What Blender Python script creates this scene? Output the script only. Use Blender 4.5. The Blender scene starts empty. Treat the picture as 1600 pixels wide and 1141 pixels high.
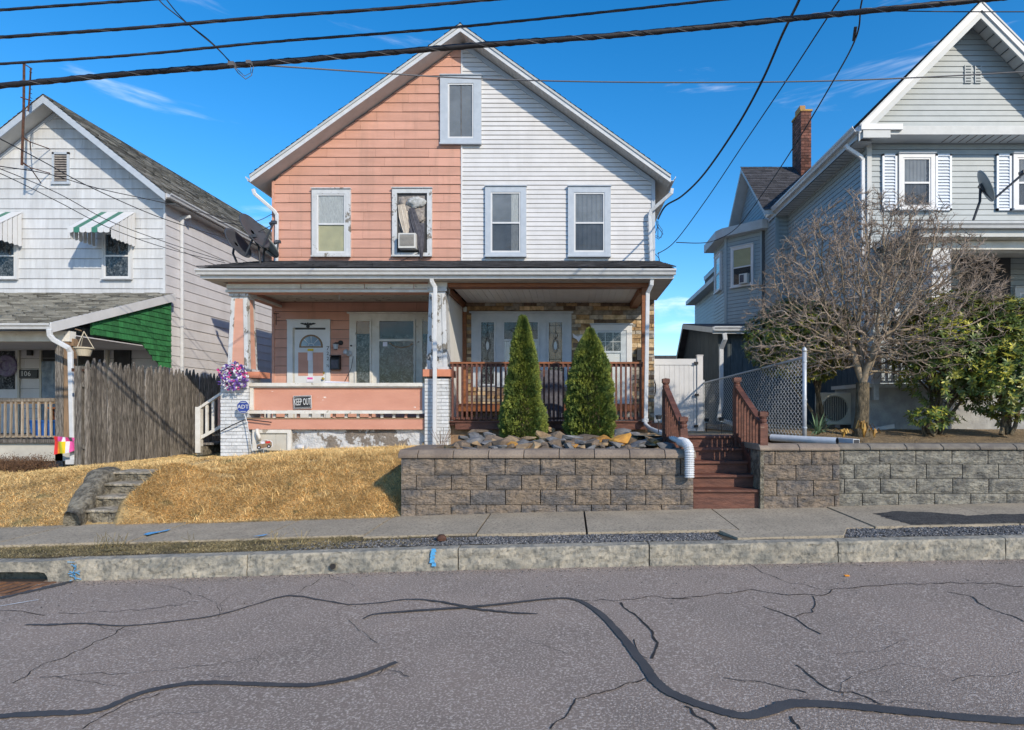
import bpy, bmesh, math, random
import numpy as np
from mathutils import Vector, Matrix, noise
random.seed(7)
rng = np.random.default_rng(11)
PI = math.pi
C = bpy.context.scene.collection
sc = bpy.context.scene

# ------------------------------------------------------------------ camera, light, exposure
EYE = 1.61; F = 950.0; CX = 890.0; CY = 640.0
cam = bpy.data.objects.new('camera', bpy.data.cameras.new('camera'))
C.objects.link(cam); sc.camera = cam
cam.location = (0, 0, EYE); cam.rotation_euler = (PI/2, 0, 0)
cam.data.sensor_width = 36; cam.data.lens = F/1600*36
cam.data.shift_x = (800-CX)/1600; cam.data.shift_y = (CY-570.5)/1600
cam.data.clip_end = 1500; cam.data.clip_start = .1
SUN = Vector((.8, -1, .72)).normalized()
EL = math.asin(SUN.z); AZ = math.atan2(SUN.x, SUN.y)
w = bpy.data.worlds.new('World'); sc.world = w; w.use_nodes = True
nt = w.node_tree; N = nt.nodes; L = nt.links
for n in list(N): N.remove(n)
out = N.new('ShaderNodeOutputWorld'); bg = N.new('ShaderNodeBackground'); sky = N.new('ShaderNodeTexSky')
sky.sky_type = 'NISHITA'; sky.sun_disc = False; sky.sun_elevation = EL; sky.sun_rotation = AZ
sky.air_density = 1.0; sky.dust_density = .3; sky.ozone_density = 3.0
hs = N.new('ShaderNodeHueSaturation'); hs.inputs['Saturation'].default_value = 1.38; hs.inputs['Value'].default_value = 1.32
L.new(sky.outputs[0], hs.inputs['Color'])
# thin clouds, denser toward the horizon all the way round
tc = N.new('ShaderNodeTexCoord'); mp = N.new('ShaderNodeMapping'); mp.inputs['Scale'].default_value = (1.3, 1.3, 7.0)
mp.inputs['Location'].default_value = (.35, .1, .55)
L.new(tc.outputs['Generated'], mp.inputs[0])
cn = N.new('ShaderNodeTexNoise'); cn.inputs['Scale'].default_value = 2.6; cn.inputs['Detail'].default_value = 7; cn.inputs['Roughness'].default_value = .55
cn.inputs['Distortion'].default_value = .5
L.new(mp.outputs[0], cn.inputs['Vector'])
sep = N.new('ShaderNodeSeparateXYZ'); L.new(tc.outputs['Generated'], sep.inputs[0])
el = N.new('ShaderNodeMapRange'); el.inputs['From Min'].default_value = 0; el.inputs['From Max'].default_value = .30
el.inputs['To Min'].default_value = .24; el.inputs['To Max'].default_value = 0.0
L.new(sep.outputs['Z'], el.inputs['Value'])
ad = N.new('ShaderNodeMath'); ad.operation = 'ADD'; L.new(cn.outputs['Fac'], ad.inputs[0]); L.new(el.outputs[0], ad.inputs[1])
cr = N.new('ShaderNodeMapRange'); cr.inputs['From Min'].default_value = .61; cr.inputs['From Max'].default_value = .80
cr.inputs['To Min'].default_value = 0; cr.inputs['To Max'].default_value = .62; cr.interpolation_type = 'SMOOTHSTEP'
L.new(ad.outputs[0], cr.inputs['Value'])
mx = N.new('ShaderNodeMix'); mx.data_type = 'RGBA'; mx.inputs['B'].default_value = (8.6, 9.0, 9.6, 1)
L.new(cr.outputs[0], mx.inputs['Factor']); L.new(hs.outputs[0], mx.inputs['A'])
L.new(mx.outputs['Result'], bg.inputs[0]); bg.inputs[1].default_value = .15
L.new(bg.outputs[0], out.inputs[0])
sun = bpy.data.objects.new('sun', bpy.data.lights.new('sun', 'SUN')); C.objects.link(sun)
sun.data.energy = 3.8; sun.data.angle = math.radians(.5); sun.data.color = (1, .875, .70)
sun.rotation_euler = SUN.to_track_quat('Z', 'Y').to_euler(); sun.location = (8, -10, 12)
sc.view_settings.view_transform = 'Standard'; sc.view_settings.look = 'None'
sc.view_settings.exposure = 0.16; sc.view_settings.gamma = 1; sc.view_settings.use_curve_mapping = False

# ------------------------------------------------------------------ materials
def mat(name, c, c2=None, scale=4, rough=.75, bump=.15, bscale=40, rnd=0., metal=0, stretch=(1, 1, 1), contrast=.5,
        chip=None, chip_t=.62, chip_s=9, spec=.4, rmix=0., lo=.35, hi=.65, island=0., fine=None, fine_amt=.5, fine_s=60, dirt=0.):
    m = bpy.data.materials.new(name); m.use_nodes = True
    n = m.node_tree.nodes; l = m.node_tree.links
    b = n['Principled BSDF']; b.inputs['Roughness'].default_value = rough; b.inputs['Metallic'].default_value = metal
    b.inputs['Specular IOR Level'].default_value = spec
    g = n.new('ShaderNodeNewGeometry'); mp = n.new('ShaderNodeMapping'); mp.inputs['Scale'].default_value = stretch
    l.new(g.outputs['Position'], mp.inputs[0])
    def noi(s, d=4, src=mp, r=.6):
        t = n.new('ShaderNodeTexNoise'); t.inputs['Scale'].default_value = s; t.inputs['Detail'].default_value = d
        t.inputs['Roughness'].default_value = r; l.new(src.outputs[0], t.inputs['Vector']); return t
    def mr(src, a, b_, c_=0., d_=1.):
        t = n.new('ShaderNodeMapRange'); t.inputs['From Min'].default_value = a; t.inputs['From Max'].default_value = b_
        t.inputs['To Min'].default_value = c_; t.inputs['To Max'].default_value = d_; l.new(src, t.inputs['Value']); return t.outputs[0]
    def mix(fac, a, b_, mode='MIX'):
        t = n.new('ShaderNodeMix'); t.data_type = 'RGBA'; t.blend_type = mode
        if isinstance(fac, float): t.inputs['Factor'].default_value = fac
        else: l.new(fac, t.inputs['Factor'])
        for k, q in (('A', a), ('B', b_)):
            if isinstance(q, tuple): t.inputs[k].default_value = (*q[:3], 1)
            else: l.new(q, t.inputs[k])
        return t.outputs['Result']
    if c2 is None: c2 = tuple(x*.86 for x in c)
    nf = noi(scale).outputs['Fac']
    if rmix:
        oi = n.new('ShaderNodeObjectInfo'); q = n.new('ShaderNodeMath'); q.operation = 'ADD'; l.new(nf, q.inputs[0]); l.new(mr(oi.outputs['Random'], 0, 1, -rmix, rmix), q.inputs[1]); nf = q.outputs[0]
    col = mix(mr(nf, lo, hi), tuple(c), tuple(c2))
    if fine: col = mix(mr(noi(fine_s, 2).outputs['Fac'], .5, .68, 0, fine_amt), col, tuple(fine))
    if chip:
        t = noi(chip_s, 8, r=.7); t2 = noi(chip_s*.23, 2)
        s_ = n.new('ShaderNodeMath'); s_.operation = 'MULTIPLY_ADD'; l.new(t2.outputs['Fac'], s_.inputs[0]); s_.inputs[1].default_value = .5
        l.new(t.outputs['Fac'], s_.inputs[2])
        col = mix(mr(s_.outputs[0], chip_t+.25, chip_t+.28), col, tuple(chip))
    if dirt:
        gm = n.new('ShaderNodeMapping'); gm.inputs['Scale'].default_value = (5, 5, .35); l.new(g.outputs['Position'], gm.inputs[0])
        col = mix(mr(noi(1.0, 5, gm).outputs['Fac'], .5, .8, 0, dirt), col, (.16, .14, .11))
    if rnd or island:
        h = n.new('ShaderNodeHueSaturation')
        if island: src = g.outputs['Random Per Island']; k = island
        else:
            oi = n.new('ShaderNodeObjectInfo'); src = oi.outputs['Random']; k = rnd
        l.new(mr(src, 0, 1, 1-k, 1+k), h.inputs['Value'])
        l.new(col, h.inputs['Color']); col = h.outputs[0]
    l.new(col, b.inputs['Base Color'])
    if bump:
        bp = n.new('ShaderNodeBump'); bp.inputs['Strength'].default_value = bump; bp.inputs['Distance'].default_value = .02 if bump < .9 else .05
        l.new(noi(bscale, 5).outputs['Fac'], bp.inputs['Height']); l.new(bp.outputs[0], b.inputs['Normal'])
    return m

M = {}
M['pink'] = mat('pink_paint', (.60, .325, .245), (.53, .285, .212), scale=2.2, bump=.4, bscale=60, rnd=.07, stretch=(.6, .6, 3), rough=.7, dirt=.30)
M['pink_chip'] = mat('peeling_pink_paint', (.57, .285, .205), (.52, .25, .178), bump=.25, chip=(.72, .69, .65), chip_t=.70, chip_s=14, stretch=(.5, .5, 1.4))
M['vinyl'] = mat('white_vinyl', (.64, .635, .635), (.59, .585, .58), rough=.45, bump=.08, rnd=.04, dirt=.10)
M['asb'] = mat('white_shingle_siding', (.60, .62, .64), (.51, .525, .54), scale=2, bump=.35, bscale=50, rnd=.06, stretch=(5, 5, .5), dirt=.25)
M['asb_side'] = mat('pale_side_siding', (.62, .615, .635), (.55, .545, .56), scale=2, bump=.25, rnd=.04, dirt=.12)
M['trim'] = mat('blue_white_trim', (.45, .50, .56), (.39, .44, .50), scale=6, bump=.1, rough=.5)
M['trim_chip'] = mat('peeling_white_trim', (.56, .58, .60), (.47, .49, .50), scale=6, bump=.3, chip=(.18, .165, .14), chip_t=.56, chip_s=11, stretch=(1, 1, .6))
M['white'] = mat('white_paint', (.64, .65, .66), (.58, .59, .60), bump=.05, rough=.45)
M['whitedirty'] = mat('weathered_white_paint', (.68, .67, .63), (.56, .54, .49), scale=5, bump=.2, chip=(.30, .27, .22), chip_t=.66, chip_s=7)
M['soffit'] = mat('soffit_panel', (.55, .54, .52), (.48, .47, .45), bump=.05)
M['ceil'] = mat('porch_ceiling_white', (.74, .74, .72), (.70, .70, .67), bump=.03, rough=.5, rnd=.02)
M['ceil_chip'] = mat('peeling_ceiling', (.52, .49, .43), (.45, .42, .36), bump=.3, chip=(.12, .10, .08), chip_t=.60, chip_s=6, rnd=.05)
M['gutter'] = mat('white_aluminium', (.60, .62, .64), (.52, .54, .56), rough=.35, bump=.03, scale=9)
M['galv'] = mat('galvanised_steel', (.50, .53, .56), (.38, .41, .44), rough=.5, metal=.25, bump=.08, scale=14)
M['shingle'] = mat('grey_roof_shingle', (.085, .083, .08), (.13, .125, .115), scale=7, rough=.95, bump=.6, bscale=120, island=.32, fine=(.25, .24, .22), fine_amt=.35, fine_s=150)
M['shingle_old'] = mat('worn_roof_shingle', (.20, .19, .165), (.31, .295, .255), scale=3, rough=.95, bump=.6, bscale=90, island=.45, fine=(.34, .35, .33), fine_amt=.45, fine_s=35)
M['shingle_dark'] = mat('dark_roof_shingle', (.045, .046, .052), (.07, .07, .078), scale=5, rough=.95, bump=.5, bscale=100, island=.3)
M['stain'] = mat('redbrown_deck_stain', (.165, .066, .043), (.085, .034, .024), scale=9, rough=.6, bump=.4, bscale=50, rnd=.2, stretch=(.5, 1, 2.2), chip=(.24, .16, .11), chip_t=.70, chip_s=16)
M['orange'] = mat('orange_wood', (.27, .10, .04), (.18, .065, .025), scale=5, rough=.55, bump=.15, bscale=50, stretch=(1, 1, 6), rnd=.08)
M['graywood'] = mat('weathered_grey_wood', (.30, .275, .245), (.13, .117, .102), scale=9, rough=.9, bump=1., bscale=30, rnd=.30, stretch=(5, 5, .45), lo=.42, hi=.6, fine=(.035, .03, .027), fine_amt=.85, fine_s=16)
M['oldwood'] = mat('bleached_rail_wood', (.42, .36, .28), (.24, .19, .14), scale=9, rough=.9, bump=.5, bscale=30, rnd=.3, stretch=(4, 4, .6))
M['brownwood'] = mat('brown_post_wood', (.30, .20, .12), (.20, .13, .08), scale=6, rough=.85, bump=.5, bscale=30, stretch=(5, 5, .5), rnd=.1)
M['paintbrick'] = mat('white_painted_brick', (.66, .68, .70), (.52, .54, .56), scale=12, rough=.75, bump=.5, bscale=60, rnd=.1, chip=(.22, .2, .18), chip_t=.70, chip_s=10)
M['wrap'] = mat('siding_gap_shade', (.10, .10, .10), bump=0)  # wall core painted dark so the board gaps read as shadow lines
M['mortar'] = mat('mortar', (.36, .36, .36), (.25, .25, .25), scale=20, bump=.4)
M['peach'] = mat('peach_cap_stone', (.62, .25, .15), (.5, .2, .12), bump=.4, chip=(.55, .5, .46), chip_t=.66, chip_s=12)
M['found'] = mat('peeling_white_foundation', (.58, .60, .62), (.46, .47, .48), scale=4, rough=.9, bump=.9, bscale=14, chip=(.20, .175, .15), chip_t=.50, chip_s=4)
M['blk'] = mat('unlit_opening_dark', (.03, .032, .036), (.05, .052, .058), bump=0, rough=.8)  # shade of unlit rooms, openings and porch underside put into flat dark sheets
M['iron'] = mat('black_metal', (.02, .02, .022), (.035, .035, .037), bump=.05, rough=.45)
M['rubber'] = mat('black_cable', (.012, .012, .016), (.03, .03, .035), bump=.1, rough=.6)
M['dish'] = mat('dark_grey_dish', (.040, .048, .060), (.052, .06, .074), rough=.5, bump=.03)
M['dishlt'] = mat('light_grey_dish', (.20, .235, .24), (.25, .28, .29), rough=.5, bump=.03)
M['grey'] = mat('grey_house_vinyl', (.30, .345, .365), (.265, .31, .33), rough=.5, bump=.04, rnd=.03)
M['greyside'] = mat('shade_tinted_house_vinyl', (.30, .37, .40), (.27, .335, .365), rough=.5, bump=.04, rnd=.03)  # same siding on the shaded side, the blue of the shade put into its colour
M['greytrim'] = mat('grey_white_trim', (.48, .50, .50), (.42, .44, .44), rough=.5, bump=.05)
M['shutter'] = mat('white_shutter', (.66, .71, .78), (.62, .67, .73), rough=.45, bump=.02)
M['shed'] = mat('dark_grey_board', (.075, .095, .105), (.05, .066, .075), scale=5, rough=.8, bump=.3, bscale=40, rnd=.1, stretch=(3, 3, .5), fine=(.16, .18, .18), fine_amt=.3, fine_s=12)
M['greenshingle'] = mat('green_wall_shingle', (.035, .19, .06), (.02, .13, .04), scale=8, rough=.8, bump=.5, bscale=30, rnd=.25, stretch=(3, 3, .8))
M['concrete'] = mat('old_sidewalk_concrete', (.42, .355, .262), (.33, .282, .21), scale=2.2, rough=.95, bump=.35, bscale=120, rnd=.05, fine=(.12, .105, .085), fine_amt=.8, fine_s=42, dirt=.25)
M['oldconc'] = mat('mossy_old_concrete', (.27, .24, .18), (.10, .088, .066), scale=9, rough=.95, bump=1., bscale=32, lo=.42, hi=.58, fine=(.34, .32, .27), fine_amt=.5, fine_s=30)
M['granite'] = mat('granite_kerb', (.40, .36, .285), (.20, .195, .17), scale=7, rough=.9, bump=.8, bscale=26, rnd=.07, fine=(.10, .10, .09), fine_amt=.65, fine_s=22, dirt=.3)
M['granitetop'] = mat('granite_kerb_top', (.46, .43, .36), (.36, .34, .28), scale=5, rough=.9, bump=.3, bscale=60, fine=(.24, .22, .19), fine_amt=.4, fine_s=45)
M['asphalt'] = mat('worn_asphalt', (.32, .252, .205), (.245, .197, .162), scale=.9, rough=.92, bump=.85, bscale=120, fine=(.70, .60, .52), fine_amt=.8, fine_s=70, chip=(.10, .085, .075), chip_t=.80, chip_s=40, contrast=.5)
M['tar'] = mat('tar_seal', (.052, .052, .055), (.072, .071, .072), scale=6, rough=.7, bump=.25, bscale=120)
M['crack'] = mat('road_crack', (.022, .020, .020), (.035, .032, .032), rough=1, bump=.2)
M['soil'] = mat('dark_soil', (.10, .078, .052), (.06, .048, .034), scale=6, rough=1, bump=1., bscale=30, fine=(.2, .16, .1), fine_amt=.5, fine_s=30)
M['lawnsoil'] = mat('straw_soil', (.50, .36, .17), (.32, .22, .10), scale=5, rough=1, bump=.8, bscale=30, fine=(.09, .07, .04), fine_amt=.5, fine_s=25)
M['mulch'] = mat('leaf_litter_ground', (.29, .21, .12), (.16, .115, .065), scale=6, rough=1, bump=1., bscale=40, fine=(.50, .38, .22), fine_amt=.6, fine_s=35)
M['path'] = mat('tan_path_grit', (.42, .33, .21), (.27, .20, .12), scale=6, rough=1, bump=.8, bscale=40, fine=(.12, .09, .06), fine_amt=.6, fine_s=35)
M['wornconc'] = mat('worn_step_concrete', (.40, .35, .27), (.20, .175, .13), scale=9, rough=.95, bump=.6, bscale=50, lo=.42, hi=.6, fine=(.08, .07, .055), fine_amt=.6, fine_s=26)
M['grate'] = mat('orange_rust', (.22, .11, .055), (.10, .055, .035), scale=14, rough=.9, bump=.5)
M['ground'] = mat('far_ground', (.18, .15, .09), (.12, .11, .07), scale=.6, rough=1, bump=.3)
M['gravel'] = mat('dark_gravel', (.075, .078, .085), (.26, .25, .235), scale=60, rough=.9, bump=.2, island=.8, lo=.5, hi=.62)
M['straw'] = mat('dead_grass', (.88, .62, .26), (.60, .39, .145), scale=2.6, rough=.9, bump=0, island=.5, lo=.38, hi=.66, chip=(.32, .27, .12), chip_t=.64, chip_s=3.5)
M['stripgrass'] = mat('dull_verge_grass', (.34, .26, .12), (.17, .14, .065), scale=3, rough=.9, bump=0, island=.5)
M['blocktan'] = mat('tan_split_face_block', (.30, .235, .175), (.135, .125, .12), scale=5, rough=.95, bump=1., bscale=30, rnd=.16, rmix=.13, lo=.38, hi=.62, stretch=(.7, 1, 1.5), fine=(.05, .047, .043), fine_amt=.5, fine_s=18)
M['blockcap'] = mat('tan_cap_block', (.27, .215, .165), (.19, .15, .12), scale=4, rough=.95, bump=.5, bscale=40, rnd=.12, fine=(.1, .09, .08), fine_amt=.35, fine_s=40)
M['blockgrey'] = mat('grey_split_face_block', (.34, .32, .265), (.15, .145, .13), scale=6, rough=.95, bump=1., bscale=30, rnd=.10, rmix=.05, lo=.38, hi=.62, stretch=(.7, 1, 1.5), fine=(.07, .066, .06), fine_amt=.5, fine_s=18)
M['blockgreycap'] = mat('grey_cap_block', (.21, .185, .15), (.12, .105, .09), scale=5, rough=.95, bump=.7, bscale=40, rnd=.15)
M['brick'] = mat('red_brick', (.19, .08, .058), (.10, .052, .042), scale=9, rough=.95, bump=.4, bscale=40, island=.45)
M['paver'] = mat('kerb_dark', (.05, .05, .05), rough=1)
for k_, a_, b__ in (('stone_a', (.52, .35, .18), (.22, .145, .08)), ('stone_b', (.42, .38, .32), (.19, .17, .145)), ('stone_c', (.66, .52, .34), (.38, .27, .15)), ('stone_d', (.24, .165, .11), (.11, .08, .06))):
    M[k_] = mat('ledge_'+k_, a_, b__, scale=9, rough=.9, bump=.8, bscale=26, rnd=.3)
for k_, a_, b__ in (('rock_g', (.21, .21, .215), (.10, .10, .10)), ('rock_t', (.36, .26, .15), (.19, .13, .08)), ('rock_o', (.50, .26, .05), (.33, .16, .04)), ('rock_b', (.20, .15, .11), (.10, .08, .06))):
    M[k_] = mat('field_'+k_, a_, b__, scale=8, rough=.9, bump=.8, bscale=22, rnd=.2)
M['bark'] = mat('grey_brown_bark', (.22, .175, .11), (.07, .058, .04), scale=14, rough=.95, bump=1., bscale=30, stretch=(2, 2, .7))
M['twig'] = mat('pale_twig', (.36, .29, .20), (.18, .14, .10), scale=9, rough=.9, bump=.2)
M['twigtip'] = mat('red_brown_twig', (.36, .29, .23), (.20, .155, .125), scale=9, rough=.9, bump=.1)
M['arbor'] = mat('arborvitae_foliage', (.20, .235, .04), (.08, .125, .028), scale=5, rough=.7, bump=0, island=.45, lo=.4, hi=.6)
M['rhodo'] = mat('rhododendron_leaf', (.085, .12, .026), (.44, .40, .05), scale=2.6, rough=.42, bump=0, island=.5, lo=.45, hi=.62, spec=.5)
M['darkgreen'] = mat('green_leaf', (.05, .085, .022), (.10, .15, .03), scale=4, rough=.45, bump=0, island=.4)
M['yucca'] = mat('yucca_leaf', (.10, .17, .09), (.14, .21, .12), scale=4, rough=.5, bump=0, island=.3)
M['deadleaf'] = mat('ochre_dead_leaf', (.50, .30, .07), (.34, .19, .06), scale=4, rough=.8, bump=0, island=.3)
M['deadbush'] = mat('dead_brown_bush', (.16, .09, .05), (.09, .05, .03), scale=6, rough=.9, bump=0, island=.4)
M['blue'] = mat('blue_plastic', (.02, .12, .45), rough=.4, bump=0)
M['navy'] = mat('navy_sign', (.03, .06, .28), (.03, .055, .25), rough=.4, bump=0)
M['basket'] = mat('tan_basket', (.50, .44, .33), rough=.7)
M['gold'] = mat('brass', (.6, .4, .08), metal=.6, rough=.3, bump=0)
M['paper'] = mat('paper_notice', (.75, .75, .85), bump=0)
M['yellow'] = mat('yellow_label', (.75, .55, .02), bump=0)
M['magenta'] = mat('magenta_label', (.7, .1, .35), bump=0)
M['red'] = mat('red_print', (.6, .03, .03), bump=0)
M['orangep'] = mat('orange_print', (.8, .3, .03), bump=0)
M['lime'] = mat('lime_print', (.55, .6, .05), bump=0)
M['purple'] = mat('purple_ribbon', (.10, .05, .27), (.22, .12, .45), rough=.4, bump=0, island=.4)
M['pinkrib'] = mat('pink_ribbon', (.75, .08, .3), rough=.4, bump=0, island=.3)
M['silver'] = mat('silver_ribbon', (.6, .6, .66), rough=.35, bump=0, island=.4)
M['bluepaint'] = mat('blue_utility_paint', (.06, .30, .62), (.12, .38, .62), scale=30, rough=.9, bump=.3)
M['rust'] = mat('rusty_iron', (.11, .05, .032), (.05, .028, .02), scale=14, rough=.9, bump=.5)
M['cloth1'] = mat('grey_blanket', (.33, .30, .27), (.20, .18, .17), scale=14, rough=.95, bump=.3)
M['cloth2'] = mat('cream_cloth', (.62, .56, .48), (.5, .44, .37), scale=14, rough=.95, bump=.3)
M['cloth3'] = mat('dark_cloth', (.07, .07, .09), (.12, .12, .14), scale=14, rough=.95, bump=.3)
M['fleece'] = mat('pale_fleece', (.55, .56, .56), (.3, .31, .3), scale=18, rough=.95, bump=.8)
M['acwhite'] = mat('off_white_casing', (.62, .62, .59), rough=.5, bump=.02)
M['acbeige'] = mat('beige_casing', (.52, .50, .44), (.44, .42, .37), rough=.6, bump=.05)
M['curtain'] = mat('lace_curtain', (.52, .53, .52), (.36, .37, .37), scale=16, rough=.9, bump=.3, stretch=(5, 1, .7), fine=(.2, .2, .2), fine_amt=.4, fine_s=26)
M['curtaind'] = mat('shaded_lace_curtain', (.06, .068, .08), (.012, .014, .018), scale=7, rough=.9, bump=.4, lo=.42, hi=.58, fine=(.30, .32, .34), fine_amt=.5, fine_s=24)  # lace curtain darkened, the shade behind the glass put into its colour
M['pane_backing'] = mat('reflection_grey_backing', (.20, .215, .235), (.14, .15, .165), scale=3, rough=.8, bump=.05)  # backing sheet behind the panes, their grey reflection put into its colour
M['cream'] = mat('cream_shade', (.46, .42, .25), (.38, .36, .22), scale=4, rough=.8, bump=.05)
M['lead'] = mat('leaded_came', (.07, .07, .07), rough=.5, bump=0)
M['amber'] = mat('amber_glass', (.30, .17, .06), (.2, .1, .03), rough=.3, bump=.1)
M['milk'] = mat('frosted_glass', (.50, .56, .60), (.4, .45, .5), scale=8, rough=.3, bump=.05)
M['skyglass'] = mat('fanlight_glass', (.25, .36, .46), (.18, .27, .36), rough=.15, bump=0, spec=.8)
M['tarp'] = mat('plastic_sheet', (.10, .15, .22), (.22, .27, .33), scale=7, rough=.3, bump=.8, bscale=8)
M['doorwhite'] = mat('white_door', (.66, .68, .69), (.6, .62, .63), rough=.45, bump=.05)

def glass(name, tint, refl):
    m = bpy.data.materials.new(name); m.use_nodes = True; n = m.node_tree.nodes; l = m.node_tree.links
    n.remove(n['Principled BSDF'])
    t = n.new('ShaderNodeBsdfTransparent'); t.inputs[0].default_value = (*tint, 1)
    g = n.new('ShaderNodeBsdfGlossy'); g.inputs['Roughness'].default_value = .04; g.inputs[0].default_value = (.85, .80, .74, 1)
    f = n.new('ShaderNodeLayerWeight'); pw = n.new('ShaderNodeMath'); pw.operation = 'POWER'; pw.inputs[1].default_value = 4.5; l.new(f.outputs['Facing'], pw.inputs[0])
    a = n.new('ShaderNodeMath'); a.operation = 'ADD'; a.inputs[1].default_value = refl+.025; l.new(pw.outputs[0], a.inputs[0])
    tn = n.new('ShaderNodeTexNoise'); tn.inputs['Scale'].default_value = 3
    gm = n.new('ShaderNodeNewGeometry'); l.new(gm.outputs['Position'], tn.inputs['Vector'])
    b = n.new('ShaderNodeBump'); b.inputs['Strength'].default_value = .08; b.inputs['Distance'].default_value = .02
    l.new(tn.outputs['Fac'], b.inputs['Height']); l.new(b.outputs[0], g.inputs['Normal'])
    x = n.new('ShaderNodeMixShader'); l.new(a.outputs[0], x.inputs[0]); l.new(t.outputs[0], x.inputs[1]); l.new(g.outputs[0], x.inputs[2])
    l.new(x.outputs[0], n['Material Output'].inputs[0]); return m
M['glass'] = glass('window_glass', (.96, .97, .97), .0)
M['screen'] = glass('screened_glass', (.78, .79, .80), .0)

# ------------------------------------------------------------------ mesh builder
class MB:
    def __init__(s, X=None): s.v = []; s.f = []; s.X = X
    def add(s, vs, fs):
        b = len(s.v)
        for p in vs:
            p = Vector(p)
            s.v.append(s.X @ p if s.X is not None else p)
        for f in fs: s.f.append(tuple(b+i for i in f))
        return s
    def hexa(s, p): return s.add(p, [(0, 3, 2, 1), (4, 5, 6, 7), (0, 1, 5, 4), (1, 2, 6, 5), (2, 3, 7, 6), (3, 0, 4, 7)])
    def box(s, x0, x1, y0, y1, z0, z1):
        return s.hexa([(x0, y0, z0), (x1, y0, z0), (x1, y1, z0), (x0, y1, z0), (x0, y0, z1), (x1, y0, z1), (x1, y1, z1), (x0, y1, z1)])
    def bar(s, a, b, w, h=None, up=(0, 0, 1)):
        h = h or w; a = Vector(a); b = Vector(b); d = (b-a).normalized(); up = Vector(up)
        if abs(d.dot(up)) > .98: up = Vector((0, 1, 0))
        sx = d.cross(up).normalized()*w/2; sz = sx.cross(d).normalized()*h/2
        return s.hexa([a-sx-sz, a+sx-sz, b+sx-sz, b-sx-sz, a-sx+sz, a+sx+sz, b+sx+sz, b-sx+sz])
    def tube(s, pts, r, n=8, caps=True):
        pts = [Vector(p) for p in pts]; rs = r if isinstance(r, (list, tuple)) else [r]*len(pts)
        vs = []; fs = []; prev = None
        for i, p in enumerate(pts):
            d = (pts[min(i+1, len(pts)-1)]-pts[max(i-1, 0)])
            d = d.normalized() if d.length > 1e-9 else Vector((0, 0, 1))
            if prev is None:
                u = d.cross(Vector((0, 0, 1)) if abs(d.z) < .9 else Vector((1, 0, 0))).normalized()
            else:
                u = prev-d*prev.dot(d); u = u.normalized() if u.length > 1e-6 else d.orthogonal().normalized()
            prev = u; q = d.cross(u)
            for k in range(n):
                a = 2*PI*k/n; vs.append(p+(u*math.cos(a)+q*math.sin(a))*rs[i])
        for i in range(len(pts)-1):
            for k in range(n):
                k2 = (k+1) % n; fs.append((i*n+k, i*n+k2, (i+1)*n+k2, (i+1)*n+k))
        if caps: fs.append(tuple(range(n))[::-1]); fs.append(tuple((len(pts)-1)*n+k for k in range(n)))
        return s.add(vs, fs)
    def prism(s, poly, y0, y1):     # poly of (x,z) counter-clockwise seen from -y
        n = len(poly)
        vs = [(x, y0, z) for x, z in poly]+[(x, y1, z) for x, z in poly]
        fs = [tuple(range(n)), tuple(range(2*n-1, n-1, -1))]+[(i, n+i, n+(i+1) % n, (i+1) % n) for i in range(n)]
        return s.add(vs, fs)
    def prismx(s, poly, x0, x1):    # poly of (y,z)
        n = len(poly)
        vs = [(x0, y, z) for y, z in poly]+[(x1, y, z) for y, z in poly]
        fs = [tuple(range(n))[::-1], tuple(range(n, 2*n))]+[(i, (i+1) % n, n+(i+1) % n, n+i) for i in range(n)]
        return s.add(vs, fs)
    def lathe(s, prof, c, n=16, axis='Z'):
        c = Vector(c); vs = []; fs = []
        for r, h in prof:
            for k in range(n):
                a = 2*PI*k/n; x, y = r*math.cos(a), r*math.sin(a)
                vs.append(c+(Vector((x, y, h)) if axis == 'Z' else Vector((x, h, y)) if axis == 'Y' else Vector((h, x, y))))
        for i in range(len(prof)-1):
            for k in range(n):
                k2 = (k+1) % n; fs.append((i*n+k, i*n+k2, (i+1)*n+k2, (i+1)*n+k))
        fs.append(tuple(range(n))[::-1]); fs.append(tuple((len(prof)-1)*n+k for k in range(n)))
        return s.add(vs, fs)
    def build(s, name, m, parent=None, smooth=False, **pr):
        o0 = wloc(parent) if parent else Vector((0, 0, 0))
        me = bpy.data.meshes.new(name)
        me.from_pydata([tuple(v-o0) for v in s.v], [], s.f)
        if isinstance(m, str): m = M[m]
        me.materials.append(m)
        if smooth:
            for p in me.polygons: p.use_smooth = True
        o = bpy.data.objects.new(name, me); C.objects.link(o)
        if parent: o.parent = parent; o['_w'] = tuple(o0)
        for k, q in pr.items(): o[k] = q
        return o
def wloc(o):
    if '_w' in o.keys(): return Vector(o['_w'])
    return Vector(o.location)
def recenter(o):            # put a top-level mesh's origin at its base
    me = o.data; n = len(me.vertices); a = np.empty(n*3, 'f'); me.vertices.foreach_get('co', a); a = a.reshape(-1, 3)
    c = np.array([(a[:, 0].min()+a[:, 0].max())/2, (a[:, 1].min()+a[:, 1].max())/2, a[:, 2].min()], 'f')
    a -= c; me.vertices.foreach_set('co', a.ravel()); o.location = Vector(map(float, c))+Vector(o.location); return o
def thing(name, label, cat, loc=(0, 0, 0), group=None):
    o = bpy.data.objects.new(name, None); C.objects.link(o); o.location = loc; o['label'] = label; o['category'] = cat
    o.empty_display_size = .2
    if group: o['group'] = group
    return o
def tag(o, label, cat, group=None):
    o['label'] = label; o['category'] = cat
    if group: o['group'] = group
    return recenter(o)
def struct(o): o['kind'] = 'structure'; return o
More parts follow.
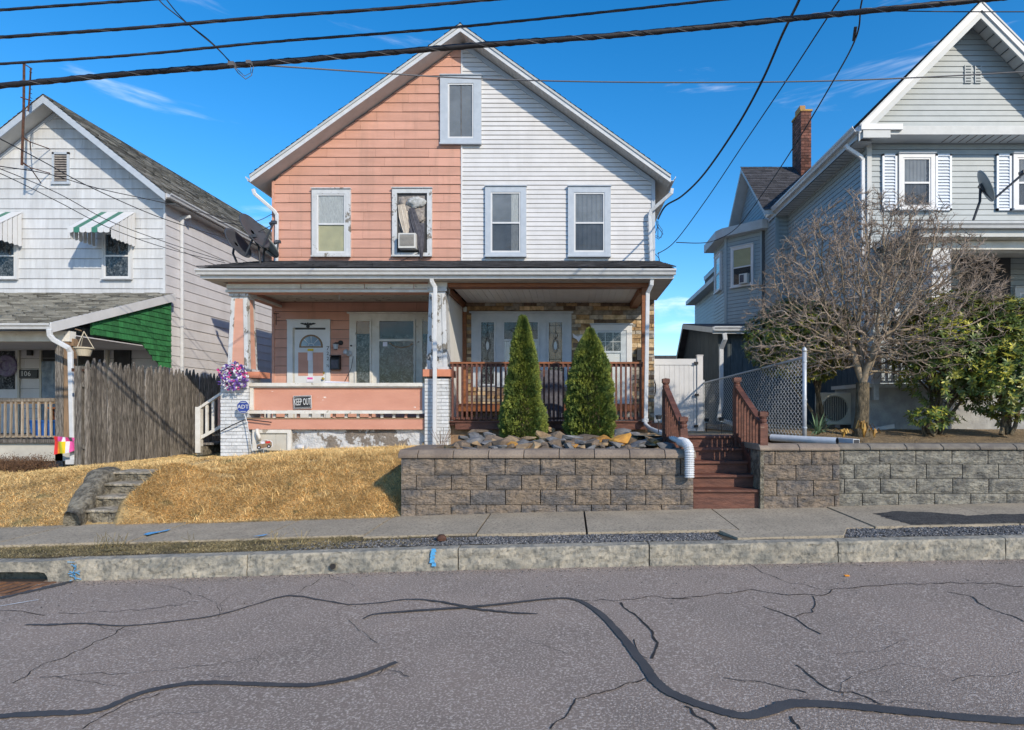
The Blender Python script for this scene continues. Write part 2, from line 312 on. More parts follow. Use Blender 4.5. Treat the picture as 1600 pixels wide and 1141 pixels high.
def npmesh(name, v, faces, m, parent=None, smooth=False, mi=None, mats=None):
    """v (n,3) array; faces (k, c) array with c corners"""
    o0 = np.array(wloc(parent) if parent else (0, 0, 0), 'f')
    me = bpy.data.meshes.new(name); v = np.asarray(v, 'f')-o0; faces = np.asarray(faces, 'i'); k, c = faces.shape
    me.vertices.add(len(v)); me.vertices.foreach_set('co', v.ravel())
    me.loops.add(k*c); me.loops.foreach_set('vertex_index', faces.ravel())
    me.polygons.add(k); me.polygons.foreach_set('loop_start', np.arange(0, k*c, c, dtype='i'))
    me.polygons.foreach_set('loop_total', np.full(k, c, 'i'))
    for q in (mats or [m]): me.materials.append(M[q] if isinstance(q, str) else q)
    if mi is not None: me.polygons.foreach_set('material_index', np.asarray(mi, 'i'))
    me.update(calc_edges=True)
    o = bpy.data.objects.new(name, me); C.objects.link(o)
    if parent: o.parent = parent; o['_w'] = tuple(map(float, o0))
    return o
def text(s, size, X, m, parent, name='lettering', depth=.002, sx=1.0):
    cu = bpy.data.curves.new('t', 'FONT'); cu.body = s; cu.size = size; cu.extrude = depth; cu.align_x = 'CENTER'; cu.align_y = 'CENTER'
    cu.resolution_u = 2
    t = bpy.data.objects.new('t', cu); C.objects.link(t)
    dg = bpy.context.evaluated_depsgraph_get(); me = bpy.data.meshes.new_from_object(t.evaluated_get(dg))
    bpy.data.objects.remove(t)
    R = Matrix.Rotation(PI/2, 4, 'X')
    me.transform(X @ R @ Matrix.Diagonal((sx, 1, 1, 1)))
    me.transform(Matrix.Translation(-wloc(parent)))
    me.materials.clear(); me.materials.append(M[m])
    o = bpy.data.objects.new(name, me); C.objects.link(o); o.parent = parent; o['_w'] = tuple(wloc(parent)); return o
def T(x, y, z, a=0): return Matrix.Translation((x, y, z)) @ Matrix.Rotation(a, 4, 'Z')
def PX(px, D): return (px-CX)/F*D
def PZ(py, D): return EYE+(CY-py)/F*D
def P(px, py, D): return Vector((PX(px, D), D, PZ(py, D)))
def G(x): return (.030 if x < -1.12 else .019)*max(-25, min(25, x+1.12))
def onroad(px, py, dz=0):
    D = 5.
    for _ in range(8): D = (EYE-G(PX(px, D))-dz)/(py-CY)*F
    return Vector((PX(px, D), D, G(PX(px, D))+dz))
def rr(a, b): return random.uniform(a, b)

# ------------------------------------------------------------------ SETTING: ground
def sheet(name, xs, ys, h, m, **k):
    vs = [(x, y, h(x, y)) for y in ys for x in xs]; nx = len(xs)
    fs = [(j*nx+i, j*nx+i+1, (j+1)*nx+i+1, (j+1)*nx+i) for j in range(len(ys)-1) for i in range(nx-1)]
    o = MB().add(vs, fs).build(name, m, smooth=True, **k); return struct(o)
def lin(a, b, n): return [a+(b-a)*i/n for i in range(n+1)]
BX = [-600, -60, -26.12]+lin(-24, 22, 23)+[23.88, 60, 600]
sheet('ground', BX, [-600, -60, -9, 6, 7.7, 24, 60, 600], lambda x, y: G(x)-.30 if y < 7.8 else (.3 if y < 30 else -.2), 'ground')
sheet('road', [x for x in BX if abs(x) < 200], [-8.5, -4, 0, 3, 6.2], lambda x, y: G(x), 'asphalt')

# kerb with separate granite stones
kerb = struct(MB().box(-60, -59.9, 6.12, 6.2, -2, -1.8).build('kerb', 'granite'))
JX = [-25.2, -23.3, -21.4, -19.5, -17.6, -15.7, -13.8, -12., -10.2, -8.4, -6.75, -4.98, -3.24, -1.12, .80, 2.70, 4.38, 6.3, 8.2, 10.1, 12, 13.9, 15.8, 17.7, 19.6]
def stone_kerb(x0, x1, opening=None):
    mb = MB(); n = 14
    n = 60
    xs = lin(x0+.006, x1-.006, n)
    rows = [(0., -.12), (0., -.01), (0., .02), (.0, .05), (.0, .08), (.0, .11), (.0, .14), (.0, .17), (.002, .195), (.014, .212)]
    vs = []
    for j, (dy, z) in enumerate(rows):
        for x in xs:
            w_ = x*.8+z*1.6
            d = (noise.noise(Vector((x*5, z*14, 3)))*.014+abs(noise.noise(Vector((w_*22, (z-x*.5)*30, 3))))*.020+noise.noise(Vector((x*60, z*60, 3)))*.006 if j < len(rows)-1 else noise.noise(Vector((x*3, 0, 9)))*.006+noise.noise(Vector((x*30, 0, 9)))*.003)
            vs.append((x, 6.10+dy+d+(.004 if abs(x-x0) < .02 or abs(x-x1) < .02 else 0), z+G(x)+(noise.noise(Vector((x*2, 5, 1)))*.004 if j == len(rows)-1 else 0)))
    m = n+1
    fs = [(j*m+i, j*m+i+1, (j+1)*m+i+1, (j+1)*m+i) for j in range(len(rows)-1) for i in range(n)]
    b = len(vs)
    for x in xs: vs.append((x, 6.25, .215+G(x)))
    for x in xs: vs.append((x, 6.25, -.12+G(x)))
    fs += [((len(rows)-1)*m+i, (len(rows)-1)*m+i+1, b+i+1, b+i) for i in range(n)]
    fs += [(b+i, b+i+1, b+m+i+1, b+m+i) for i in range(n)]
    fs += [tuple([j*m for j in range(len(rows))]+[b, b+m])[::-1], tuple([j*m+n for j in range(len(rows))]+[b+n, b+m+n])]
    return mb.add(vs, fs).build('kerb_stone', 'granite', kerb)
for a, b in zip(JX[:-1], JX[1:]):
    if a < -6.7 and a > -6.8:      # inlet stone: lintel over the opening
        g6 = G(-6); mb = MB(); mb.box(a+.01, -5.34, 6.10, 6.25, g6+.125, g6+.225)
        mb.prism([(-5.23, g6-.1), (b-.012, g6-.1), (b-.012, G(-5.1)+.222), (-5.34, g6+.227), (-5.34, g6+.125), (-5.27, g6+.115), (-5.24, g6+.07)], 6.102, 6.25)
        mb.build('kerb_stone', 'granite', kerb)
        MB().box(a, -5.1, 6.27, 6.6, -.5, G(-6)+.2).build('inlet_back', 'oldconc', kerb)
    else: stone_kerb(a, b)
MB().box(-25, 19.6, 6.20, 6.26, -.9, -.6).build('kerb_bedding', 'oldconc', kerb)

# verge between kerb and sidewalk: soil, then gravel
def hv(x, y): return G(x)+.212+.012*noise.noise(Vector((x*3, y*6, 0)))
sheet('verge', lin(-24, 22, 92), [6.24, 6.32, 6.4, 6.5, 6.6, 6.7, 6.86], hv, 'soil')
# sidewalk slabs
walk = struct(MB().box(-60, -59.9, 7, 7.1, -2, -1.8).build('sidewalk', 'concrete'))
SJ = [-24, -22.4, -20.8, -19.2, -17.6, -16, -14.4, -12.8, -11.2, -9.6, -8.1, -6.55, -4.95, -3.5, -2.3, -1.03, .19, 1.86, 3.35, 4.95, 6.55, 8.1, 9.7, 11.3, 12.9, 14.5, 16.1, 17.7, 19.3]
for i, (a, b) in enumerate(zip(SJ[:-1], SJ[1:])):
    t = rr(-.006, .006); e = .012
    X = MB(); z = lambda x, y: G(x)+.238+t+.012*(y-6.6)
    y0 = (6.83 if b < -2 else 6.74 if b < 0 else 6.68)+rr(-.01, .01)
    X.hexa([(a+e, y0, G(a)), (b-e, y0, G(b)), (b-e, 7.97, G(b)), (a+e, 7.97, G(a)), (a+e, y0, z(a, y0)), (b-e, y0, z(b, y0)), (b-e, 7.97, z(b, 7.97)), (a+e, 7.97, z(a, 7.97))])
    X.build('slab', 'concrete', walk)
for a, b in ((1.63, 3.02),):   # concrete crossing piece between gravel beds
    MB().hexa([(a+.1, 6.26, 0), (b-.2, 6.26, 0), (b, 6.63, 0), (a, 6.63, 0), (a+.1, 6.26, G(a)+.237), (b-.2, 6.26, G(b)+.237), (b, 6.63, G(b)+.243), (a, 6.63, G(a)+.243)]).build('slab', 'concrete', walk)
MB().box(-24, 19.3, 6.7, 7.95, -.9, -.5).build('slab_bedding', 'soil', walk)
# dark asphalt patch over the sidewalk at the right
q_ = [(1365, 802), (1400, 799), (1460, 801), (1520, 806), (1560, 803), (1660, 803), (1660, 826), (1560, 824), (1480, 824), (1420, 818), (1385, 808)]; pp = []
for (a, b), (c, d) in zip(q_, q_[1:]+q_[:1]):
    for k in range(9): t = k/9; p9 = onroad(a+(c-a)*t+rr(-2.5, 2.5), b+(d-b)*t+rr(-.7, .7), .255); p9.y = max(6.70+rr(0, .02), p9.y); p9.z = G(p9.x)+.244+.012*(p9.y-6.6); pp.append(p9)
ctr = onroad(1500, 812, .262)
M['patch'] = mat('loose_asphalt_patch', (.045, .044, .045), (.08, .078, .076), scale=9, rough=1, bump=1., bscale=60, fine=(.2, .19, .18), fine_amt=.6, fine_s=50)
inner = [p.lerp(ctr, .12)+Vector((0, 0, .010)) for p in pp]; n_ = len(pp)
o = MB().add(pp+inner+[ctr], [(i, (i+1) % n_, n_+(i+1) % n_, n_+i) for i in range(n_)]+[(n_+i, n_+(i+1) % n_, 2*n_) for i in range(n_)]).build('asphalt_patch', 'patch'); struct(o); o['label'] = 'dark asphalt patch spread over the right end of the sidewalk'
# ---- lawn terrain
def sm(a, b, t): t = max(0, min(1, (t-a)/(b-a))); return t*t*(3-2*t)
def plateau(x):
    pts = [(-30, .45), (-9.4, .50), (-8.6, .60), (-7.0, .69), (-6.2, .72), (-5., .83), (-3.5, .88), (-2.2, .92)]
    if x <= pts[0][0]: return pts[0][1]
    for (a, u), (b, v) in zip(pts[:-1], pts[1:]):
        if x <= b: return u+(v-u)*(x-a)/(b-a)
    return .92
def H(x, y):
    t = max(0, min(1, (y-7.95)/2.6)); p = 1-(1-t)**2.2
    b = G(x)+.235
    z = b+(plateau(x)-b)*p+.02*noise.noise(Vector((x*1.2, y*1.2, 4)))*min(1, t*4)
    if x > -5.97 and y > 7.94:
        stz = .30+(min(y, 8.95)-8.02)*.4826+.07; f = 1-sm(-5.75, -5.0, x); f *= sm(7.93, 8.03, y)*(1-sm(8.9, 9.5, y)); z = z+max(0, stz-z)*f
    # stair notch
    if -6.85 < x < -5.97 and y < 9.2: z = min(z, .05+.55*(y-7.9)/1.2)
    return z
xs = sorted(set(lin(-24, -7.2, 40)+lin(-7.1, -5.6, 30)+lin(-5.5, -2.16, 26)+[-6.855, -6.845, -5.985, -5.975]))
sheet('lawn', xs, lin(7.93, 11.4, 30)+lin(11.8, 26, 12), H, 'lawnsoil')
sheet('planter_soil', lin(-2.1, 1.55, 20), lin(8.1, 14, 20), lambda x, y: .985+.03*noise.noise(Vector((x*2, y*2, 0))), 'soil')
def HR(x, y): return -(.35*(1-sm(3.25, 3.55, x)) if y > 9.0 else 0)+1.06+.20*sm(8.2, 10.5, y)+.02*noise.noise(Vector((x*2, y*2, 7)))
sheet('garden_soil', [2.55, 2.8, 3.1, 3.25, 3.3, 3.35, 3.4, 3.45, 3.5, 3.55, 3.7]+lin(3.9, 22, 50), [8.15, 8.4, 8.7, 8.98, 9.02]+lin(9.2, 14, 18)+[20, 26], HR, 'mulch')
sheet('side_path', lin(1.0, 3.6, 8), [9.2, 10, 11, 12, 13, 14, 16, 20], lambda x, y: 1.215-.02*(y-8.96), 'path')

# road seals and cracks
def ribbon(pts, wid, m, dz, name, jit=.15, n=8):
    # catmull through road points; wid in metres (list or number)
    P3 = [onroad(*p) for p in pts]; W = wid if isinstance(wid, (list, tuple)) else [wid]*len(P3)
    out = []; Wd = []
    for i in range(len(P3)-1):
        p0, p1, p2, p3 = P3[max(i-1, 0)], P3[i], P3[i+1], P3[min(i+2, len(P3)-1)]
        for k in range(n):
            t = k/n; out.append(.5*((2*p1)+(p2-p0)*t+(2*p0-5*p1+4*p2-p3)*t*t+(3*p1-p0-3*p2+p3)*t**3)); Wd.append(W[i]*(1-t)+W[i+1]*t)
    out.append(P3[-1]); Wd.append(W[-1]); vs = []; fs = []
    for i, p in enumerate(out):
        d = (out[min(i+1, len(out)-1)]-out[max(i-1, 0)]); d.z = 0; d.normalize(); q = Vector((-d.y, d.x, 0))
        ww = Wd[i]*(.40 if Wd[i] > .02 else .5)*(1+rr(-jit, jit)); c = p+q*rr(-jit, jit)*Wd[i]*.5
        for s_ in (-1, 1):
            a = c+q*ww*s_; vs.append((a.x, a.y, G(a.x)+dz))
    for i in range(len(out)-1): fs.append((2*i, 2*i+2, 2*i+3, 2*i+1))
    return struct(MB().add(vs, fs).build(name, m))
ribbon([(568, 968), (585, 961), (640, 956), (740, 949), (800, 943), (870, 936), (905, 940), (940, 962), (975, 1000), (1008, 1043), (1030, 1072), (1065, 1092), (1110, 1108), (1160, 1120), (1195, 1115), (1235, 1102), (1290, 1102), (1400, 1112), (1500, 1122), (1620, 1130)],
       [.02, .03, .045, .06, .05, .045, .05, .07, .075, .08, .085, .085, .085, .09, .10, .11, .10, .10, .09, .09], 'tar', .008, 'tar_seal', .09, 10)
ribbon([(-40, 1124), (60, 1117), (150, 1112), (220, 1085), (290, 1070), (360, 1069), (480, 1072), (560, 1058), (620, 1036)], [.08, .08, .07, .07, .07, .06, .06, .065, .05], 'tar', .008, 'tar_seal', .12, 10)
ribbon([(40, 977), (80, 977), (130, 975), (190, 979), (270, 972), (340, 962), (400, 945), (450, 932), (500, 938), (545, 946)], [.03, .05, .03, .03, .035, .03, .03, .045, .03, .02], 'tar', .006, 'tar_seal', .3, 8)
ribbon([(545, 946), (590, 943), (640, 937), (690, 941), (745, 952), (800, 958), (840, 960)], [.02, .025, .03, .035, .05, .04, .02], 'tar', .006, 'tar_seal', .3, 8)
def crack(pts, w_=.007):
    q = [pts[0]]
    for (a, b), (c, d) in zip(pts[:-1], pts[1:]):
        k = max(2, int(abs(c-a)/14)+int(abs(d-b)/10))
        for i in range(1, k+1):
            t = i/k; q.append((a+(c-a)*t+(rr(-3, 3) if i < k else 0), b+(d-b)*t+(rr(-2.2, 2.2) if i < k else 0)))
    return ribbon(q, w_, 'crack', .004, 'road_crack', .5, 2)
for c_, w_ in (([(1050, 936), (1110, 930), (1170, 922), (1240, 930), (1290, 930), (1302, 921), (1360, 916), (1440, 914), (1520, 911), (1600, 917)], .011),
               ([(1192, 948), (1230, 962), (1255, 976), (1283, 992)], .009), ([(1270, 932), (1272, 950), (1270, 958), (1243, 964)], .008),
               ([(1480, 925), (1520, 933), (1540, 948), (1600, 972)], .009), ([(1244, 1040), (1270, 1060), (1300, 1080), (1345, 1087), (1380, 1102)], .009),
               ([(1130, 1060), (1190, 1066), (1260, 1083)], .006), ([(970, 942), (1000, 968), (1020, 990), (1027, 1005), (1018, 1030)], .014),
               ([(905, 938), (960, 940), (1010, 933), (1080, 936)], .008), ([(990, 1000), (1000, 1025), (1012, 1030)], .007),
               ([(20, 1068), (60, 1043), (110, 1023), (160, 1000), (195, 980)], .008), ([(90, 958), (170, 957), (250, 950), (310, 941)], .006),
               ([(440, 934), (470, 925), (500, 905)], .007), ([(860, 1140), (890, 1110), (900, 1092), (960, 1078), (1010, 1060)], .009),
               ([(130, 1140), (170, 1115), (200, 1100), (250, 1084)], .008), ([(1070, 1105), (1100, 1125), (1120, 1141)], .012),
               ([(1235, 1120), (1250, 1141)], .012), ([(60, 1060), (140, 1054), (220, 1052), (330, 1040), (400, 1030)], .004), ([(1165, 880), (1190, 895), (1235, 912), (1300, 922)], .006),
               ([(0, 955), (40, 957), (70, 962)], .008), ([(590, 1055), (600, 1045), (625, 1050), (640, 1058)], .005), ([(545, 970), (560, 985), (590, 1005)], .004)):
    crack(c_, w_)
cr_rnd = random.Random(4)
for k in range(18):
    x, y = cr_rnd.uniform(0, 1600), cr_rnd.uniform(900, 1130); a = cr_rnd.uniform(-.5, .5)+(PI if cr_rnd.random() < .5 else 0); pts_ = [(x, y)]
    for j in range(cr_rnd.randint(3, 7)):
        a += cr_rnd.uniform(-.7, .7); st_ = cr_rnd.uniform(14, 34); x += math.cos(a)*st_; y += math.sin(a)*st_*.45; pts_.append((x, max(893, y)))
    crack(pts_, cr_rnd.uniform(.0018, .0038))
struct(ribbon([(0, 948), (30, 943), (60, 938)], .03, 'white', .006, 'road_paint_mark', .3))
# catch basin at the left edge
gb = thing('drain_grate', 'rusty iron drain grate in the gutter below the kerb opening', 'drain', (PX(0, 6), 5.95, G(-6)))
for k in range(8):
    x = -6.05+k*.125
    MB().bar((x-.05, 5.70, G(-5.6)+.014), (x+.02, 6.08, G(-5.6)+.014), .05, .022).build('grate_bar', 'grate', gb)
MB().box(-6.15, -5.20, 5.66, 5.70, G(-5.6)-.02, G(-5.6)+.02).box(-6.15, -5.20, 6.06, 6.09, G(-5.6)-.02, G(-5.6)+.02).build('frame', 'grate', gb)
struct(ribbon([(0, 936), (40, 926), (90, 915), (120, 906)], [.12, .14, .12, .05], 'tar', .006, 'gutter_asphalt', .3))
struct(MB().add([onroad(px, py, .005) for px, py in ((0, 905), (75, 905), (45, 918), (0, 930))], [(0, 1, 2, 3)]).build('drain_hole', 'crack'))
# kerb drain pipe
pc = P(522, 884, 6.1); o = MB()
o.lathe([(.028, 0), (.028, -.03), (.036, -.03), (.036, .12)], (pc.x, 6.10, pc.z), 14, 'Y'); tag(o.build('drain_pipe', 'oldconc', smooth=True), 'small round drain pipe end poking out of the granite kerb', 'pipe')
o = MB().lathe([(.027, 0), (.027, .01)], (pc.x, 6.06, pc.z), 14, 'Y').build('drain_pipe_hole', 'crack'); struct(o)
# blue utility paint: on the kerb and sidewalk
def blot(name, quads, m='bluepaint'):
    mb = MB()
    for q in quads: mb.add(q, [tuple(range(len(q)))])
    return struct(mb.build(name, m))
q = []
for k in range(5):
    x = PX(677, 6.08)+rr(-.012, .012); z = G(x)+.19-k*.035
    q.append([(x-.022-rr(0, .008), 6.076, z), (x+.02+rr(0, .008), 6.076, z+rr(-.01, .01)), (x+.018, 6.076, z+.036), (x-.02, 6.076, z+.036)])
blot('blue_paint_mark', q)
q = []
x0 = PX(117, 6.08)
for k in range(20):
    a = rr(0, 2*PI); r = rr(.03, .075); c0 = (x0+rr(-.01, .01), G(x0)+rr(.03, .2))
    dx, dz = math.cos(a)*r, math.sin(a)*r*.6; zt = min(G(x0)+.205, c0[1]+dz)
    q.append([(c0[0], 6.074, c0[1]), (c0[0]+.014, 6.074, c0[1]+.004), (c0[0]+dx+.004, 6.074, zt+.008), (c0[0]+dx, 6.074, zt)])
blot('blue_paint_mark', q)
q = [[onroad(px, py, .262) for px, py in ((224, 835), (232, 832), (250, 830), (268, 826), (262, 829), (243, 833), (230, 836))]]
blot('blue_paint_mark', q)
q = [[onroad(px, py, .262) for px, py in ((395, 838), (420, 834), (412, 837))]]
blot('blue_paint_mark', q)
# cap box in verge
o = MB(); pcx = onroad(695, 836, .24); o.lathe([(.05, 0), (.055, .03), (.04, .05), (.03, .05), (.03, .06)], (pcx.x, 6.5, pcx.z-.02), 12); tag(o.build('valve_cap', 'rust'), 'small rusty valve cap beside the sidewalk edge', 'valve cap')
# ------------------------------------------------------------------ retaining walls
def rough_block(x0, x1, z0, z1, y, depth, m, parent, amp=.020, name='block', g=.006):
    nx = max(3, int((x1-x0)/.030)); nz = max(3, int((z1-z0)/.030))
    sd = rr(0, 100); vs = []; fs = []
    x0 += g; x1 -= g; z0 += g*.6; z1 -= g*.6
    for j in range(nz+1):
        for i in range(nx+1):
            ed = i in (0, nx) or j in (0, nz)
            d = 0 if ed else -amp*(.25+1.0*noise.noise(Vector((i*.33+sd, j*.4, sd)))+.9*abs(noise.noise(Vector((i*.55+j*.3+sd, j*.8-i*.2, sd*2))))+.35*noise.noise(Vector((i*1.7+sd, j*1.7, sd))))
            vs.append((x0+(x1-x0)*i/nx, y+d, z0+(z1-z0)*j/nz))
    m_ = nx+1
    for j in range(nz):
        for i in range(nx): a = j*m_+i; fs.append((a, a+1, a+m_+1, a+m_))
    b = len(vs); vs += [(x0, y+depth, z0), (x1, y+depth, z0), (x1, y+depth, z1), (x0, y+depth, z1)]
    c = [0, nx, nz*m_+nx, nz*m_]
    fs += [tuple(range(0, nx+1))[::-1]+(b, b+1), tuple(c[3]+i for i in range(nx+1))+(b+2, b+3), tuple(j*m_ for j in range(nz+1))+(b+3, b), tuple(j*m_+nx for j in range(nz+1))[::-1]+(b+1, b+2), (b, b+3, b+2, b+1)]
    return MB().add(vs, fs).build(name, m, parent)
def cap_block(x0, x1, z0, z1, y, depth, m, parent):
    g = .004; x0 += g; x1 -= g; h = z1-z0
    pr = [(y, z0), (y-.006, z0+h*.3), (y+.004, z0+h*.52), (y+.07, z1), (y+depth, z1), (y+depth, z0)]
    o = MB().prismx(pr, x0, x1).build('cap_block', m, parent); mo = o.modifiers.new('b', 'BEVEL'); mo.width = .006; mo.segments = 1; return o
def block_wall(t, x0, x1, y, rows, L_, offs, m, capm, cap, depth=.28, caplen=.46, capoff=.2):
    for (z1, z0), o in zip(rows, offs):
        x = x0-o*L_; xs_ = []
        while x < x1:
            a = max(x, x0); b = min(x+L_, x1)
            if b-a > .05: rough_block(a, b, z0, z1, y, depth, m, t)
            x += L_
    x = x0-.04-capoff*caplen
    while x < x1+.04:
        a = max(x, x0-.03); b = min(x+caplen, x1+.03)
        if b-a > .04: cap_block(a, b, cap[0], cap[1], y-.035, depth+.06, capm, t)
        x += caplen
YW = 7.94
t = thing('planter_wall', 'tan and charcoal block retaining wall in front of the rock bed, left of the stairs', 'retaining wall', (-.3, 8.05, .1))
rows = [(.972, .752), (.752, .56), (.56, .365), (.365, .06)]
block_wall(t, -2.205, 1.62, YW, rows, .4585, (.03, .56, .02, .57), 'blocktan', 'blockcap', (.974, 1.082), capoff=.42)
# side returns
for k, (z1, z0) in enumerate(rows):
    MB().box(-2.2, -1.93, YW+.29, 9.2, z0+.003, z1-.003).build('block', 'blocktan', t)
    MB().box(1.36, 1.61, YW+.29, 9.0, z0+.003, z1-.003).build('block', 'blocktan', t)
MB().box(-2.24, -1.9, YW+.32, 9.2, .974, 1.078).build('cap_block', 'blockcap', t)
MB().box(1.33, 1.65, YW+.32, 9.0, .974, 1.078).build('cap_block', 'blockcap', t)
t = thing('corner_wall', 'brown block wall section between the red stairs and the longer grey wall', 'retaining wall', (3, 8.05, .2))
rows = [(1.070, .885), (.885, .685), (.685, .48), (.48, .12)]
block_wall(t, 2.50, 3.53, YW, rows, .48, (.62, .05, .57, .0), 'blocktan', 'blockcap', (1.073, 1.155), capoff=.0, caplen=.53)
for z1, z0 in rows: MB().box(2.505, 2.72, YW+.29, 8.9, z0+.003, z1-.003).build('block', 'blocktan', t)
MB().box(2.48, 2.76, YW+.32, 8.9, 1.073, 1.152).build('cap_block', 'blockcap', t)
MB().box(2.485, 2.53, YW-.02, YW+.4, .3, 1.065).build('wall_edge', 'oldconc', t)
t = thing('garden_wall', 'long grey block retaining wall below the bare tree and shrubs', 'retaining wall', (6, 8.1, .2))
rows = [(1.075, .89), (.89, .70), (.70, .505), (.505, .18)]
block_wall(t, 3.545, 12.5, YW+.06, rows, .475, (.87, .58, .85, .35), 'blockgrey', 'blockgreycap', (1.078, 1.155), capoff=.1, caplen=.48)

# ------------------------------------------------------------------ red-brown stairs
st = thing('wooden_stairs', 'red-brown wooden stairs with railings between the two block walls', 'stairs', (2.05, 8.4, .3))
NO = [(7.96, .56), (8.21, .726), (8.46, .888), (8.71, 1.054), (8.96, 1.22)]
prev = .30
for k, (y, z) in enumerate(NO):
    MB().box(1.63, 2.485, y+.03, y+.055, prev-.0, z-.032).build('riser', 'stain', st)
    MB().box(1.63, 2.485, y-.005, y+.135, z-.03, z).build('tread', 'stain', st)
    MB().box(1.63, 2.485, y+.139, y+(.275 if k < 4 else .5), z-.03, z).build('tread', 'stain', st)
    prev = z
for x in (1.60, 2.487):
    MB().prismx([(7.97, .3), (8.2, .3), (9.1, .95), (9.1, 1.27), (8.94, 1.27), (7.95, .64)], x, x+.022).build('stringer', 'stain', st)
def newel(x, y, z0, z1):
    n = MB().box(x-.05, x+.05, y-.05, y+.05, z0, z1-.17).build('newel_post', 'stain', st)
    MB().lathe([(.052, z1-.17), (.045, z1-.155), (.052, z1-.14), (.052, z1-.115), (.04, z1-.10), (.052, z1-.085), (.052, z1-.07)], (x, y, 0), 12).box(x-.054, x+.054, y-.054, y+.054, z1-.07, z1-.012).add([(x-.054, y-.054, z1-.012), (x+.054, y-.054, z1-.012), (x+.054, y+.054, z1-.012), (x-.054, y+.054, z1-.012), (x, y, z1)], [(0, 1, 4), (1, 2, 4), (2, 3, 4), (3, 0, 4)]).build('finial', 'stain', n)
def stair_rail(xa, ya, za, xb, yb, zb):       # lower newel a, upper b (z = top)
    newel(xa, ya, .45, za); newel(xb, yb, 1.0, zb)
    A = Vector((xa, ya+.05, za-.16)); B = Vector((xb, yb-.05, zb-.16))
    MB().bar(A, B, .085, .045).build('handrail', 'stain', st)
    A2 = A-Vector((0, 0, .70)); B2 = B-Vector((0, 0, .70)); MB().bar(A2, B2, .05, .07).build('bottom_rail', 'stain', st)
    for k in range(8):
        q = (k+.7)/8.4; a = A.lerp(B, q); b = A2.lerp(B2, q)
        MB().bar(b, a, .034).build('baluster', 'stain', st)
stair_rail(2.545, 8.0, 1.59, 2.47, 8.98, 2.09)
stair_rail(1.54, 8.22, 1.52, 1.44, 9.1, 2.08)

# ------------------------------------------------------------------ old concrete steps at the left
t = thing('concrete_steps', 'crumbling concrete steps cut into the straw lawn at the left', 'steps', (-6.3, 8.4, .2))
for k, (y, z) in enumerate(((8.02, .285), (8.30, .42), (8.58, .565), (8.88, .70))):
    x0, x1 = -6.38-.10*k, -5.86; n = 22
    def slab(rows_, m_, nm, amp):
        vs = [(x0+(x1-x0)*i/n, yy+amp*noise.noise(Vector((i*.35, zz*8, k*5)))+amp*.4*noise.noise(Vector((i*1.7, zz*25, k))), zz+amp*.5*noise.noise(Vector((i*.5, yy*6, k*3+9)))) for (yy, zz) in rows_ for i in range(n+1)]
        MB().add(vs, [(j*(n+1)+i, j*(n+1)+i+1, (j+1)*(n+1)+i+1, (j+1)*(n+1)+i) for j in range(len(rows_)-1) for i in range(n)]).build(nm, m_, t)
    slab([(y+.03, z-.22), (y+.025, z-.11), (y+.02, z-.05), (y+.022, z-.035)], 'oldconc', 'riser', .03)
    slab([(y+.022, z-.04), (y-.006, z-.032), (y-.010, z-.010), (y+.004, z), (y+.12, z+.002), (y+.36, z+.006)], 'wornconc', 'tread', .014)
# cheek wall: a rounded slab of rough concrete
vs = []; n = 34
ys_ = lin(0, 1, n)
prof = [(0, 0), (.0, .3), (.0, .6), (.03, .82), (.10, .97), (.25, 1.02), (.5, 1.03), (.75, 1.02), (.93, .98), (1.0, .88), (1.0, .6), (1.0, .3), (1.0, 0)]
for a in ys_:
    y = 7.93+a*1.2; top = .26+.46*min(1, (a/.7))**.8; xl = -6.60-.55*a; xr = -6.36-.36*a
    for (u, v) in prof:
        x = xl+(xr-xl)*u; z = (G(x)+.12)+(top-(G(x)+.12))*v if v > 0 else 0
        d = noise.noise(Vector((x*4, y*4, z*4)))*.035+noise.noise(Vector((x*13, y*13, z*13)))*.018+noise.noise(Vector((x*31, y*31, z*31)))*.010
        vs.append((x+d*(.7 if u < .5 else -.5), y+(-.06 if a == 0 else 0)*v+d, z+(d*.6 if v > .5 else 0)))
m_ = len(prof)
fs = [(i*m_+j, (i+1)*m_+j, (i+1)*m_+j+1, i*m_+j+1) for i in range(n) for j in range(m_-1)]+[tuple(range(m_))[::-1], tuple(n*m_+j for j in range(m_))]
MB().add(vs, fs).build('cheek_wall', 'oldconc', t, smooth=True)

# ------------------------------------------------------------------ stockade picket fence
t = thing('stockade_fence', 'weathered grey wooden stockade fence with pointed pickets beside the left house', 'fence', (-8.6, 12.5, .6))
y = 10.85; k = 0
while y < 15.1:
    zt = 2.50+.02*math.sin(k*.9)+rr(-.035, .035) - (.05 if y > 13.9 else 0); zb = H(-8.6, y)+.02-.03; w_ = .062
    x = -8.6+.0*k+(0 if y < 13.9 else .02)+rr(-.006, .006); tl = rr(-.012, .012)
    # a half-round picket with pointed top
    sec = [(-w_, 0), (-w_*.75, .022), (0, .032), (w_*.75, .022), (w_, 0)]
    vs = []; fs = []
    for (z, s_) in ((zb, 1), ((zb+zt)/2, 1.02), (zt-.17, 1), (zt-.06, .55), (zt, .10)):
        for (a, b) in sec: vs.append((x+b, y+a*s_+tl*(z-zb), z))
    for i in range(4):
        for j in range(4): q = i*5+j; fs.append((q, q+1, q+6, q+5))
        fs.append((i*5+4, i*5, i*5+5, i*5+9))
    fs.append((20, 21, 22, 23, 24)); fs.append((4, 3, 2, 1, 0))
    MB().add(vs, fs).build('picket', 'graywood', t); y += 2*w_+.001+rr(0, .004); k += 1
for y0, y1 in ((10.8, 15.1),):
    for z in (.95, 2.05): MB().bar((-8.64, y0, z), (-8.64, y1, z), .04, .08).build('rail', 'graywood', t)
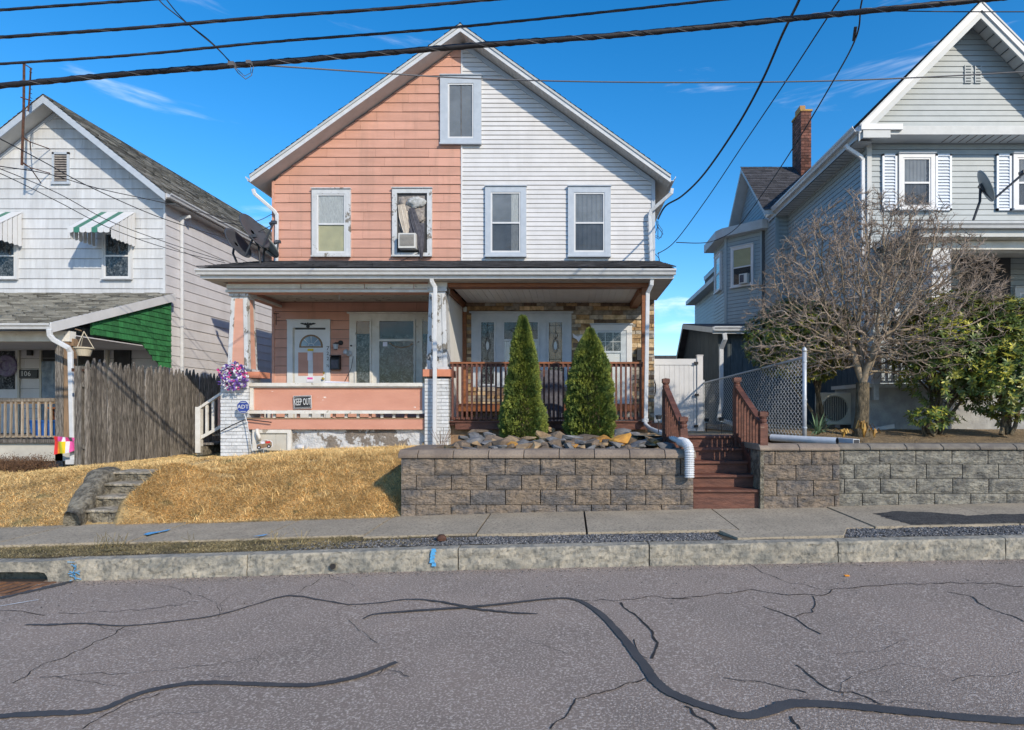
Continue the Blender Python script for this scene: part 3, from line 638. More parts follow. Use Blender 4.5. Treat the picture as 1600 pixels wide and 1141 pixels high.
MB().box(-8.78, -8.665, 10.78, 10.9, .5, 2.38).build('post', 'graywood', t)
MB().box(-8.74, -8.65, 13.0, 13.1, .5, 2.35).build('post', 'graywood', t)
MB().box(-8.80, -8.79+.01, 10.74, 10.78, 2.28, 2.34).box(-8.72, -8.63, 10.80, 10.84, 2.29, 2.33).build('hinge', 'rust', t)

# ------------------------------------------------------------------ vinyl gate
t = thing('vinyl_gate', 'white vinyl privacy gate between the duplex and the dark shed', 'gate', (2.5, 14, 1.1))
X0, X1 = PX(1019, 14), PX(1088, 14); Zb, Zt = PZ(674, 14), PZ(561, 14)
k = 8
for i in range(k):
    a = X0+.06+(X1-X0-.12)*i/k; b = X0+.06+(X1-X0-.12)*(i+1)/k
    MB().box(a+.002, b-.002, 13.985, 14.015, Zb+.1, Zt-.13).build('board', 'white', t)
MB().box(X0, X0+.06, 13.97, 14.03, Zb, Zt).box(X1-.06, X1, 13.97, 14.03, Zb, Zt).box(X0+.06, X1-.06, 13.97, 14.03, Zt-.14, Zt).box(X0+.06, X1-.06, 13.97, 14.03, Zb, Zb+.1).build('gate_frame', 'white', t)
p_ = MB().box(X1+.01, X1+.14, 13.94, 14.07, Zb-.1, Zt+.07).build('gate_post', 'vinyl', t)
MB().box(X1, X1+.15, 13.93, 14.08, Zt+.07, Zt+.09).build('post_cap', 'vinyl', p_)
for z in (Zt-.1, Zb+.12): MB().box(X1-.07, X1+.03, 13.925, 13.94, z-.03, z+.03).build('hinge', 'iron', t)
MB().box(X1-.05, X1+.04, 13.9, 13.94, (Zb+Zt)/2-.02, (Zb+Zt)/2+.03).build('latch', 'iron', t)
MB().box(X0+.0, X0+.03, 13.9, 13.965, Zt-.28, Zt-.2).build('latch', 'iron', t)
MB().tube([(X0+.04, 13.93, Zt-.5), (X0+.06, 13.88, Zt-.6), (X0+.06, 13.88, Zt-.75), (X0+.04, 13.93, Zt-.85)], .015).build('handle', 'iron', t)

# ------------------------------------------------------------------ chain-link fence
t = thing('chain_link_fence', 'galvanised chain-link fence panel running back from the steel post by the stairs', 'fence', (3.2, 11, 1.2))
A = Vector((PX(1257, 8.75), 8.75, 1.16)); B = Vector((3.08, 14.0, 1.10)); At = 2.38; Bt = 2.24
MB().tube([(A.x, A.y, 1.05), (A.x, A.y, 2.44)], .030, 12).lathe([(.034, 0), (.034, .03), (.02, .06), (.004, .075)], (A.x, A.y, 2.44), 12).build('post', 'galv', t, smooth=True)
for z in (1.35, 1.75, 2.3): MB().lathe([(.036, -.012), (.036, .012)], (A.x, A.y, z), 12).build('tension_band', 'galv', t)
MB().tube([(B.x, B.y, 1.0), (B.x, B.y, Bt+.05)], .028, 10).build('post', 'galv', t)
MB().tube([(A.x, A.y, At-.02), (B.x, B.y, Bt-.02)], .018, 8).build('top_rail', 'galv', t)
vs = []; fs = []
def wire(pts, r=.0048):
    mb = MB().tube(pts, r, 3, False); b = len(vs); vs.extend(tuple(v) for v in mb.v); fs.extend(tuple(b+i for i in f) for f in mb.f)
Ln = (B-A).length; zbot = 1.20; cell = .062
d = (B-A).normalized(); nrm = Vector((-d.y, d.x, 0)); nrm = nrm if nrm.y < 0 else -nrm
s_ = 0; k = 0
while s_ < Ln:
    f = s_/Ln; zt = At*(1-f)+Bt*f; z = zbot-.02*f; pts = []; j = 0
    while z < zt+.005:
        off = (cell/2 if (j+k) % 2 else -cell/2)*.98
        pts.append(A+d*max(0, (s_+off))+nrm*(.003 if j % 2 else -.003)); pts[-1].z = z; z += cell*.62; j += 1
    wire(pts); s_ += cell; k += 1
npmesh('wire_mesh', vs, [f for f in fs], 'galv', t)['kind'] = 'stuff'

# ------------------------------------------------------------------ pipes lying on the garden wall
MB_ = MB().tube([P(1205, 684, 8.75), P(1256, 687, 8.4), P(1308, 689.5, 8.08)], .050, 16, False); o = MB_.build('drain_pipe', 'gutter', smooth=True)
e_ = P(1308, 689.5, 8.08); tag(o, 'round white drain pipe lying on the wall cap below the chain-link post', 'pipe')
MB().lathe([(.044, .001), (.044, .004)], (e_.x, e_.y, e_.z), 16, 'X').build('pipe_mouth', 'blk', o)

a = P(1304, 687, 8.65); b = P(1338, 690, 8.22)
o = MB().bar(a, b, .10, .062).build('drain_pipe', 'gutter'); tag(o, 'square white downspout extension lying beside the bare tree trunk', 'pipe')
MB().bar(b+(b-a).normalized()*-.01, b+(b-a).normalized()*.004, .084, .046).build('pipe_mouth', 'blk', o)
a = P(1325, 679, 10.6); b = P(1425, 660, 10.9)
o = MB().bar(a, b, .08, .07).build('drain_pipe', 'gutter'); tag(o, 'long white downspout pipe on the soil in front of the grey house foundation', 'pipe')
# ------------------------------------------------------------------ shared house builders
def board(x0b, x1b, x0t, x1t, z0, z1, pr, X, m, parent, y=0., name='siding_board', pt=.003):
    z0 = z0+min(.009, (z1-z0)*.13)
    ja, jb = (rr(-.003, .004), rr(-.003, .004)) if pr > .014 else (0, 0)
    v = [(x0b, y-pr-ja, z0+ja), (x1b, y-pr-jb, z0+jb), (x1b, y, z0), (x0b, y, z0), (x0t, y-pt, z1), (x1t, y-pt, z1), (x1t, y, z1), (x0t, y, z1)]
    return MB(X).hexa(v).build(name, m, parent)
def siding(parent, X, x0, x1, z0, z1, exp, pr, m, apex=None, seg=None, y=0., holes=(), xl=None, xr=None, start=None):
    """courses of boards. apex=(xa, za, slope): clip under a gable. holes: (x0,x1,z0,z1) skipped. seg: mean shingle length"""
    z = z0 if start is None else start; k = 0
    while z < z1-.01:
        a = max(z, z0); b = min(z+exp, z1)
        def lim(zz):
            l, r = x0, x1
            if apex: hw = (apex[1]-zz)/apex[2]; l = max(l, apex[0]-hw); r = min(r, apex[0]+hw)
            return l, r
        lb, rb = lim(a); lt, rt = lim(b)
        if rb-lb > .06:
            if rt < lt: lt = rt = (lt+rt)/2
            cuts = [lb]
            if seg:
                x = lb+rr(.3, 1)*seg
                while x < rb-.2: cuts.append(x); x += seg*rr(.93, 1.07)
            cuts.append(rb)
            for i in range(len(cuts)-1):
                p, q = cuts[i], cuts[i+1]; spans = [(p, q)]
                for h in holes:
                    if a >= h[2]-.01 and b <= h[3]+.01:
                        ns = []
                        for (u, v) in spans:
                            if h[1] <= u or h[0] >= v: ns.append((u, v)); continue
                            if h[0] > u: ns.append((u, h[0]))
                            if h[1] < v: ns.append((h[1], v))
                        spans = ns
                for (u, v) in spans:
                    if v-u < .05: continue
                    gl = .0022 if seg else 0
                    ut = max(u, lt) if i == 0 or u < lt else u; vt = min(v, rt)
                    if i == 0 and u == lb: ut = lt
                    if i == len(cuts)-2 and v == rb: vt = rt
                    if vt < ut: ut = vt = (ut+vt)/2
                    board(u+gl, v-gl, ut+gl, vt-gl, a, b, pr*(rr(.9, 1.15) if seg else 1), X, m, parent, y)
        z += exp; k += 1
def window(parent, X, x0, x1, z0, z1, c=.11, casing='trim', back='pane_backing', sashm='white', dh=True, g='glass', proud=.07, low=None, sill=True, head=True, curtain=None, open_=False, cs=None):
    """x0..z1 outer casing"""
    mb = MB(X)
    cb = c*.8
    mb.box(x0, x0+c, -proud, 0, z0, z1-c).box(x1-c, x1, -proud, 0, z0, z1-c).box(x0, x1, -proud, 0, z1-c, z1).box(x0+c, x1-c, -proud, 0, z0, z0+cb)
    w_ = mb.build('window', casing, parent)
    if head: MB(X).box(x0-.012, x1+.012, -proud-.03, 0.0, z1+.001, z1+.02).build('drip_cap', casing, w_)
    if sill: MB(X).box(x0-.01, x1+.01, -proud-.035, -proud+.0, z0-.005, z0+.03).build('sill', casing, w_)
    a, b, d, e = x0+c, x1-c, z0+cb, z1-c; s = .032; zm = d+(e-d)*.49
    if open_: return w_, (a, b, d, e)
    fr = MB(X).box(a, a+s, -.058, -.028, d, e).box(b-s, b, -.058, -.028, d, e).box(a+s, b-s, -.058, -.028, e-s, e).box(a+s, b-s, -.058, -.028, d, d+s*1.2)
    if dh: fr.box(a+s, b-s, -.062, -.028, zm-.018, zm+.018)
    sa = fr.build('sash', sashm, w_)
    if dh:
        MB(X).box(a+s, b-s, -.047, -.044, zm+.018, e-s).build('pane', g, w_)
        MB(X).box(a+s, b-s, -.047, -.044, d+s*1.2, zm-.018).build('pane', 'screen' if g == 'glass' and low is None else g, w_)
    else: MB(X).box(a+s, b-s, -.047, -.044, d+s*1.2, e-s).build('pane', g, w_)
    if low: 
        MB(X).box(a+s, b-s, -.034, -.031, zm, e).build('pane_backing', back, w_); MB(X).box(a+s, b-s, -.034, -.031, d, zm).build('pane_backing', low, w_)
    else: MB(X).box(a+s, b-s, -.034, -.031, d, e).build('pane_backing', back, w_)
    if curtain:      # folded curtain strip(s): list of (f0, f1, material)
        for f0, f1, cm in curtain:
            xa = a+s+(b-a-2*s)*f0; xb = a+s+(b-a-2*s)*f1; n = 18
            vs = []
            for i in range(n+1):
                x = xa+(xb-xa)*i/n; yy = -.038+.003*math.sin(i*2.1)
                vs += [(x, yy, d+s), (x, yy, e-s)]
            MB(X).add(vs, [(2*i, 2*i+2, 2*i+3, 2*i+1) for i in range(n)]).build('curtain', cm, w_)
    return w_, (a, b, d, e)
def plane_matrix(O, U, V):
    U = Vector(U).normalized(); V = Vector(V); V = (V-U*V.dot(U)).normalized(); Nn = U.cross(V)
    m = Matrix((U, V, Nn)).transposed().to_4x4(); m.translation = Vector(O); return m
def shingles(parent, O, U, V, w_, h, exp=.15, tab=.3, m='shingle', clip=None, name='roof_shingles', th=.012):
    """stepped shingle tabs on a roof plane as one joined part"""
    X = plane_matrix(O, U, V); mb = MB(X); r = 0; y = 0
    while y < h-.005:
        y2 = min(y+exp, h); x = -(r % 2)*tab/2-rr(0, .1)
        while x < w_:
            a, b = max(x, 0), min(x+tab-.006, w_)
            if clip:
                a = max(a, clip(y)[0]); b = min(b, clip(y)[1])
            if b-a > .02:
                t_ = th*rr(.7, 1.5)
                mb.add([(a, y+rr(-.006, .004), t_+.004), (b, y+rr(-.006, .004), t_+.004), (b, y2+.01, .003), (a, y2+.01, .003), (a, y, 0), (b, y, 0)], [(0, 1, 2, 3), (4, 5, 1, 0)])
            x += tab
        y += exp; r += 1
    o = mb.build(name, m, parent); o['kind'] = 'stuff'; return o
def downspout(parent, pts, m='gutter', w_=.075, d=.055, name='downspout'):
    mb = MB(); pts = [Vector(p) for p in pts]
    for a, b in zip(pts[:-1], pts[1:]):
        dd = (b-a).normalized()*.02; mb.bar(a-dd, b+dd, w_, d, up=(0, 1, 0) if abs((b-a).normalized().y) < .9 else (0, 0, 1))
    o = mb.build(name, m, parent)
    mo = o.modifiers.new('b', 'BEVEL'); mo.width = .012; mo.segments = 2
    return o
def gutter(parent, a, b, r=.06, m='gutter', name='gutter', side=-1):
    """K-style gutter running a->b, outward direction given by side (vector)"""
    a = Vector(a); b = Vector(b); d = (b-a).normalized(); n = Vector(side).normalized()
    pr = [(0, -.10), (.07, -.10), (.085, -.06), (.115, -.03), (.12, 0), (.11, 0), (.105, -.02), (.06, -.09), (.01, -.09), (.01, 0), (0, 0)]
    vs = []
    for p in (a, b):
        for (u, z) in pr: vs.append(p+n*u+Vector((0, 0, z)))
    k = len(pr); fs = [(i, (i+1) % k, k+(i+1) % k, k+i) for i in range(k)]+[tuple(range(k))[::-1], tuple(range(k, 2*k))]
    o = MB().add(vs, fs).build(name, m, parent)
    return o

# ================================================================== DUPLEX
DF = 13.57; XL, XR, XC = -6.614, 1.886, -2.40
hx = thing('duplex_house', 'two-family house, left half pink and right half white, with a shared front porch', 'house', ((XL+XR)/2, DF+2, 1.0))
AX, AZ_, SL = -2.364, 9.78, .718      # siding gable apex under the rake
ZE = AZ_-(AX-XL)*SL
wl = MB().prism([(XL, .7), (XR, .7), (XR, ZE), (AX, AZ_), (XL, ZE)], DF+.002, 24.2).build('wall', 'wrap', hx)
I = T(0, DF, 0)
wp = MB().box(XL+.02, XC-.02, DF-.002, DF+.02, 4.84, 4.88).build('pink_wall', 'pink', hx)
ww = MB().box(XC+.02, XR-.02, DF-.002, DF+.02, 4.84, 4.88).build('white_wall', 'vinyl', hx)
def W(px0, px1, py0, py1, D=DF): return PX(px0, D), PX(px1, D), PZ(py1, D), PZ(py0, D)
w1 = W(489, 549, 297, 402.5); w2 = W(614, 675.7, 296, 402); wa = W(688.7, 752.6, 120.6, 227.6); w3 = W(758.6, 822.6, 293, 402.6); w4 = W(887.5, 954, 293, 402.6)
siding(wp, I, XL, XC-.012, 4.84, 9.7, .2025, .018, 'pink', apex=(AX, AZ_, SL), seg=1.12, start=4.80)
siding(ww, I, XC+.012, XR, 4.88, 9.7, .1016, .016, 'vinyl', apex=(AX, AZ_, SL), start=4.88)
# lower storey pink siding under the porch
siding(wp, I, XL, XC-.012, 1.43, 4.2, .2025, .018, 'pink', seg=1.12, start=1.36, holes=((PX(450, DF), PX(516, DF), 1.2, PZ(502, DF)), (PX(548, DF), PX(690, DF), PZ(597, DF)-.7, PZ(492, DF))))
MB(I).box(XC-.02, XC+.012, -.03, 0, 4.85, 9.72).build('corner_strip', 'white', ww)
MB(I).box(XR-.06, XR+.02, -.03, 0, 4.85, ZE-.02).build('corner_post', 'trim', ww)
MB(I).box(XL-.02, XL+.035, -.026, 0, 1.2, ZE-.02).build('corner_post', 'pink', wp)
# left side wall siding (seen obliquely past the porch) and right side
siding(wp, T(XL, 24.2, 0, -PI/2), 0, 10.6, 1.2, ZE, .2025, .015, 'pink', seg=None)
siding(ww, T(XR, DF, 0, PI/2), 0, 10.6, 1.2, ZE, .1016, .012, 'vinyl')
def cur(*a): return a
window(hx, I, *w1, c=.11, back='curtain', low='cream', casing='trim_chip')
window(hx, I, *w3, c=.125, back='pane_backing', low=None, curtain=[(.7, .97, 'curtain')])
window(hx, I, *w4, c=.135, back='pane_backing', curtain=[(.0, 1., 'pane_backing')])
window(hx, I, *wa, c=.17, back='pane_backing', dh=False, curtain=[(.49, .53, 'cloth1')])
wi2, (a, b, d, e) = window(hx, I, *w2, c=.105, casing='trim_chip', open_=True)
# dark sheet standing in for the unlit room behind the stuffed window
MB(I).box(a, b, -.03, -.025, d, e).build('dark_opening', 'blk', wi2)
# drapes stuffed in the window
rg = thing('stuffed_bedding', 'bundle of blankets and cloths stuffed in the open pink-side window', 'bedding', ((a+b)/2, DF-.05, d))
def blob(x, y, z, rx, ry, rz, m, parent, name, sq=.25, seed=0, rot=0, nu=20, nv=12):
    vs = []
    for j in range(nv+1):
        th = PI*j/nv
        for i in range(nu):
            ph = 2*PI*i/nu; v = Vector((math.sin(th)*math.cos(ph), math.sin(th)*math.sin(ph), math.cos(th)))
            k = 1+sq*noise.noise(v*2.4+Vector((seed, 0, 0)))+sq*.5*noise.noise(v*7+Vector((0, seed, 0)))
            p = Vector((v.x*rx*k, v.y*ry*k, v.z*rz*k)); p.rotate(Matrix.Rotation(rot, 3, 'Y')); vs.append(p+Vector((x, y, z)))
    fs = [(j*nu+i, j*nu+(i+1) % nu, (j+1)*nu+(i+1) % nu, (j+1)*nu+i) for j in range(nv) for i in range(nu)]
    return MB().add(vs, fs).build(name, m, parent, smooth=True)
yb = DF-.045
blob(PX(652, DF), yb-.02, PZ(318, DF), .20, .06, .12, 'fleece', rg, 'pillow', seed=3, sq=.35)
blob(PX(645, DF), yb+.01, PZ(332, DF), .26, .03, .10, 'cloth1', rg, 'blanket', seed=13, sq=.5)
blob(PX(630, DF), yb, PZ(317, DF), .07, .05, .10, 'cloth1', rg, 'blanket', seed=5)
blob(PX(654, DF), yb, PZ(342, DF), .15, .05, .13, 'cloth1', rg, 'blanket', seed=8, sq=.6)
blob(PX(633, DF), yb, PZ(335, DF), .09, .04, .16, 'cloth2', rg, 'blanket', seed=18, sq=.6)
def drape(pts, wid, m, parent, name='cloth', y=yb-.03, folds=5):
    vs = []; n = len(pts); k = 12
    for j, (x, z) in enumerate(pts):
        for i in range(k+1):
            u = i/k-.5; vs.append((x+u*wid[j], y-.012+.016*math.sin(u*folds*2*PI+j*.3)-.015*math.cos(u*PI), z+.02*u))
    fs = [(j*(k+1)+i, j*(k+1)+i+1, (j+1)*(k+1)+i+1, (j+1)*(k+1)+i) for j in range(n-1) for i in range(k)]
    return MB().add(vs, fs).build(name, m, parent, smooth=True)
q = lambda px, py: (PX(px, DF), PZ(py, DF))
drape([q(644, 308), q(644, 330), q(644, 352), q(646, 366)], [.58, .58, .56, .45], 'cloth1', rg, y=yb+.015, folds=7)
drape([q(629, 322), q(632, 340), q(636, 358), q(637, 370)], [.16, .20, .17, .07], 'cloth2', rg)
drape([q(645, 328), q(651, 350), q(658, 372), q(660, 388), q(661, 406)], [.13, .18, .19, .13, .04], 'cloth3', rg, y=yb-.05)
drape([q(640, 345), q(643, 358), q(645, 371)], [.16, .14, .12], 'cloth3', rg, y=yb-.01)
MB().box(PX(651, DF), PX(664, DF), yb-.01, yb, PZ(390, DF), PZ(350, DF)).build('dark_board', 'cloth3', rg)
# window air conditioner
ac = thing('window_air_conditioner', 'small off-white air conditioner sticking out below the stuffed bedding', 'air conditioner', (PX(640, DF), DF-.15, PZ(392, DF)))
xa, xb, za, zb = PX(627, DF), PX(653.5, DF), PZ(392, DF), PZ(369, DF)
MB().box(xa, xb, DF-.24, DF-.03, za, zb).build('casing', 'acwhite', ac)
MB().box(xa+.035, xb-.035, DF-.246, DF-.24, za+.05, zb-.035).build('grille_back', 'cloth3', ac)
for k in range(9): MB().box(xa+.035, xb-.035, DF-.256, DF-.246, za+.055+k*.026, za+.066+k*.026).build('louvre', 'acbeige', ac)
MB().tube([P(655, 395, DF-.1), P(640, 402, DF-.05), P(625, 408, DF-.03)], .006, 5).build('cord', 'rubber', ac)

# ---- roof of the duplex
RF = DF-.42; RB = 24.6; ov = .30
ridge = Vector((AX, 0, AZ_+.16))
for s in (-1, 1):
    xe = AX+s*(AX-XL+ov) if s < 0 else XR+ov; xe = (XL-ov) if s < 0 else (XR+ov)
    ze = ridge.z-abs(xe-AX)*SL
    poly = [(AX, ridge.z-.13), (xe, ze-.13), (xe, ze), (AX, ridge.z)]
    if s > 0: poly = poly
    rf = MB().prism(poly, RF+.02, RB).build('roof', 'soffit', hx)
    # rake boards (two stepped boards)
    for (dy, t0, t1, m_) in ((0, -.15, -.045, 'gutter'), (-.022, -.05, .005, 'greytrim')):
        MB().prism([(AX, ridge.z+t0), (xe, ze+t0), (xe, ze+t1), (AX, ridge.z+t1)], RF+dy, RF+.019+dy*.0).build('rake_board', m_, rf)
    Lr = math.hypot(xe-AX, ridge.z-ze)
    if s < 0: shingles(rf, (xe, RB, ze+.006), (0, -1, 0), (AX-xe, 0, ridge.z-ze), RB-RF+.03, Lr+.02, .14, .33)
    else: shingles(rf, (xe, RF-.03, ze+.006), (0, 1, 0), (AX-xe, 0, ridge.z-ze), RB-RF+.03, Lr+.02, .14, .33)
    gutter(rf, (xe, RF+.03, ze-.01), (xe, RB, ze-.03), side=(s, 0, 0))
    # soffit panel seams on the raking soffit
    if s > 0:
        for k in range(52):
            u = (k+.5)/52; x = AX+(xe-AX)*u; z = ridge.z-.13-abs(x-AX)*SL
            MB().box(x-.003, x+.003, RF+.03, DF-.02, z-.006, z+.02).build('soffit_seam', 'greytrim', rf)
    # frieze board under the rake on wall
    xw = XL if s < 0 else XR
    zf = AZ_-.0-abs(xw-AX)*SL
    if s > 0: MB().prism([(AX+.02, AZ_-.13-.0), (xw, zf-.12), (xw, zf), (AX+.02, AZ_)], DF-.026, DF-.0).build('frieze_board', 'trim', rf)
# eave downspouts
rz = lambda py, D: PZ(py, D)
downspout(hx, [P(396, 297, 13.3), P(398, 303, 13.3), P(429, 330, 13.48), P(433, 336, 13.5), P(432, 412, 13.5)])
downspout(hx, [P(1050, 296, 13.3), P(1049, 302, 13.3), P(1017, 330, 13.45), P(1015, 338, 13.46), P(1018, 414, 13.46)])

# ---- porch roof (shed roof over the whole front)
GZ = 4.20; YF = 11.27; XPL, XPR = -6.87, 1.94
pr_ = MB().prismx([(YF, GZ-.02), (DF-.02, 4.80), (DF-.02, 4.88), (YF, GZ+.04)], XPL, XPR).build('porch_roof', 'shingle_dark', hx)
shingles(pr_, (XPL-.03, YF-.04, GZ+.045), (1, 0, 0), (0, DF-YF, .66), XPR-XPL+.06, 2.4, .14, .33, 'shingle_dark')
for (x0, x1) in ((XPL+.02, XPR-.02),):
    MB().box(x0, x1, YF+.01, YF+.05, GZ-.16, GZ-.01).build('fascia', 'gutter', pr_)
MB().box(XPL+.03, XPR-.03, YF+.06, YF+.38, GZ-.155, GZ-.14).build('soffit', 'soffit', pr_)
gutter(pr_, (XPL-.02, YF+.01, GZ), (XPR+.02, YF+.01, GZ), side=(0, -1, 0))
# white end panels of the soffit: triangular returns seen at both ends
for (xa, xb) in ((XPL, XL-.02), (XR+.02, XPR)): MB().box(xa, xb, YF+.38, DF, GZ-.155, GZ-.14).build('soffit', 'soffit', pr_)
for x in (XPL, XPR-.02): MB().prismx([(YF+.04, GZ-.15), (DF, GZ-.15), (DF, 4.85), (YF+.04, GZ+.0)], x, x+.02).build('roof_end', 'gutter', pr_)

YP = 11.62; XPB = PX(1013, 11.62)
# beams
bm = MB().box(XL+.08, PX(690, YP), YP-.0, YP+.20, 3.84, GZ-.16).build('porch_beam', 'pink', hx)
xL0 = XL+.06; cuts = [xL0, PX(471, YP), PX(570, YP), PX(647, YP), PX(672, YP)]
for a, b in zip(cuts[:-1], cuts[1:]): MB().box(a+.008, b-.008, YP-.022, YP-.001, 3.915, 4.005).build('trim_board', 'whitedirty', bm)
MB().box(xL0, PX(680, YP), YP-.045, YP-.001, 3.845, 3.895).build('trim_board', 'whitedirty', bm)
bo = MB().box(PX(697, YP), XPB, YP-.0, YP+.20, PZ(449, YP), GZ-.16).build('porch_beam', 'orange', hx)
MB().box(PX(697, YP), XPB, YP-.035, YP-.001, PZ(449, YP), PZ(443, YP)-.0).build('trim_board', 'orange', bo)
MB().box(PX(697, YP), XPB+.05, YP-.03, YP-.001, GZ-.17, GZ-.156).build('soffit_vent', 'soffit', bo)
# side beams running back to the wall
for (x, m_, zb) in ((XL+.02, 'pink', 3.88), (XPB-.16, 'orange', 3.86)):
    b_ = MB().box(x, x+.16, YP+.2, DF-.03, zb, 4.04).build('side_beam', m_, hx)
    if m_ == 'pink': MB().box(x+.16, x+.19, YP+.2, DF-.03, zb-.0, zb+.05).build('trim_board', 'whitedirty', b_)
# ceilings
cl = MB().box(XL+.2, XC-.12, YP+.2, DF-.03, 4.025, 4.04).build('porch_ceiling', 'ceil_chip', hx)
for k in range(7):
    y = YP+.21+k*.245; MB().box(XL+.2, XC-.12, y, y+.235, 4.008, 4.024).build('ceiling_board', 'ceil_chip', cl)
cr_ = MB().box(XC+.12, XPB-.16, YP+.2, DF-.03, 4.00, 4.04).build('porch_ceiling', 'ceil', hx)
n = 27
for k in range(n):
    a = XC+.12+(XPB-.16-XC-.12)*k/n; b = XC+.12+(XPB-.16-XC-.12)*(k+1)/n
    MB().box(a+.003, b-.006, YP+.2, DF-.04, 3.985, 3.999).build('ceiling_board', 'ceil', cr_)
MB().tube([P(531, 458, 12.6), P(530, 468, 12.6)], .014, 8).build('light_fitting', 'white', cl)
# divider partition between the two porches
dv = MB().box(XC-.03, XC+.03, YP+.35, DF-.03, 1.43, 4.02).build('porch_divider', 'ceil', hx)
MB().box(XC+.03, XC+.08, YP+.3, DF-.03, 3.86, 3.98).build('trim_board', 'orange', dv)
MB().box(XC+.031, XC+.11, DF-.14, DF-.04, 1.36, 3.86).build('post', 'orange', dv)
# peach band above under-porch wall
# floor / decks
df = MB().box(XL, XC, YP-.03, DF-.03, 1.33, 1.42).build('porch_floor', 'graywood', hx)
dr = MB().box(XC+.04, XPB+.03, YP-.02, DF-.03, 1.31, 1.365).build('porch_floor', 'stain', hx)
MB().box(PX(712, YP), XPB+.05, YP-.05, YP-.021, PZ(671, YP), PZ(660, YP)).build('fascia_board', 'stain', dr)
MB().box(PX(704, YP), XPB+.07, YP-.08, YP-.0, PZ(660, YP), PZ(657.5, YP)).build('fascia_board', 'stain', dr)
MB().box(XPB+.08, 2.0, YP+.2, YP+1.0, 1.22, 1.34).build('side_landing', 'stain', dr)
# foundation
fd = MB(); n = 40; m_ = 6
vs = []
for j in range(m_+1):
    for i in range(n+1):
        x = PX(390, YP)+(XC-PX(390, YP))*i/n; z = .7+(1.26-.7)*j/m_
        vs.append((x, YP+.06+.05*noise.noise(Vector((x*3.5, z*5, 2)))+.02*noise.noise(Vector((x*11, z*13, 2))), z))
fd.add(vs, [(j*(n+1)+i, j*(n+1)+i+1, (j+1)*(n+1)+i+1, (j+1)*(n+1)+i) for j in range(m_) for i in range(n)])
fd.box(PX(390, YP), XC, YP+.15, YP+.3, .6, 1.30)
fo = fd.build('foundation', 'found', hx, smooth=True)
MB().box(XC+.04, XPB, YP+.1, YP+.3, .6, 1.30).build('foundation', 'brownwood', hx)
MB().box(XR-.25, XR, DF-.02, 24, .6, 1.30).build('foundation', 'oldconc', hx)
# basement window
bw = MB(); xa, xb, za, zb = PX(396, YP), PX(456, YP), PZ(704, YP), PZ(671, YP)
bw.box(xa, xa+.07, YP-.04, YP+.02, za, zb).box(xb-.07, xb, YP-.04, YP+.02, za, zb).box(xa+.07, xb-.07, YP-.04, YP+.02, zb-.07, zb)
bw = bw.build('basement_window', 'whitedirty', hx)
MB().box(xa+.07, (xa+xb)/2+.06, YP+.0, YP+.01, za, zb-.07).build('panel', 'acbeige', bw); MB().box((xa+xb)/2+.065, xb-.07, YP-.002, YP+.008, za, zb-.07).build('panel', 'acbeige', bw)
MB().tube([P(402, 671, YP-.1), P(402, 676, YP-.12), P(405, 682, YP-.14), P(405, 688, YP-.1)], .032, 10).build('vent_pipe', 'whitedirty', bw, smooth=True)

# ---- piers of white painted brick
def brick_pier(x0, x1, y0, y1, z0, z1, bm_='paintbrick'):
    t = MB().box(x0+.012, x1-.012, y0+.012, y1-.012, z0, z1).build('brick_pier', 'mortar', hx)
    h = .0675; k = 0; z = z0
    while z < z1-.02:
        z2 = min(z+h, z1); c = [x0]
        x = x0+(.21 if k % 2 else .10)
        while x < x1-.06: c.append(x); x += .21
        c.append(x1)
        for a, b in zip(c[:-1], c[1:]):
            j = rr(-.006, .004); MB().box(a+(.004 if a > x0 else 0), b-(.004 if b < x1 else 0), y0+j, y0+.011, z+.005, z2-.005).build('brick', bm_, t)
        for (a, b) in ((y0+.012, (y0+y1)/2-.002), ((y0+y1)/2+.002, y1)): MB().box(x1-.011, x1+rr(-.004, .004), a, b, z+.005, z2-.005).build('brick', bm_, t)
        z = z2; k += 1
    return t
p1 = brick_pier(PX(347, YP), PX(390, YP), YP-.05, YP+.42, .72, PZ(590, YP))
p2 = brick_pier(PX(664, YP-.1), PX(701, YP-.1), YP-.12, YP+.35, .80, PZ(600, YP-.1)+.1)
MB().box(PX(661, YP-.15), PX(704, YP-.15), YP-.17, YP+.40, PZ(590, YP)+.012, PZ(578, YP)).build('pier_cap', 'peach', p2)
MB().box(PX(372, YP), PX(406, YP), YP-.02, YP+.40, PZ(592, YP)+.02, PZ(581, YP)).build('pier_cap', 'peach', p1)
MB().box(PX(350, YP), PX(372, YP), YP-.0, YP+.40, PZ(592, YP)+.02, PZ(584, YP)).build('pier_cap', 'whitedirty', p1)
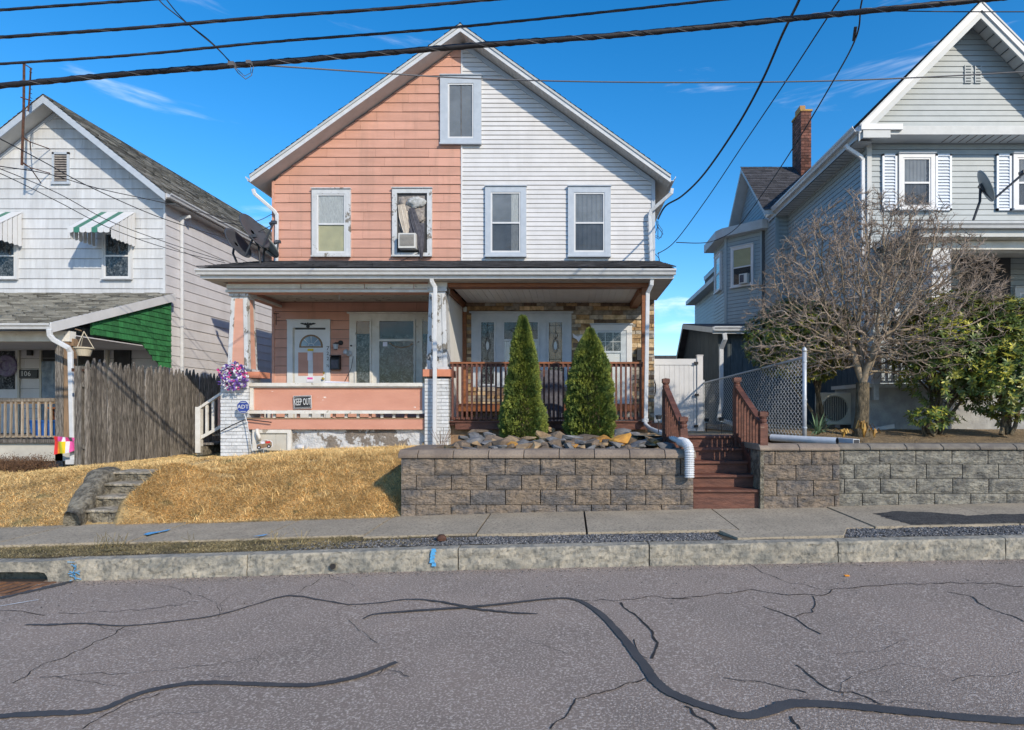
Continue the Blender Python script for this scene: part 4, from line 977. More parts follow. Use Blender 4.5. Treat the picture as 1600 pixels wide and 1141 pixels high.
def tapered(x0b, x1b, x0t, x1t, z0, z1, y0, d, pan, frame, name='porch_column'):
    v = [(x0b, y0, z0), (x1b, y0, z0), (x1b, y0+d, z0), (x0b, y0+d, z0), (x0t, y0+.04, z1), (x1t, y0+.04, z1), (x1t, y0+d-.04, z1), (x0t, y0+d-.04, z1)]
    c = MB().hexa(v).build(name, frame, hx)
    MB().box(x0t-.03, x1t+.03, y0+.0, y0+d, z1-.06, z1+.02).build('capital', frame, c)
    MB().box(x0b-.02, x1b+.02, y0-.02, y0+d+.02, z0, z0+.05).build('base_moulding', frame, c)
    # recessed panel on the front and right face
    def lx(t): return x0b+(x0t-x0b)*t, x1b+(x1t-x1b)*t
    b0, b1 = .04, .93; e = .075
    l0, r0 = lx(b0); l1, r1 = lx(b1); f = lambda t: y0+.04*t-.004; zz = lambda t: z0+(z1-z0)*t
    MB().add([(l0+e, f(b0), zz(b0)), (r0-e, f(b0), zz(b0)), (r1-e, f(b1), zz(b1)), (l1+e, f(b1), zz(b1))], [(0, 1, 2, 3)]).build('panel', pan, c)
    for (u0, u1) in ((0, e), (1, -e)):
        a0 = l0 if u0 == 0 else r0; a1 = l1 if u0 == 0 else r1
        MB().hexa([(min(a0, a0+u1), f(b0)-.016, z0+.05), (max(a0, a0+u1), f(b0)-.016, z0+.05), (max(a0, a0+u1), f(b0)+.0, z0+.05), (min(a0, a0+u1), f(b0)+.0, z0+.05), (min(a1, a1+u1), f(b1)-.016, zz(b1)), (max(a1, a1+u1), f(b1)-.016, zz(b1)), (max(a1, a1+u1), f(b1), zz(b1)), (min(a1, a1+u1), f(b1), zz(b1))]).build('stile', frame, c)
    g_ = lambda t: lx(t)[1]+.004; h0 = lambda t: y0+.04*t; h1 = lambda t: y0+d-.04*t
    MB().add([(g_(b0), h0(b0)+e, zz(b0)), (g_(b0), h1(b0)-e, zz(b0)), (g_(b1), h1(b1)-e, zz(b1)), (g_(b1), h0(b1)+e, zz(b1))], [(0, 1, 2, 3)]).build('panel', pan, c)
    return c
tapered(PX(355, YP), PX(388, YP), PX(359.5, YP), PX(384, YP), PZ(590, YP)+.11, 3.845, YP+.02, .34, 'pink', 'trim_chip')
tapered(PX(666, YP-.1), PX(699, YP-.1), PX(670, YP-.1), PX(695, YP-.1), PZ(578, YP), 3.92, YP-.08, .34, 'trim_chip', 'trim_chip')
tcol = MB().box(PX(668, YP-.1), PX(698, YP-.1), YP-.06, YP+.25, 3.94, GZ-.16).build('porch_beam', 'whitedirty', hx)
# right post
po = MB().box(PX(1003, YP), PX(1013, YP), YP, YP+.13, 1.36, PZ(449, YP)).build('porch_post', 'orange', hx)
MB().box(XPB, XPR-.03, YF+.38, DF-.02, GZ-.155, GZ-.14).build('soffit', 'soffit', pr_)

# ---- parapet of the left porch
xa, xb = PX(393, YP), PX(664, YP)
pp_ = MB().box(xa, xb, YP+.04, YP+.12, PZ(641, YP), PZ(606, YP)).build('parapet', 'pink_chip', hx)
MB().box(xa-.06, xb, YP-.04, YP+.19, PZ(604, YP), PZ(598.5, YP)).build('parapet_cap', 'whitedirty', pp_)
MB().box(xa-.03, xb, YP-.0, YP+.15, PZ(606, YP), PZ(604, YP)-.002).build('parapet_moulding', 'whitedirty', pp_)
MB().box(xa-.03, xa+.03, YP-.0, YP+.039, PZ(641, YP), PZ(606, YP)).build('parapet_moulding', 'whitedirty', pp_)
MB().box(xb-.05, xb-.0, YP-.0, YP+.039, PZ(641, YP), PZ(606, YP)).build('parapet_moulding', 'trim', pp_)
MB().box(xa-.08, xb, YP-.03, YP+.14, PZ(646.5, YP), PZ(641.5, YP)).build('bottom_rail', 'whitedirty', pp_)
MB().box(PX(388, YP), xb, YP-.05, YP+.0, PZ(671, YP), PZ(655, YP)).build('band_board', 'pink_chip', pp_)
MB().box(PX(388, YP), xb, YP-.06, YP+.10, PZ(655, YP)+.001, PZ(653, YP)).build('floor_edge', 'brownwood', pp_)
for k in range(14):
    x = xa+.15+k*.23; MB().box(x, x+.05, YP+.05, YP+.09, PZ(654, YP), PZ(646.5, YP)).build('spindle', 'whitedirty' if k % 3 else 'pink', pp_)
# peeling porch-floor strips: small left side railing (porch end)
for k in range(7):
    y = YP+.45+k*.2
    MB().box(XL+.02, XL+.06, y, y+.05, 1.42, 2.08).build('spindle', 'whitedirty', pp_)
MB().box(XL, XL+.08, YP+.4, DF-.05, 2.08, 2.13).build('side_rail', 'whitedirty', pp_)

# ---- pink front door
dx0, dx1, dz0, dz1 = PX(450, DF), PX(517, DF), 1.42, PZ(501, DF)
cs = MB(I).box(dx0, dx0+.125, -.05, 0, dz0, dz1).box(dx1-.10, dx1, -.05, 0, dz0, dz1).box(dx0+.125, dx1-.10, -.05, 0, PZ(512.5, DF), dz1)
dr_ = cs.build('door', 'doorwhite', hx)
MB(I).box(dx0-.01, dx1+.01, -.07, 0, dz1+.001, dz1+.02).build('head_moulding', 'white', dr_)
a, b = PX(461.5, DF), PX(510.5, DF); zt = PZ(515.5, DF)
MB(I).box(PX(456, DF), a, -.03, -.002, dz0, zt+.04).build('jamb', 'acbeige', dr_)
MB(I).box(a, b, -.03, -.012, dz0, zt).build('door_leaf', 'doorwhite', dr_)
for (u, v) in ((467, 482.3), (490, 506)): MB(I).box(PX(u, DF), PX(v, DF), -.034, -.029, PZ(587.5, DF), PZ(551, DF)).build('door_panel', 'pink', dr_)
# fanlight
cx_, cz_, R_ = PX(487, DF), PZ(541.5, DF), .262
def fan(r0, r1, a0, a1, y0, y1, mb, n=8):
    pts = [(cx_+r1*math.cos(a0+(a1-a0)*i/n), cz_+r1*math.sin(a0+(a1-a0)*i/n)) for i in range(n+1)]+[(cx_+r0*math.cos(a1-(a1-a0)*i/n), cz_+r0*math.sin(a1-(a1-a0)*i/n)) for i in range(n+1)]
    return mb.prism(pts, y0, y1)
fan(.225, .262, 0, PI, -.038, -.028, MB(I), 20).box(cx_-.262, cx_+.262, -.038, -.028, cz_-.03, cz_).build('fanlight_frame', 'brownwood', dr_)
for k in range(4): fan(.07, .222, PI*k/4+.05, PI*(k+1)/4-.05, -.036, -.031, MB(I), 6).build('pane', 'skyglass', dr_)
fan(.0, .06, 0, PI, -.036, -.031, MB(I), 10).build('pane', 'skyglass', dr_)
MB(I).lathe([(.0, 0), (.028, -.015), (.03, -.045), (.012, -.05)][::-1], (PX(506.5, DF), -.03, PZ(592, DF)), 10, 'Y').build('door_knob', 'gold', dr_)
MB(I).box(PX(506, DF), PX(508, DF), -.04, -.03, PZ(585, DF), PZ(581, DF)).build('deadbolt', 'gold', dr_)
o = MB(I).box(PX(482, DF), PX(489.5, DF), -.05, -.046, PZ(563.5, DF), PZ(549, DF)).build('door_notice', 'paper', None); 
tag(o, 'white and yellow paper notice taped to the pink panelled door', 'notice'); MB(I).box(PX(482, DF), PX(491, DF), -.052, -.046, PZ(549, DF)+.002, PZ(545.5, DF)).build('yellow_header', 'yellow', o)
o = MB(I).box(PX(480.5, DF), PX(491, DF), -.045, -.041, PZ(597, DF), PZ(589, DF)).build('door_sticker', 'paper'); tag(o, 'pink and white sticker at the bottom of the pink panelled door', 'sticker')
MB(I).box(PX(481.5, DF), PX(490, DF), -.047, -.045, PZ(593, DF), PZ(590, DF)).build('print', 'magenta', o)
# eagle plaque
eg = [(-.235, .03), (-.17, .045), (-.11, .03), (-.06, .045), (-.03, .02), (-.012, .05), (.0, .058), (.012, .05), (.03, .02), (.06, .045), (.11, .03), (.17, .045), (.235, .03), (.19, .005), (.13, -.01), (.08, -.03), (.045, -.03), (.05, -.085), (.0, -.11), (-.05, -.085), (-.045, -.03), (-.08, -.03), (-.13, -.01), (-.19, .005)]
o = MB(T(PX(483, DF), DF-.05, PZ(507.5, DF))).prism([(x*.75, z*.75) for x, z in eg][::-1], -.02, -.003).build('eagle_plaque', 'iron'); tag(o, 'black spread-winged eagle plaque above the pink panelled door', 'plaque')
# wall lantern, mailbox, sensor light, numbers
lt = thing('wall_lantern', 'black lantern light on the pink wall right of the door', 'wall light', (PX(529, DF), DF-.1, PZ(545, DF)))
lx_, lz_ = PX(528, DF), PZ(541, DF)
MB().lathe([(.0, 0), (.055, 0), (.05, -.03), (.02, -.05)], (PX(533, DF), DF-.02, PZ(536, DF)), 12, 'Y').build('wall_plate', 'iron', lt)
MB().tube([(PX(533, DF), DF-.06, PZ(536, DF)), (lx_, DF-.13, lz_+.06)], .012, 6).build('arm', 'iron', lt)
MB().lathe([(.04, -.08), (.065, .03)], (lx_, DF-.13, lz_), 6).build('lamp_glass', 'milk', lt)
MB().lathe([(.075, .031), (.03, .06), (.01, .075)], (lx_, DF-.13, lz_), 6).build('lamp_top', 'iron', lt); MB().lathe([(.03, -.095), (.045, -.081)], (lx_, DF-.13, lz_), 6).build('lamp_base', 'iron', lt)
mbx = thing('mailbox', 'black metal mailbox on the pink wall beside the door', 'mailbox', (PX(526, DF), DF-.1, PZ(578, DF)))
x0, x1, z0, z1 = PX(519, DF), PX(533.5, DF), PZ(578, DF), PZ(557, DF)
MB().prismx([(DF-.02, z0), (DF-.02, z1), (DF-.07, z1-.01), (DF-.13, z1-.07), (DF-.13, z0)][::-1], x0, x1).build('box', 'iron', mbx)
MB().box(x0-.005, x1+.005, DF-.14, DF-.02, z1+.001, z1+.02).build('lid', 'iron', mbx)
MB().box(x0+.03, x1-.03, DF-.137, DF-.131, z0+.03, z1-.10).build('front_panel', 'cloth3', mbx)
sl = thing('sensor_light', 'round silver lamp fixed at the left edge of the porch window frame', 'wall light', (PX(545, DF), DF-.1, PZ(555, DF)))
MB().lathe([(.055, -.05), (.06, -.02), (.05, .03), (.02, .06)], (PX(544, DF), DF-.14, PZ(551, DF)), 14).build('shade', 'galv', sl, smooth=True)
MB().lathe([(.03, -.03), (.065, -.01), (.065, 0)], (PX(548, DF), DF-.1, PZ(553, DF)), 12, 'Y').build('wall_box', 'galv', sl)
MB().tube([P(552, 557, DF-.1), P(549, 575, DF-.1), P(542, 590, DF-.1), P(537, 600, DF-.1)], .006, 5).build('cord', 'rubber', sl)
o = MB().lathe([(.0, 0), (.02, 0), (.02, -.03), (.0, -.035)], (PX(551, DF), DF-.08, PZ(541, DF)), 10, 'Y').build('door_bell', 'iron'); tag(o, 'small black round camera on the porch window frame', 'camera')
# house number digits down the trim
nb = thing('house_number', 'thin black house number 722 running down the door trim', 'house number', (PX(513.5, DF), DF-.055, PZ(575, DF)))
for ch, py, s_ in (('7', 545, .13), ('2', 553, .11), ('2', 561, .11), ('½', 572, .09)): text(ch, s_, T(PX(513.6, DF), DF-.054, PZ(py, DF)), 'iron', nb, 'digit')
o = MB(T(PX(434, DF), DF-.05, PZ(500, DF)))
o.tube([(-.06, -.02, .13), (.06, -.02, .13)], .008, 5).tube([(-.0, -.02, .13), (0, -.02, -.12)], .008, 5).tube([(0, -.02, .05), (.09, -.02, .05)], .006, 5).tube([(0, -.02, -.03), (.07, -.02, -.03)], .006, 5)
tag(o.build('plant_hook', 'rust'), 'thin rusty iron plant hook on the pink wall left of the door', 'hook')

# ---- triple window of the pink side
def triple(x0, x1, z0, z1, cols, tr, trans, casing, backs, fancy=False):
    w_ = MB(I)
    w_.box(x0, x1, -.05, 0, z0, z1)
    g = w_.build('window', casing, hx)
    MB(I).box(x0-.04, x1+.04, -.10, -.0, z1+.001, z1+.035).build('cornice', casing, g)
    for i, (a, b, kind) in enumerate(cols):
        e = .035
        top = z1-.15 if tr is None else tr
        fr = MB(I).box(a, a+e, -.085, -.051, z0+.03, top).box(b-e, b, -.085, -.051, z0+.03, top).box(a+e, b-e, -.085, -.051, top-e, top).box(a+e, b-e, -.085, -.051, z0+.03, z0+.03+e)
        if kind == 'mid': fr.box(a, b, -.095, -.051, trans-.03, trans+.02)
        sa = fr.build('sash', casing, g)
        MB(I).box(a+e, b-e, -.056, -.051, z0+.03, top-e).build('pane_backing', backs[i], g)
        MB(I).box(a+e, b-e, -.072, -.069, z0+.065, top-e).build('pane', 'glass', g)
        if kind == 'mid':
            MB(I).box(a+e, b-e, -.062, -.057, trans+.12 if not fancy else trans+.02, top-e).build('pane_backing', 'blk', g)
        elif not fancy: MB(I).box(a+e, b-e, -.062, -.057, top-.32, top-e).build('pane_backing', 'amber', g)
        if fancy and kind == 'side':
            mb = MB(I); cx = (a+b)/2; yy = -.0775
            zc = (z0+top)/2+.18; ov_ = [(cx+.062*math.cos(t_), yy, zc+.15*math.sin(t_)) for t_ in [2*PI*k/20 for k in range(21)]]
            mb.tube(ov_, .007, 5); ov2 = [(cx+.040*math.cos(t_), yy, zc+.10*math.sin(t_)) for t_ in [2*PI*k/20 for k in range(21)]]; mb.tube(ov2, .004, 4)
            for xx in (a+e+.02, cx, b-e-.02): mb.tube([(xx, yy, zc+.15), (xx, yy, top-e)], .004, 4); mb.tube([(xx, yy, z0+.07), (xx, yy, zc-.15)], .004, 4)
            for zz in (zc+.28, zc+.45, zc-.3, zc-.5): mb.tube([(a+e, yy, zz), (b-e, yy, zz)], .004, 4)
            mb.tube([(cx, yy, zc+.15), (cx-.05, yy, zc+.22), (cx, yy, zc+.33), (cx+.05, yy, zc+.22), (cx, yy, zc+.15)], .006, 4)
            mb.build('leaded_came', 'lead', g)
            MB(I).prism([(cx+.036*math.cos(t_), zc+.095*math.sin(t_)) for t_ in [2*PI*k/16 for k in range(16)]], -.0765, -.0735).build('oval_pane', 'milk', g)
        if fancy and kind == 'mid':
            mb = MB(I); yy = -.0775
            for k in range(1, 6): xx = a+e+(b-a-2*e)*k/6; mb.tube([(xx, yy, trans+.02), (xx, yy, top-e)], .004, 4)
            mb.tube([(a+e, yy, (trans+top)/2), (b-e, yy, (trans+top)/2)], .004, 4)
            for s_ in (-1, 1):
                cx = (a+b)/2+s_*.16; mb.tube([(cx+.05*math.cos(t_), yy, (trans+top)/2+.05*math.sin(t_)) for t_ in [2*PI*k/12 for k in range(13)]], .006, 4)
            mb.build('leaded_came', 'lead', g)
            # half-drawn curtains
            n = 20
            for s_, (u0, u1) in ((0, (a+e, a+e+.20)), (1, (b-e-.20, b-e))):
                vs = []
                for i2 in range(n+1):
                    x = u0+(u1-u0)*i2/n; f = (i2/n if s_ == 0 else 1-i2/n); vs += [(x, -.062+.004*math.sin(i2*1.9), z0+.2+.5*f**2), (x, -.062+.004*math.sin(i2*1.9), trans-.03)]
                MB(I).add(vs, [(2*i2, 2*i2+2, 2*i2+3, 2*i2+1) for i2 in range(n)]).build('curtain', 'milk', g)
    return g
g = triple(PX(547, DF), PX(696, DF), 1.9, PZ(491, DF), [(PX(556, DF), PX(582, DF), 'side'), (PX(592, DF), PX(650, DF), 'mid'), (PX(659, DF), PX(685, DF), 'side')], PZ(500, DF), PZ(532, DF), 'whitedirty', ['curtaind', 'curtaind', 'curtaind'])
o = MB(I).box(PX(600, DF), PX(607, DF), -.08, -.076, PZ(542, DF), PZ(535, DF)).build('window_sticker', 'paper'); tag(o, 'small pale sticker in the corner of the porch window glass', 'sticker')
MB(I).tube([Vector((PX(px, DF), -.066, PZ(py, DF))) for px, py in ((609, 536), (618, 542), (628, 544), (640, 542), (646, 537))], .012, 6).build('garland', 'brownwood', g)
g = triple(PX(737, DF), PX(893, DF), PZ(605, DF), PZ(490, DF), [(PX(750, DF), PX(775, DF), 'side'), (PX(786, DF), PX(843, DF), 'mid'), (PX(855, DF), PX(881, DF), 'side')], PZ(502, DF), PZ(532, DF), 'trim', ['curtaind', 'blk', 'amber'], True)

# ---- stone veneer on the right half
sv = MB(I).box(XC+.06, XR, -.006, 0.0, 1.3, 4.05).build('stone_veneer', 'stone_d', hx)
holes = [(PX(737, DF), PX(893, DF), PZ(605, DF), PZ(488, DF)), (PX(923, DF), PX(987, DF), 1.2, PZ(508, DF))]
z = 1.36; cnt = 0
while z < 4.02:
    h = rr(.065, .105); x = XC+.08
    while x < XR-.01:
        l_ = rr(.16, .50); b = min(x+l_, XR); a_, b_ = x, b
        for h_ in holes:
            if z+h > h_[2] and z < h_[3]:
                if a_ >= h_[0] and b_ <= h_[1]: a_ = b_ = 0
                elif a_ < h_[0] < b_: b_ = h_[0]
                elif a_ < h_[1] < b_: a_ = h_[1]
        if b_-a_ > .03:
            pr = rr(.012, .05); e = .004; j = rr(-.012, .012)
            mb = MB(I).hexa([(a_+e, -pr, z+e), (b_-e, -pr+j, z+e), (b_-e, 0, z+e), (a_+e, 0, z+e), (a_+e, -pr-j*.5, z+h-e), (b_-e, -pr, z+h-e), (b_-e, 0, z+h-e), (a_+e, 0, z+h-e)])
            mb.build('stone', random.choice(('stone_a', 'stone_a', 'stone_b', 'stone_b', 'stone_c', 'stone_d')), sv); cnt += 1
        x = b
    z += h
# porch right door
x0, x1, zt = PX(923, DF), PX(987, DF), PZ(508.5, DF)
rd = MB(I).box(x0, x0+.10, -.09, 0, 1.36, zt).box(x1-.12, x1, -.09, 0, 1.36, zt).box(x0+.1, x1-.12, -.09, 0, zt-.12, zt).build('door', 'white', hx)
MB(I).box(x0-.02, x1+.02, -.12, 0, zt+.001, zt+.03).build('head_moulding', 'trim', rd)
a, b = x0+.10, x1-.12
MB(I).box(a, b, -.05, -.03, 1.36, zt-.12).build('door_leaf', 'doorwhite', rd)
MB(I).box(a, b, -.075, -.06, 1.36, 1.75).box(a, a+.05, -.075, -.06, 1.75, zt-.12).box(b-.13, b, -.075, -.06, 1.75, zt-.12).box(a+.05, b-.13, -.075, -.06, zt-.17, zt-.12).box(a+.05, b-.13, -.075, -.06, PZ(552, DF), PZ(549, DF)).build('storm_frame', 'milk', rd)
MB(I).box(a+.05, b-.13, -.058, -.052, PZ(549, DF), zt-.17).build('glass_back', 'curtaind', rd)
MB(I).box(a+.05, b-.13, -.070, -.067, 1.76, zt-.17).build('pane', 'glass', rd)
for k in (1, 2): xx = a+.05+(b-a-.18)*k/3; MB(I).box(xx-.006, xx+.006, -.066, -.059, PZ(549, DF), zt-.17).build('muntin', 'white', rd)
zz = (PZ(549, DF)+zt-.17)/2; MB(I).box(a+.05, b-.13, -.066, -.059, zz-.006, zz+.006).build('muntin', 'white', rd)
o = MB().prismx([(DF-.19, PZ(564, DF)), (DF-.05, PZ(564, DF)), (DF-.05, PZ(544, DF)), (DF-.19, PZ(548, DF))][::-1], PX(994, DF), PX(1003, DF)).build('mailbox', 'iron'); tag(o, 'black mailbox on the stone wall right of the white storm door', 'mailbox')
o = MB().lathe([(.03, -.06), (.045, -.03), (.045, .03), (.03, .06)], (PX(728, DF), DF-.12, PZ(485, DF)), 10).build('porch_lamp', 'milk', smooth=True); tag(o, 'small pale jar lamp high on the stone wall under the porch ceiling', 'wall light')
# decorative bird ornament
og = MB(T(PX(903, DF), DF-.08, PZ(527, DF))); og.prism([(-.12, .08), (-.05, .02), (0, .0), (.06, .04), (.14, .02), (.05, -.05), (.02, -.12), (-.03, -.06), (-.1, -.02)], -.02, 0)
tag(og.build('wall_ornament', 'silver'), 'pale metal bird ornament on the stone wall behind the evergreens', 'ornament')

# ---- right porch railing
rl = thing('porch_railing', 'red-brown baluster railing across the front of the white porch', 'railing', ((PX(704, YP)+XR)/2, YP, 1.36))
X0, X1 = PX(704, YP), PX(1004, YP); zt, zb = PZ(566, YP), PZ(652, YP)
MB().box(X0, X1, YP-.07, YP+.05, zt-.035, zt).build('top_rail', 'orange', rl)
MB().box(X0, X1, YP-.03, YP+.01, zt-.09, zt-.036).build('sub_rail', 'stain', rl)
n = 40
for k in range(n):
    x = X0+.05+(X1-X0-.1)*k/(n-1); MB().box(x-.018, x+.018, YP-.066, YP-.031, zb-.04, zt-.037).build('baluster', 'stain', rl)
MB().box(X0, X1, YP-.03, YP+.01, PZ(656, YP), PZ(652, YP)).build('bottom_rail', 'stain', rl)
# things on the right porch: bench and covered grill
gr = thing('covered_grill', 'tall black fabric cover over a grill behind the porch railing', 'grill cover', (PX(858, 13), 13, 1.36))
x0, x1 = PX(837, 12.9), PX(880, 12.9); n = 24; ring = []
vs = []
for j, (z, s_) in enumerate(((1.37, 1.04), (1.7, 1.0), (2.1, .98), (2.38, .95), (2.44, .8))):
    for i in range(n):
        a_ = 2*PI*i/n; r = (abs(math.cos(a_))**4+abs(math.sin(a_))**4)**-.25; k = s_*(1+.05*math.sin(i*5)*(1 if j < 3 else .3))
        vs.append(((x0+x1)/2+math.cos(a_)*r*k*(x1-x0)/2, 13.0+math.sin(a_)*r*k*.24, z))
MB().add(vs, [(j*n+i, j*n+(i+1) % n, (j+1)*n+(i+1) % n, (j+1)*n+i) for j in range(4) for i in range(n)]+[tuple(4*n+i for i in range(n))]).build('cover', 'cloth3', gr, smooth=True)
bn = thing('porch_bench', 'low red-brown wooden bench along the stone wall of the white porch', 'bench', (-.3, 13, 1.36))
MB().box(PX(706, 13), PX(1000, 13), 12.98, 13.02, PZ(643, 13), PZ(633, 13)).build('apron', 'orange', bn)
for k in range(4): MB().box(PX(706, 13), PX(1000, 13), 13.03+k*.1, 13.12+k*.1, PZ(633, 13), PZ(633, 13)+.03).build('seat_slat', 'stain', bn)
for px in (712, 800, 900, 995): MB().box(PX(px, 13)-.04, PX(px, 13)+.04, 13.05, 13.13, 1.37, PZ(643, 13)).build('leg', 'stain', bn)

# ---- porch downspouts
downspout(hx, [P(674, 432, 11.3), P(675, 440, 11.32), P(680, 449, 11.36), P(679, 700, 11.36)])
MB().tube([(PX(668, 11.4), 11.44, PZ(560, 11.4)), (PX(672, 11.4), 11.4, PZ(555, 11.4)), (PX(684, 11.4), 11.36, PZ(576, 11.4))], .012, 6).build('pipe_strap', 'galv', hx)
dsp = downspout(hx, [P(1019, 432, 11.33), P(1018, 445, 11.35), P(1012, 458, 11.45), P(1009, 655, 11.45)])
MB().tube([P(1008, 655, 11.45), P(1009, 664, 11.4), P(1016, 670, 11.0), P(1040, 680, 9.4), P(1063, 690, 8.2)], .039, 12).build('elbow_pipe', 'gutter', dsp, smooth=True)
MB().lathe([(.065, -.03), (.065, .03)], P(1008, 657, 11.45), 12).build('pipe_collar', 'gutter', dsp)
# corrugated end hanging over the wall
mb = MB(); c0 = P(1063, 690, 8.2); pts = [c0, Vector((c0.x+.03, 7.98, c0.z-.01)), Vector((c0.x+.045, 7.86, c0.z-.05)), Vector((c0.x+.05, 7.83, c0.z-.12)), Vector((c0.x+.05, 7.83, .73))]
fine = []; 
for a, b in zip(pts[:-1], pts[1:]):
    k = max(2, int((b-a).length/.0095))
    for i in range(k): fine.append(a.lerp(b, i/k))
fine.append(pts[-1]); rs = [.058+.006*(1 if i % 3 else -1) for i in range(len(fine))]
mb.tube(fine, rs, 14, False).build('corrugated_pipe', 'gutter', dsp, smooth=False)

# ---- left side steps with white railing
ss = thing('side_steps', 'small white-railed wooden steps at the left end of the pink porch', 'steps', (-7.2, 12.4, .8))
for k in range(3): MB().box(-7.45+k*.28, -7.15+k*.28, 12.2, 13.2, .9+k*.18, .94+k*.18).build('tread', 'graywood', ss)
def wp_(x, z0, z1, m_='whitedirty', w_=.045): MB().box(x-w_/2, x+w_/2, 12.12, 12.12+w_, z0, z1).build('baluster', m_, ss)
MB().box(-7.44, -7.34, 12.08, 12.18, .75, 1.66).build('newel_post', 'whitedirty', ss)
MB().bar((-7.40, 12.13, 1.62), (-6.68, 12.13, 2.1), .09, .05).build('handrail', 'whitedirty', ss); MB().bar((-7.40, 12.13, 1.02), (-6.68, 12.13, 1.42), .05, .06).build('bottom_rail', 'whitedirty', ss)
for k, m_ in enumerate(('whitedirty', 'whitedirty', 'pink', 'whitedirty', 'whitedirty')): x = -7.24+k*.125; wp_(x, 1.03+(x+7.4)*.56, 1.62+(x+7.4)*.66, m_)
MB().box(-7.42, -7.30, 12.1, 13.2, .7, .88).build('step_support', 'oldconc', ss)
# ================================================================== LEFT HOUSE
DL = 14.8; LX = -9.85; LA = -12.45
lh = thing('left_house', 'white shingle-sided house with green-striped awnings and an open porch at the left', 'house', (-12.4, 16, .5))
SLL = .80; LZA = 8.90; LXL = 2*LA-LX      # gable apex z of wall
ZEL = LZA-(LX-LA)*SLL
wall = MB().prism([(LXL, .2), (LX, .2), (LX, ZEL), (LA, LZA), (LXL, ZEL)], DL+.002, 25).build('wall', 'wrap', lh)
IL = T(0, DL, 0)
siding(wall, IL, LXL, LX, 4.35, LZA, .243, .018, 'asb', apex=(LA, LZA, SLL), seg=1.2, start=4.30)
siding(wall, IL, LXL, LX, .95, 3.6, .243, .016, 'asb_side', seg=1.2, start=.9)
MB(IL).box(LX-.03, LX+.025, -.03, 0, .5, ZEL-.02).build('corner_post', 'asb', wall)
sw = MB().box(LX, LX+.004, DL+.02, 24.9, .95, ZEL).build('side_wall', 'asb_side', lh)
siding(sw, T(LX+.004, DL, 0, PI/2), .01, 10.1, 1.0, ZEL+.12, .243, .018, 'asb_side', start=1.0)
MB().box(LX-.2, LX+.03, DL+.02, 25, .1, 1.0).build('foundation', 'oldconc', lh)
# roof
RFL = DL-.42; rz_ = LZA+.14
for s in (-1, 1):
    xe = LX+.28 if s > 0 else LXL-.28; ze = rz_-abs(xe-LA)*SLL
    rf = MB().prism([(LA, rz_-.12), (xe, ze-.12), (xe, ze), (LA, rz_)], RFL+.02, 25.3).build('roof', 'soffit', lh)
    MB().prism([(LA, rz_-.18), (xe, ze-.18), (xe, ze+.0), (LA, rz_+.0)], RFL-.01, RFL+.019).build('rake_board', 'trim', rf)
    MB().prism([(LA, LZA-.10), (LX if s > 0 else LXL, ZEL-.10), (LX if s > 0 else LXL, ZEL), (LA, LZA)], DL-.028, DL-.001).build('frieze_board', 'trim', rf)
    Lr = math.hypot(xe-LA, rz_-ze)
    if s > 0:
        shingles(rf, (xe, RFL-.03, ze+.006), (0, 1, 0), (LA-xe, 0, rz_-ze), 25.3-RFL, Lr+.02, .14, .32, 'shingle_old', th=.018)
        gutter(rf, (xe, RFL+.05, ze+.01), (xe, 25.2, ze-.02), side=(1, 0, 0))
    else: shingles(rf, (xe, 25.3, ze+.006), (0, -1, 0), (LA-xe, 0, rz_-ze), 25.3-RFL+.03, Lr+.02, .14, .32, 'shingle_old')
    MB().box(min(xe, LX if s > 0 else LXL), max(xe, LX if s > 0 else LXL), DL, 25, ze-.13+.0, ze-.11).build('eave_soffit', 'soffit', rf)
downspout(lh, [P(286, 340, 15.4)+Vector((.17, 0, .02)), P(284, 341, 15.4)+Vector((.02, 0, 0)), (LX+.07, 15.35, PZ(350, 15.4)), (LX+.07, 15.35, 1.2)])
# gable vent
v0, v1, z0, z1 = W(83.5, 110, 239, 287, DL)
gv = MB(IL).box(v0, v0+.05, -.05, 0, z0, z1).box(v1-.05, v1, -.05, 0, z0, z1).box(v0, v1, -.05, 0, z1-.05, z1).box(v0-.02, v1+.02, -.06, 0, z0-.03, z0+.03).build('gable_vent', 'trim', lh)
MB(IL).box(v0+.05, v1-.05, -.024, -.02, z0, z1).build('vent_back', 'blk', gv)
for k in range(11):
    z = z0+.05+k*(z1-z0-.1)/11; MB(IL).hexa([(v0+.05, -.045, z), (v1-.05, -.045, z), (v1-.05, -.026, z+.03), (v0+.05, -.026, z+.03), (v0+.05, -.045, z+.006), (v1-.05, -.045, z+.006), (v1-.05, -.026, z+.036), (v0+.05, -.026, z+.042)]).build('louvre', 'cloth1', gv)
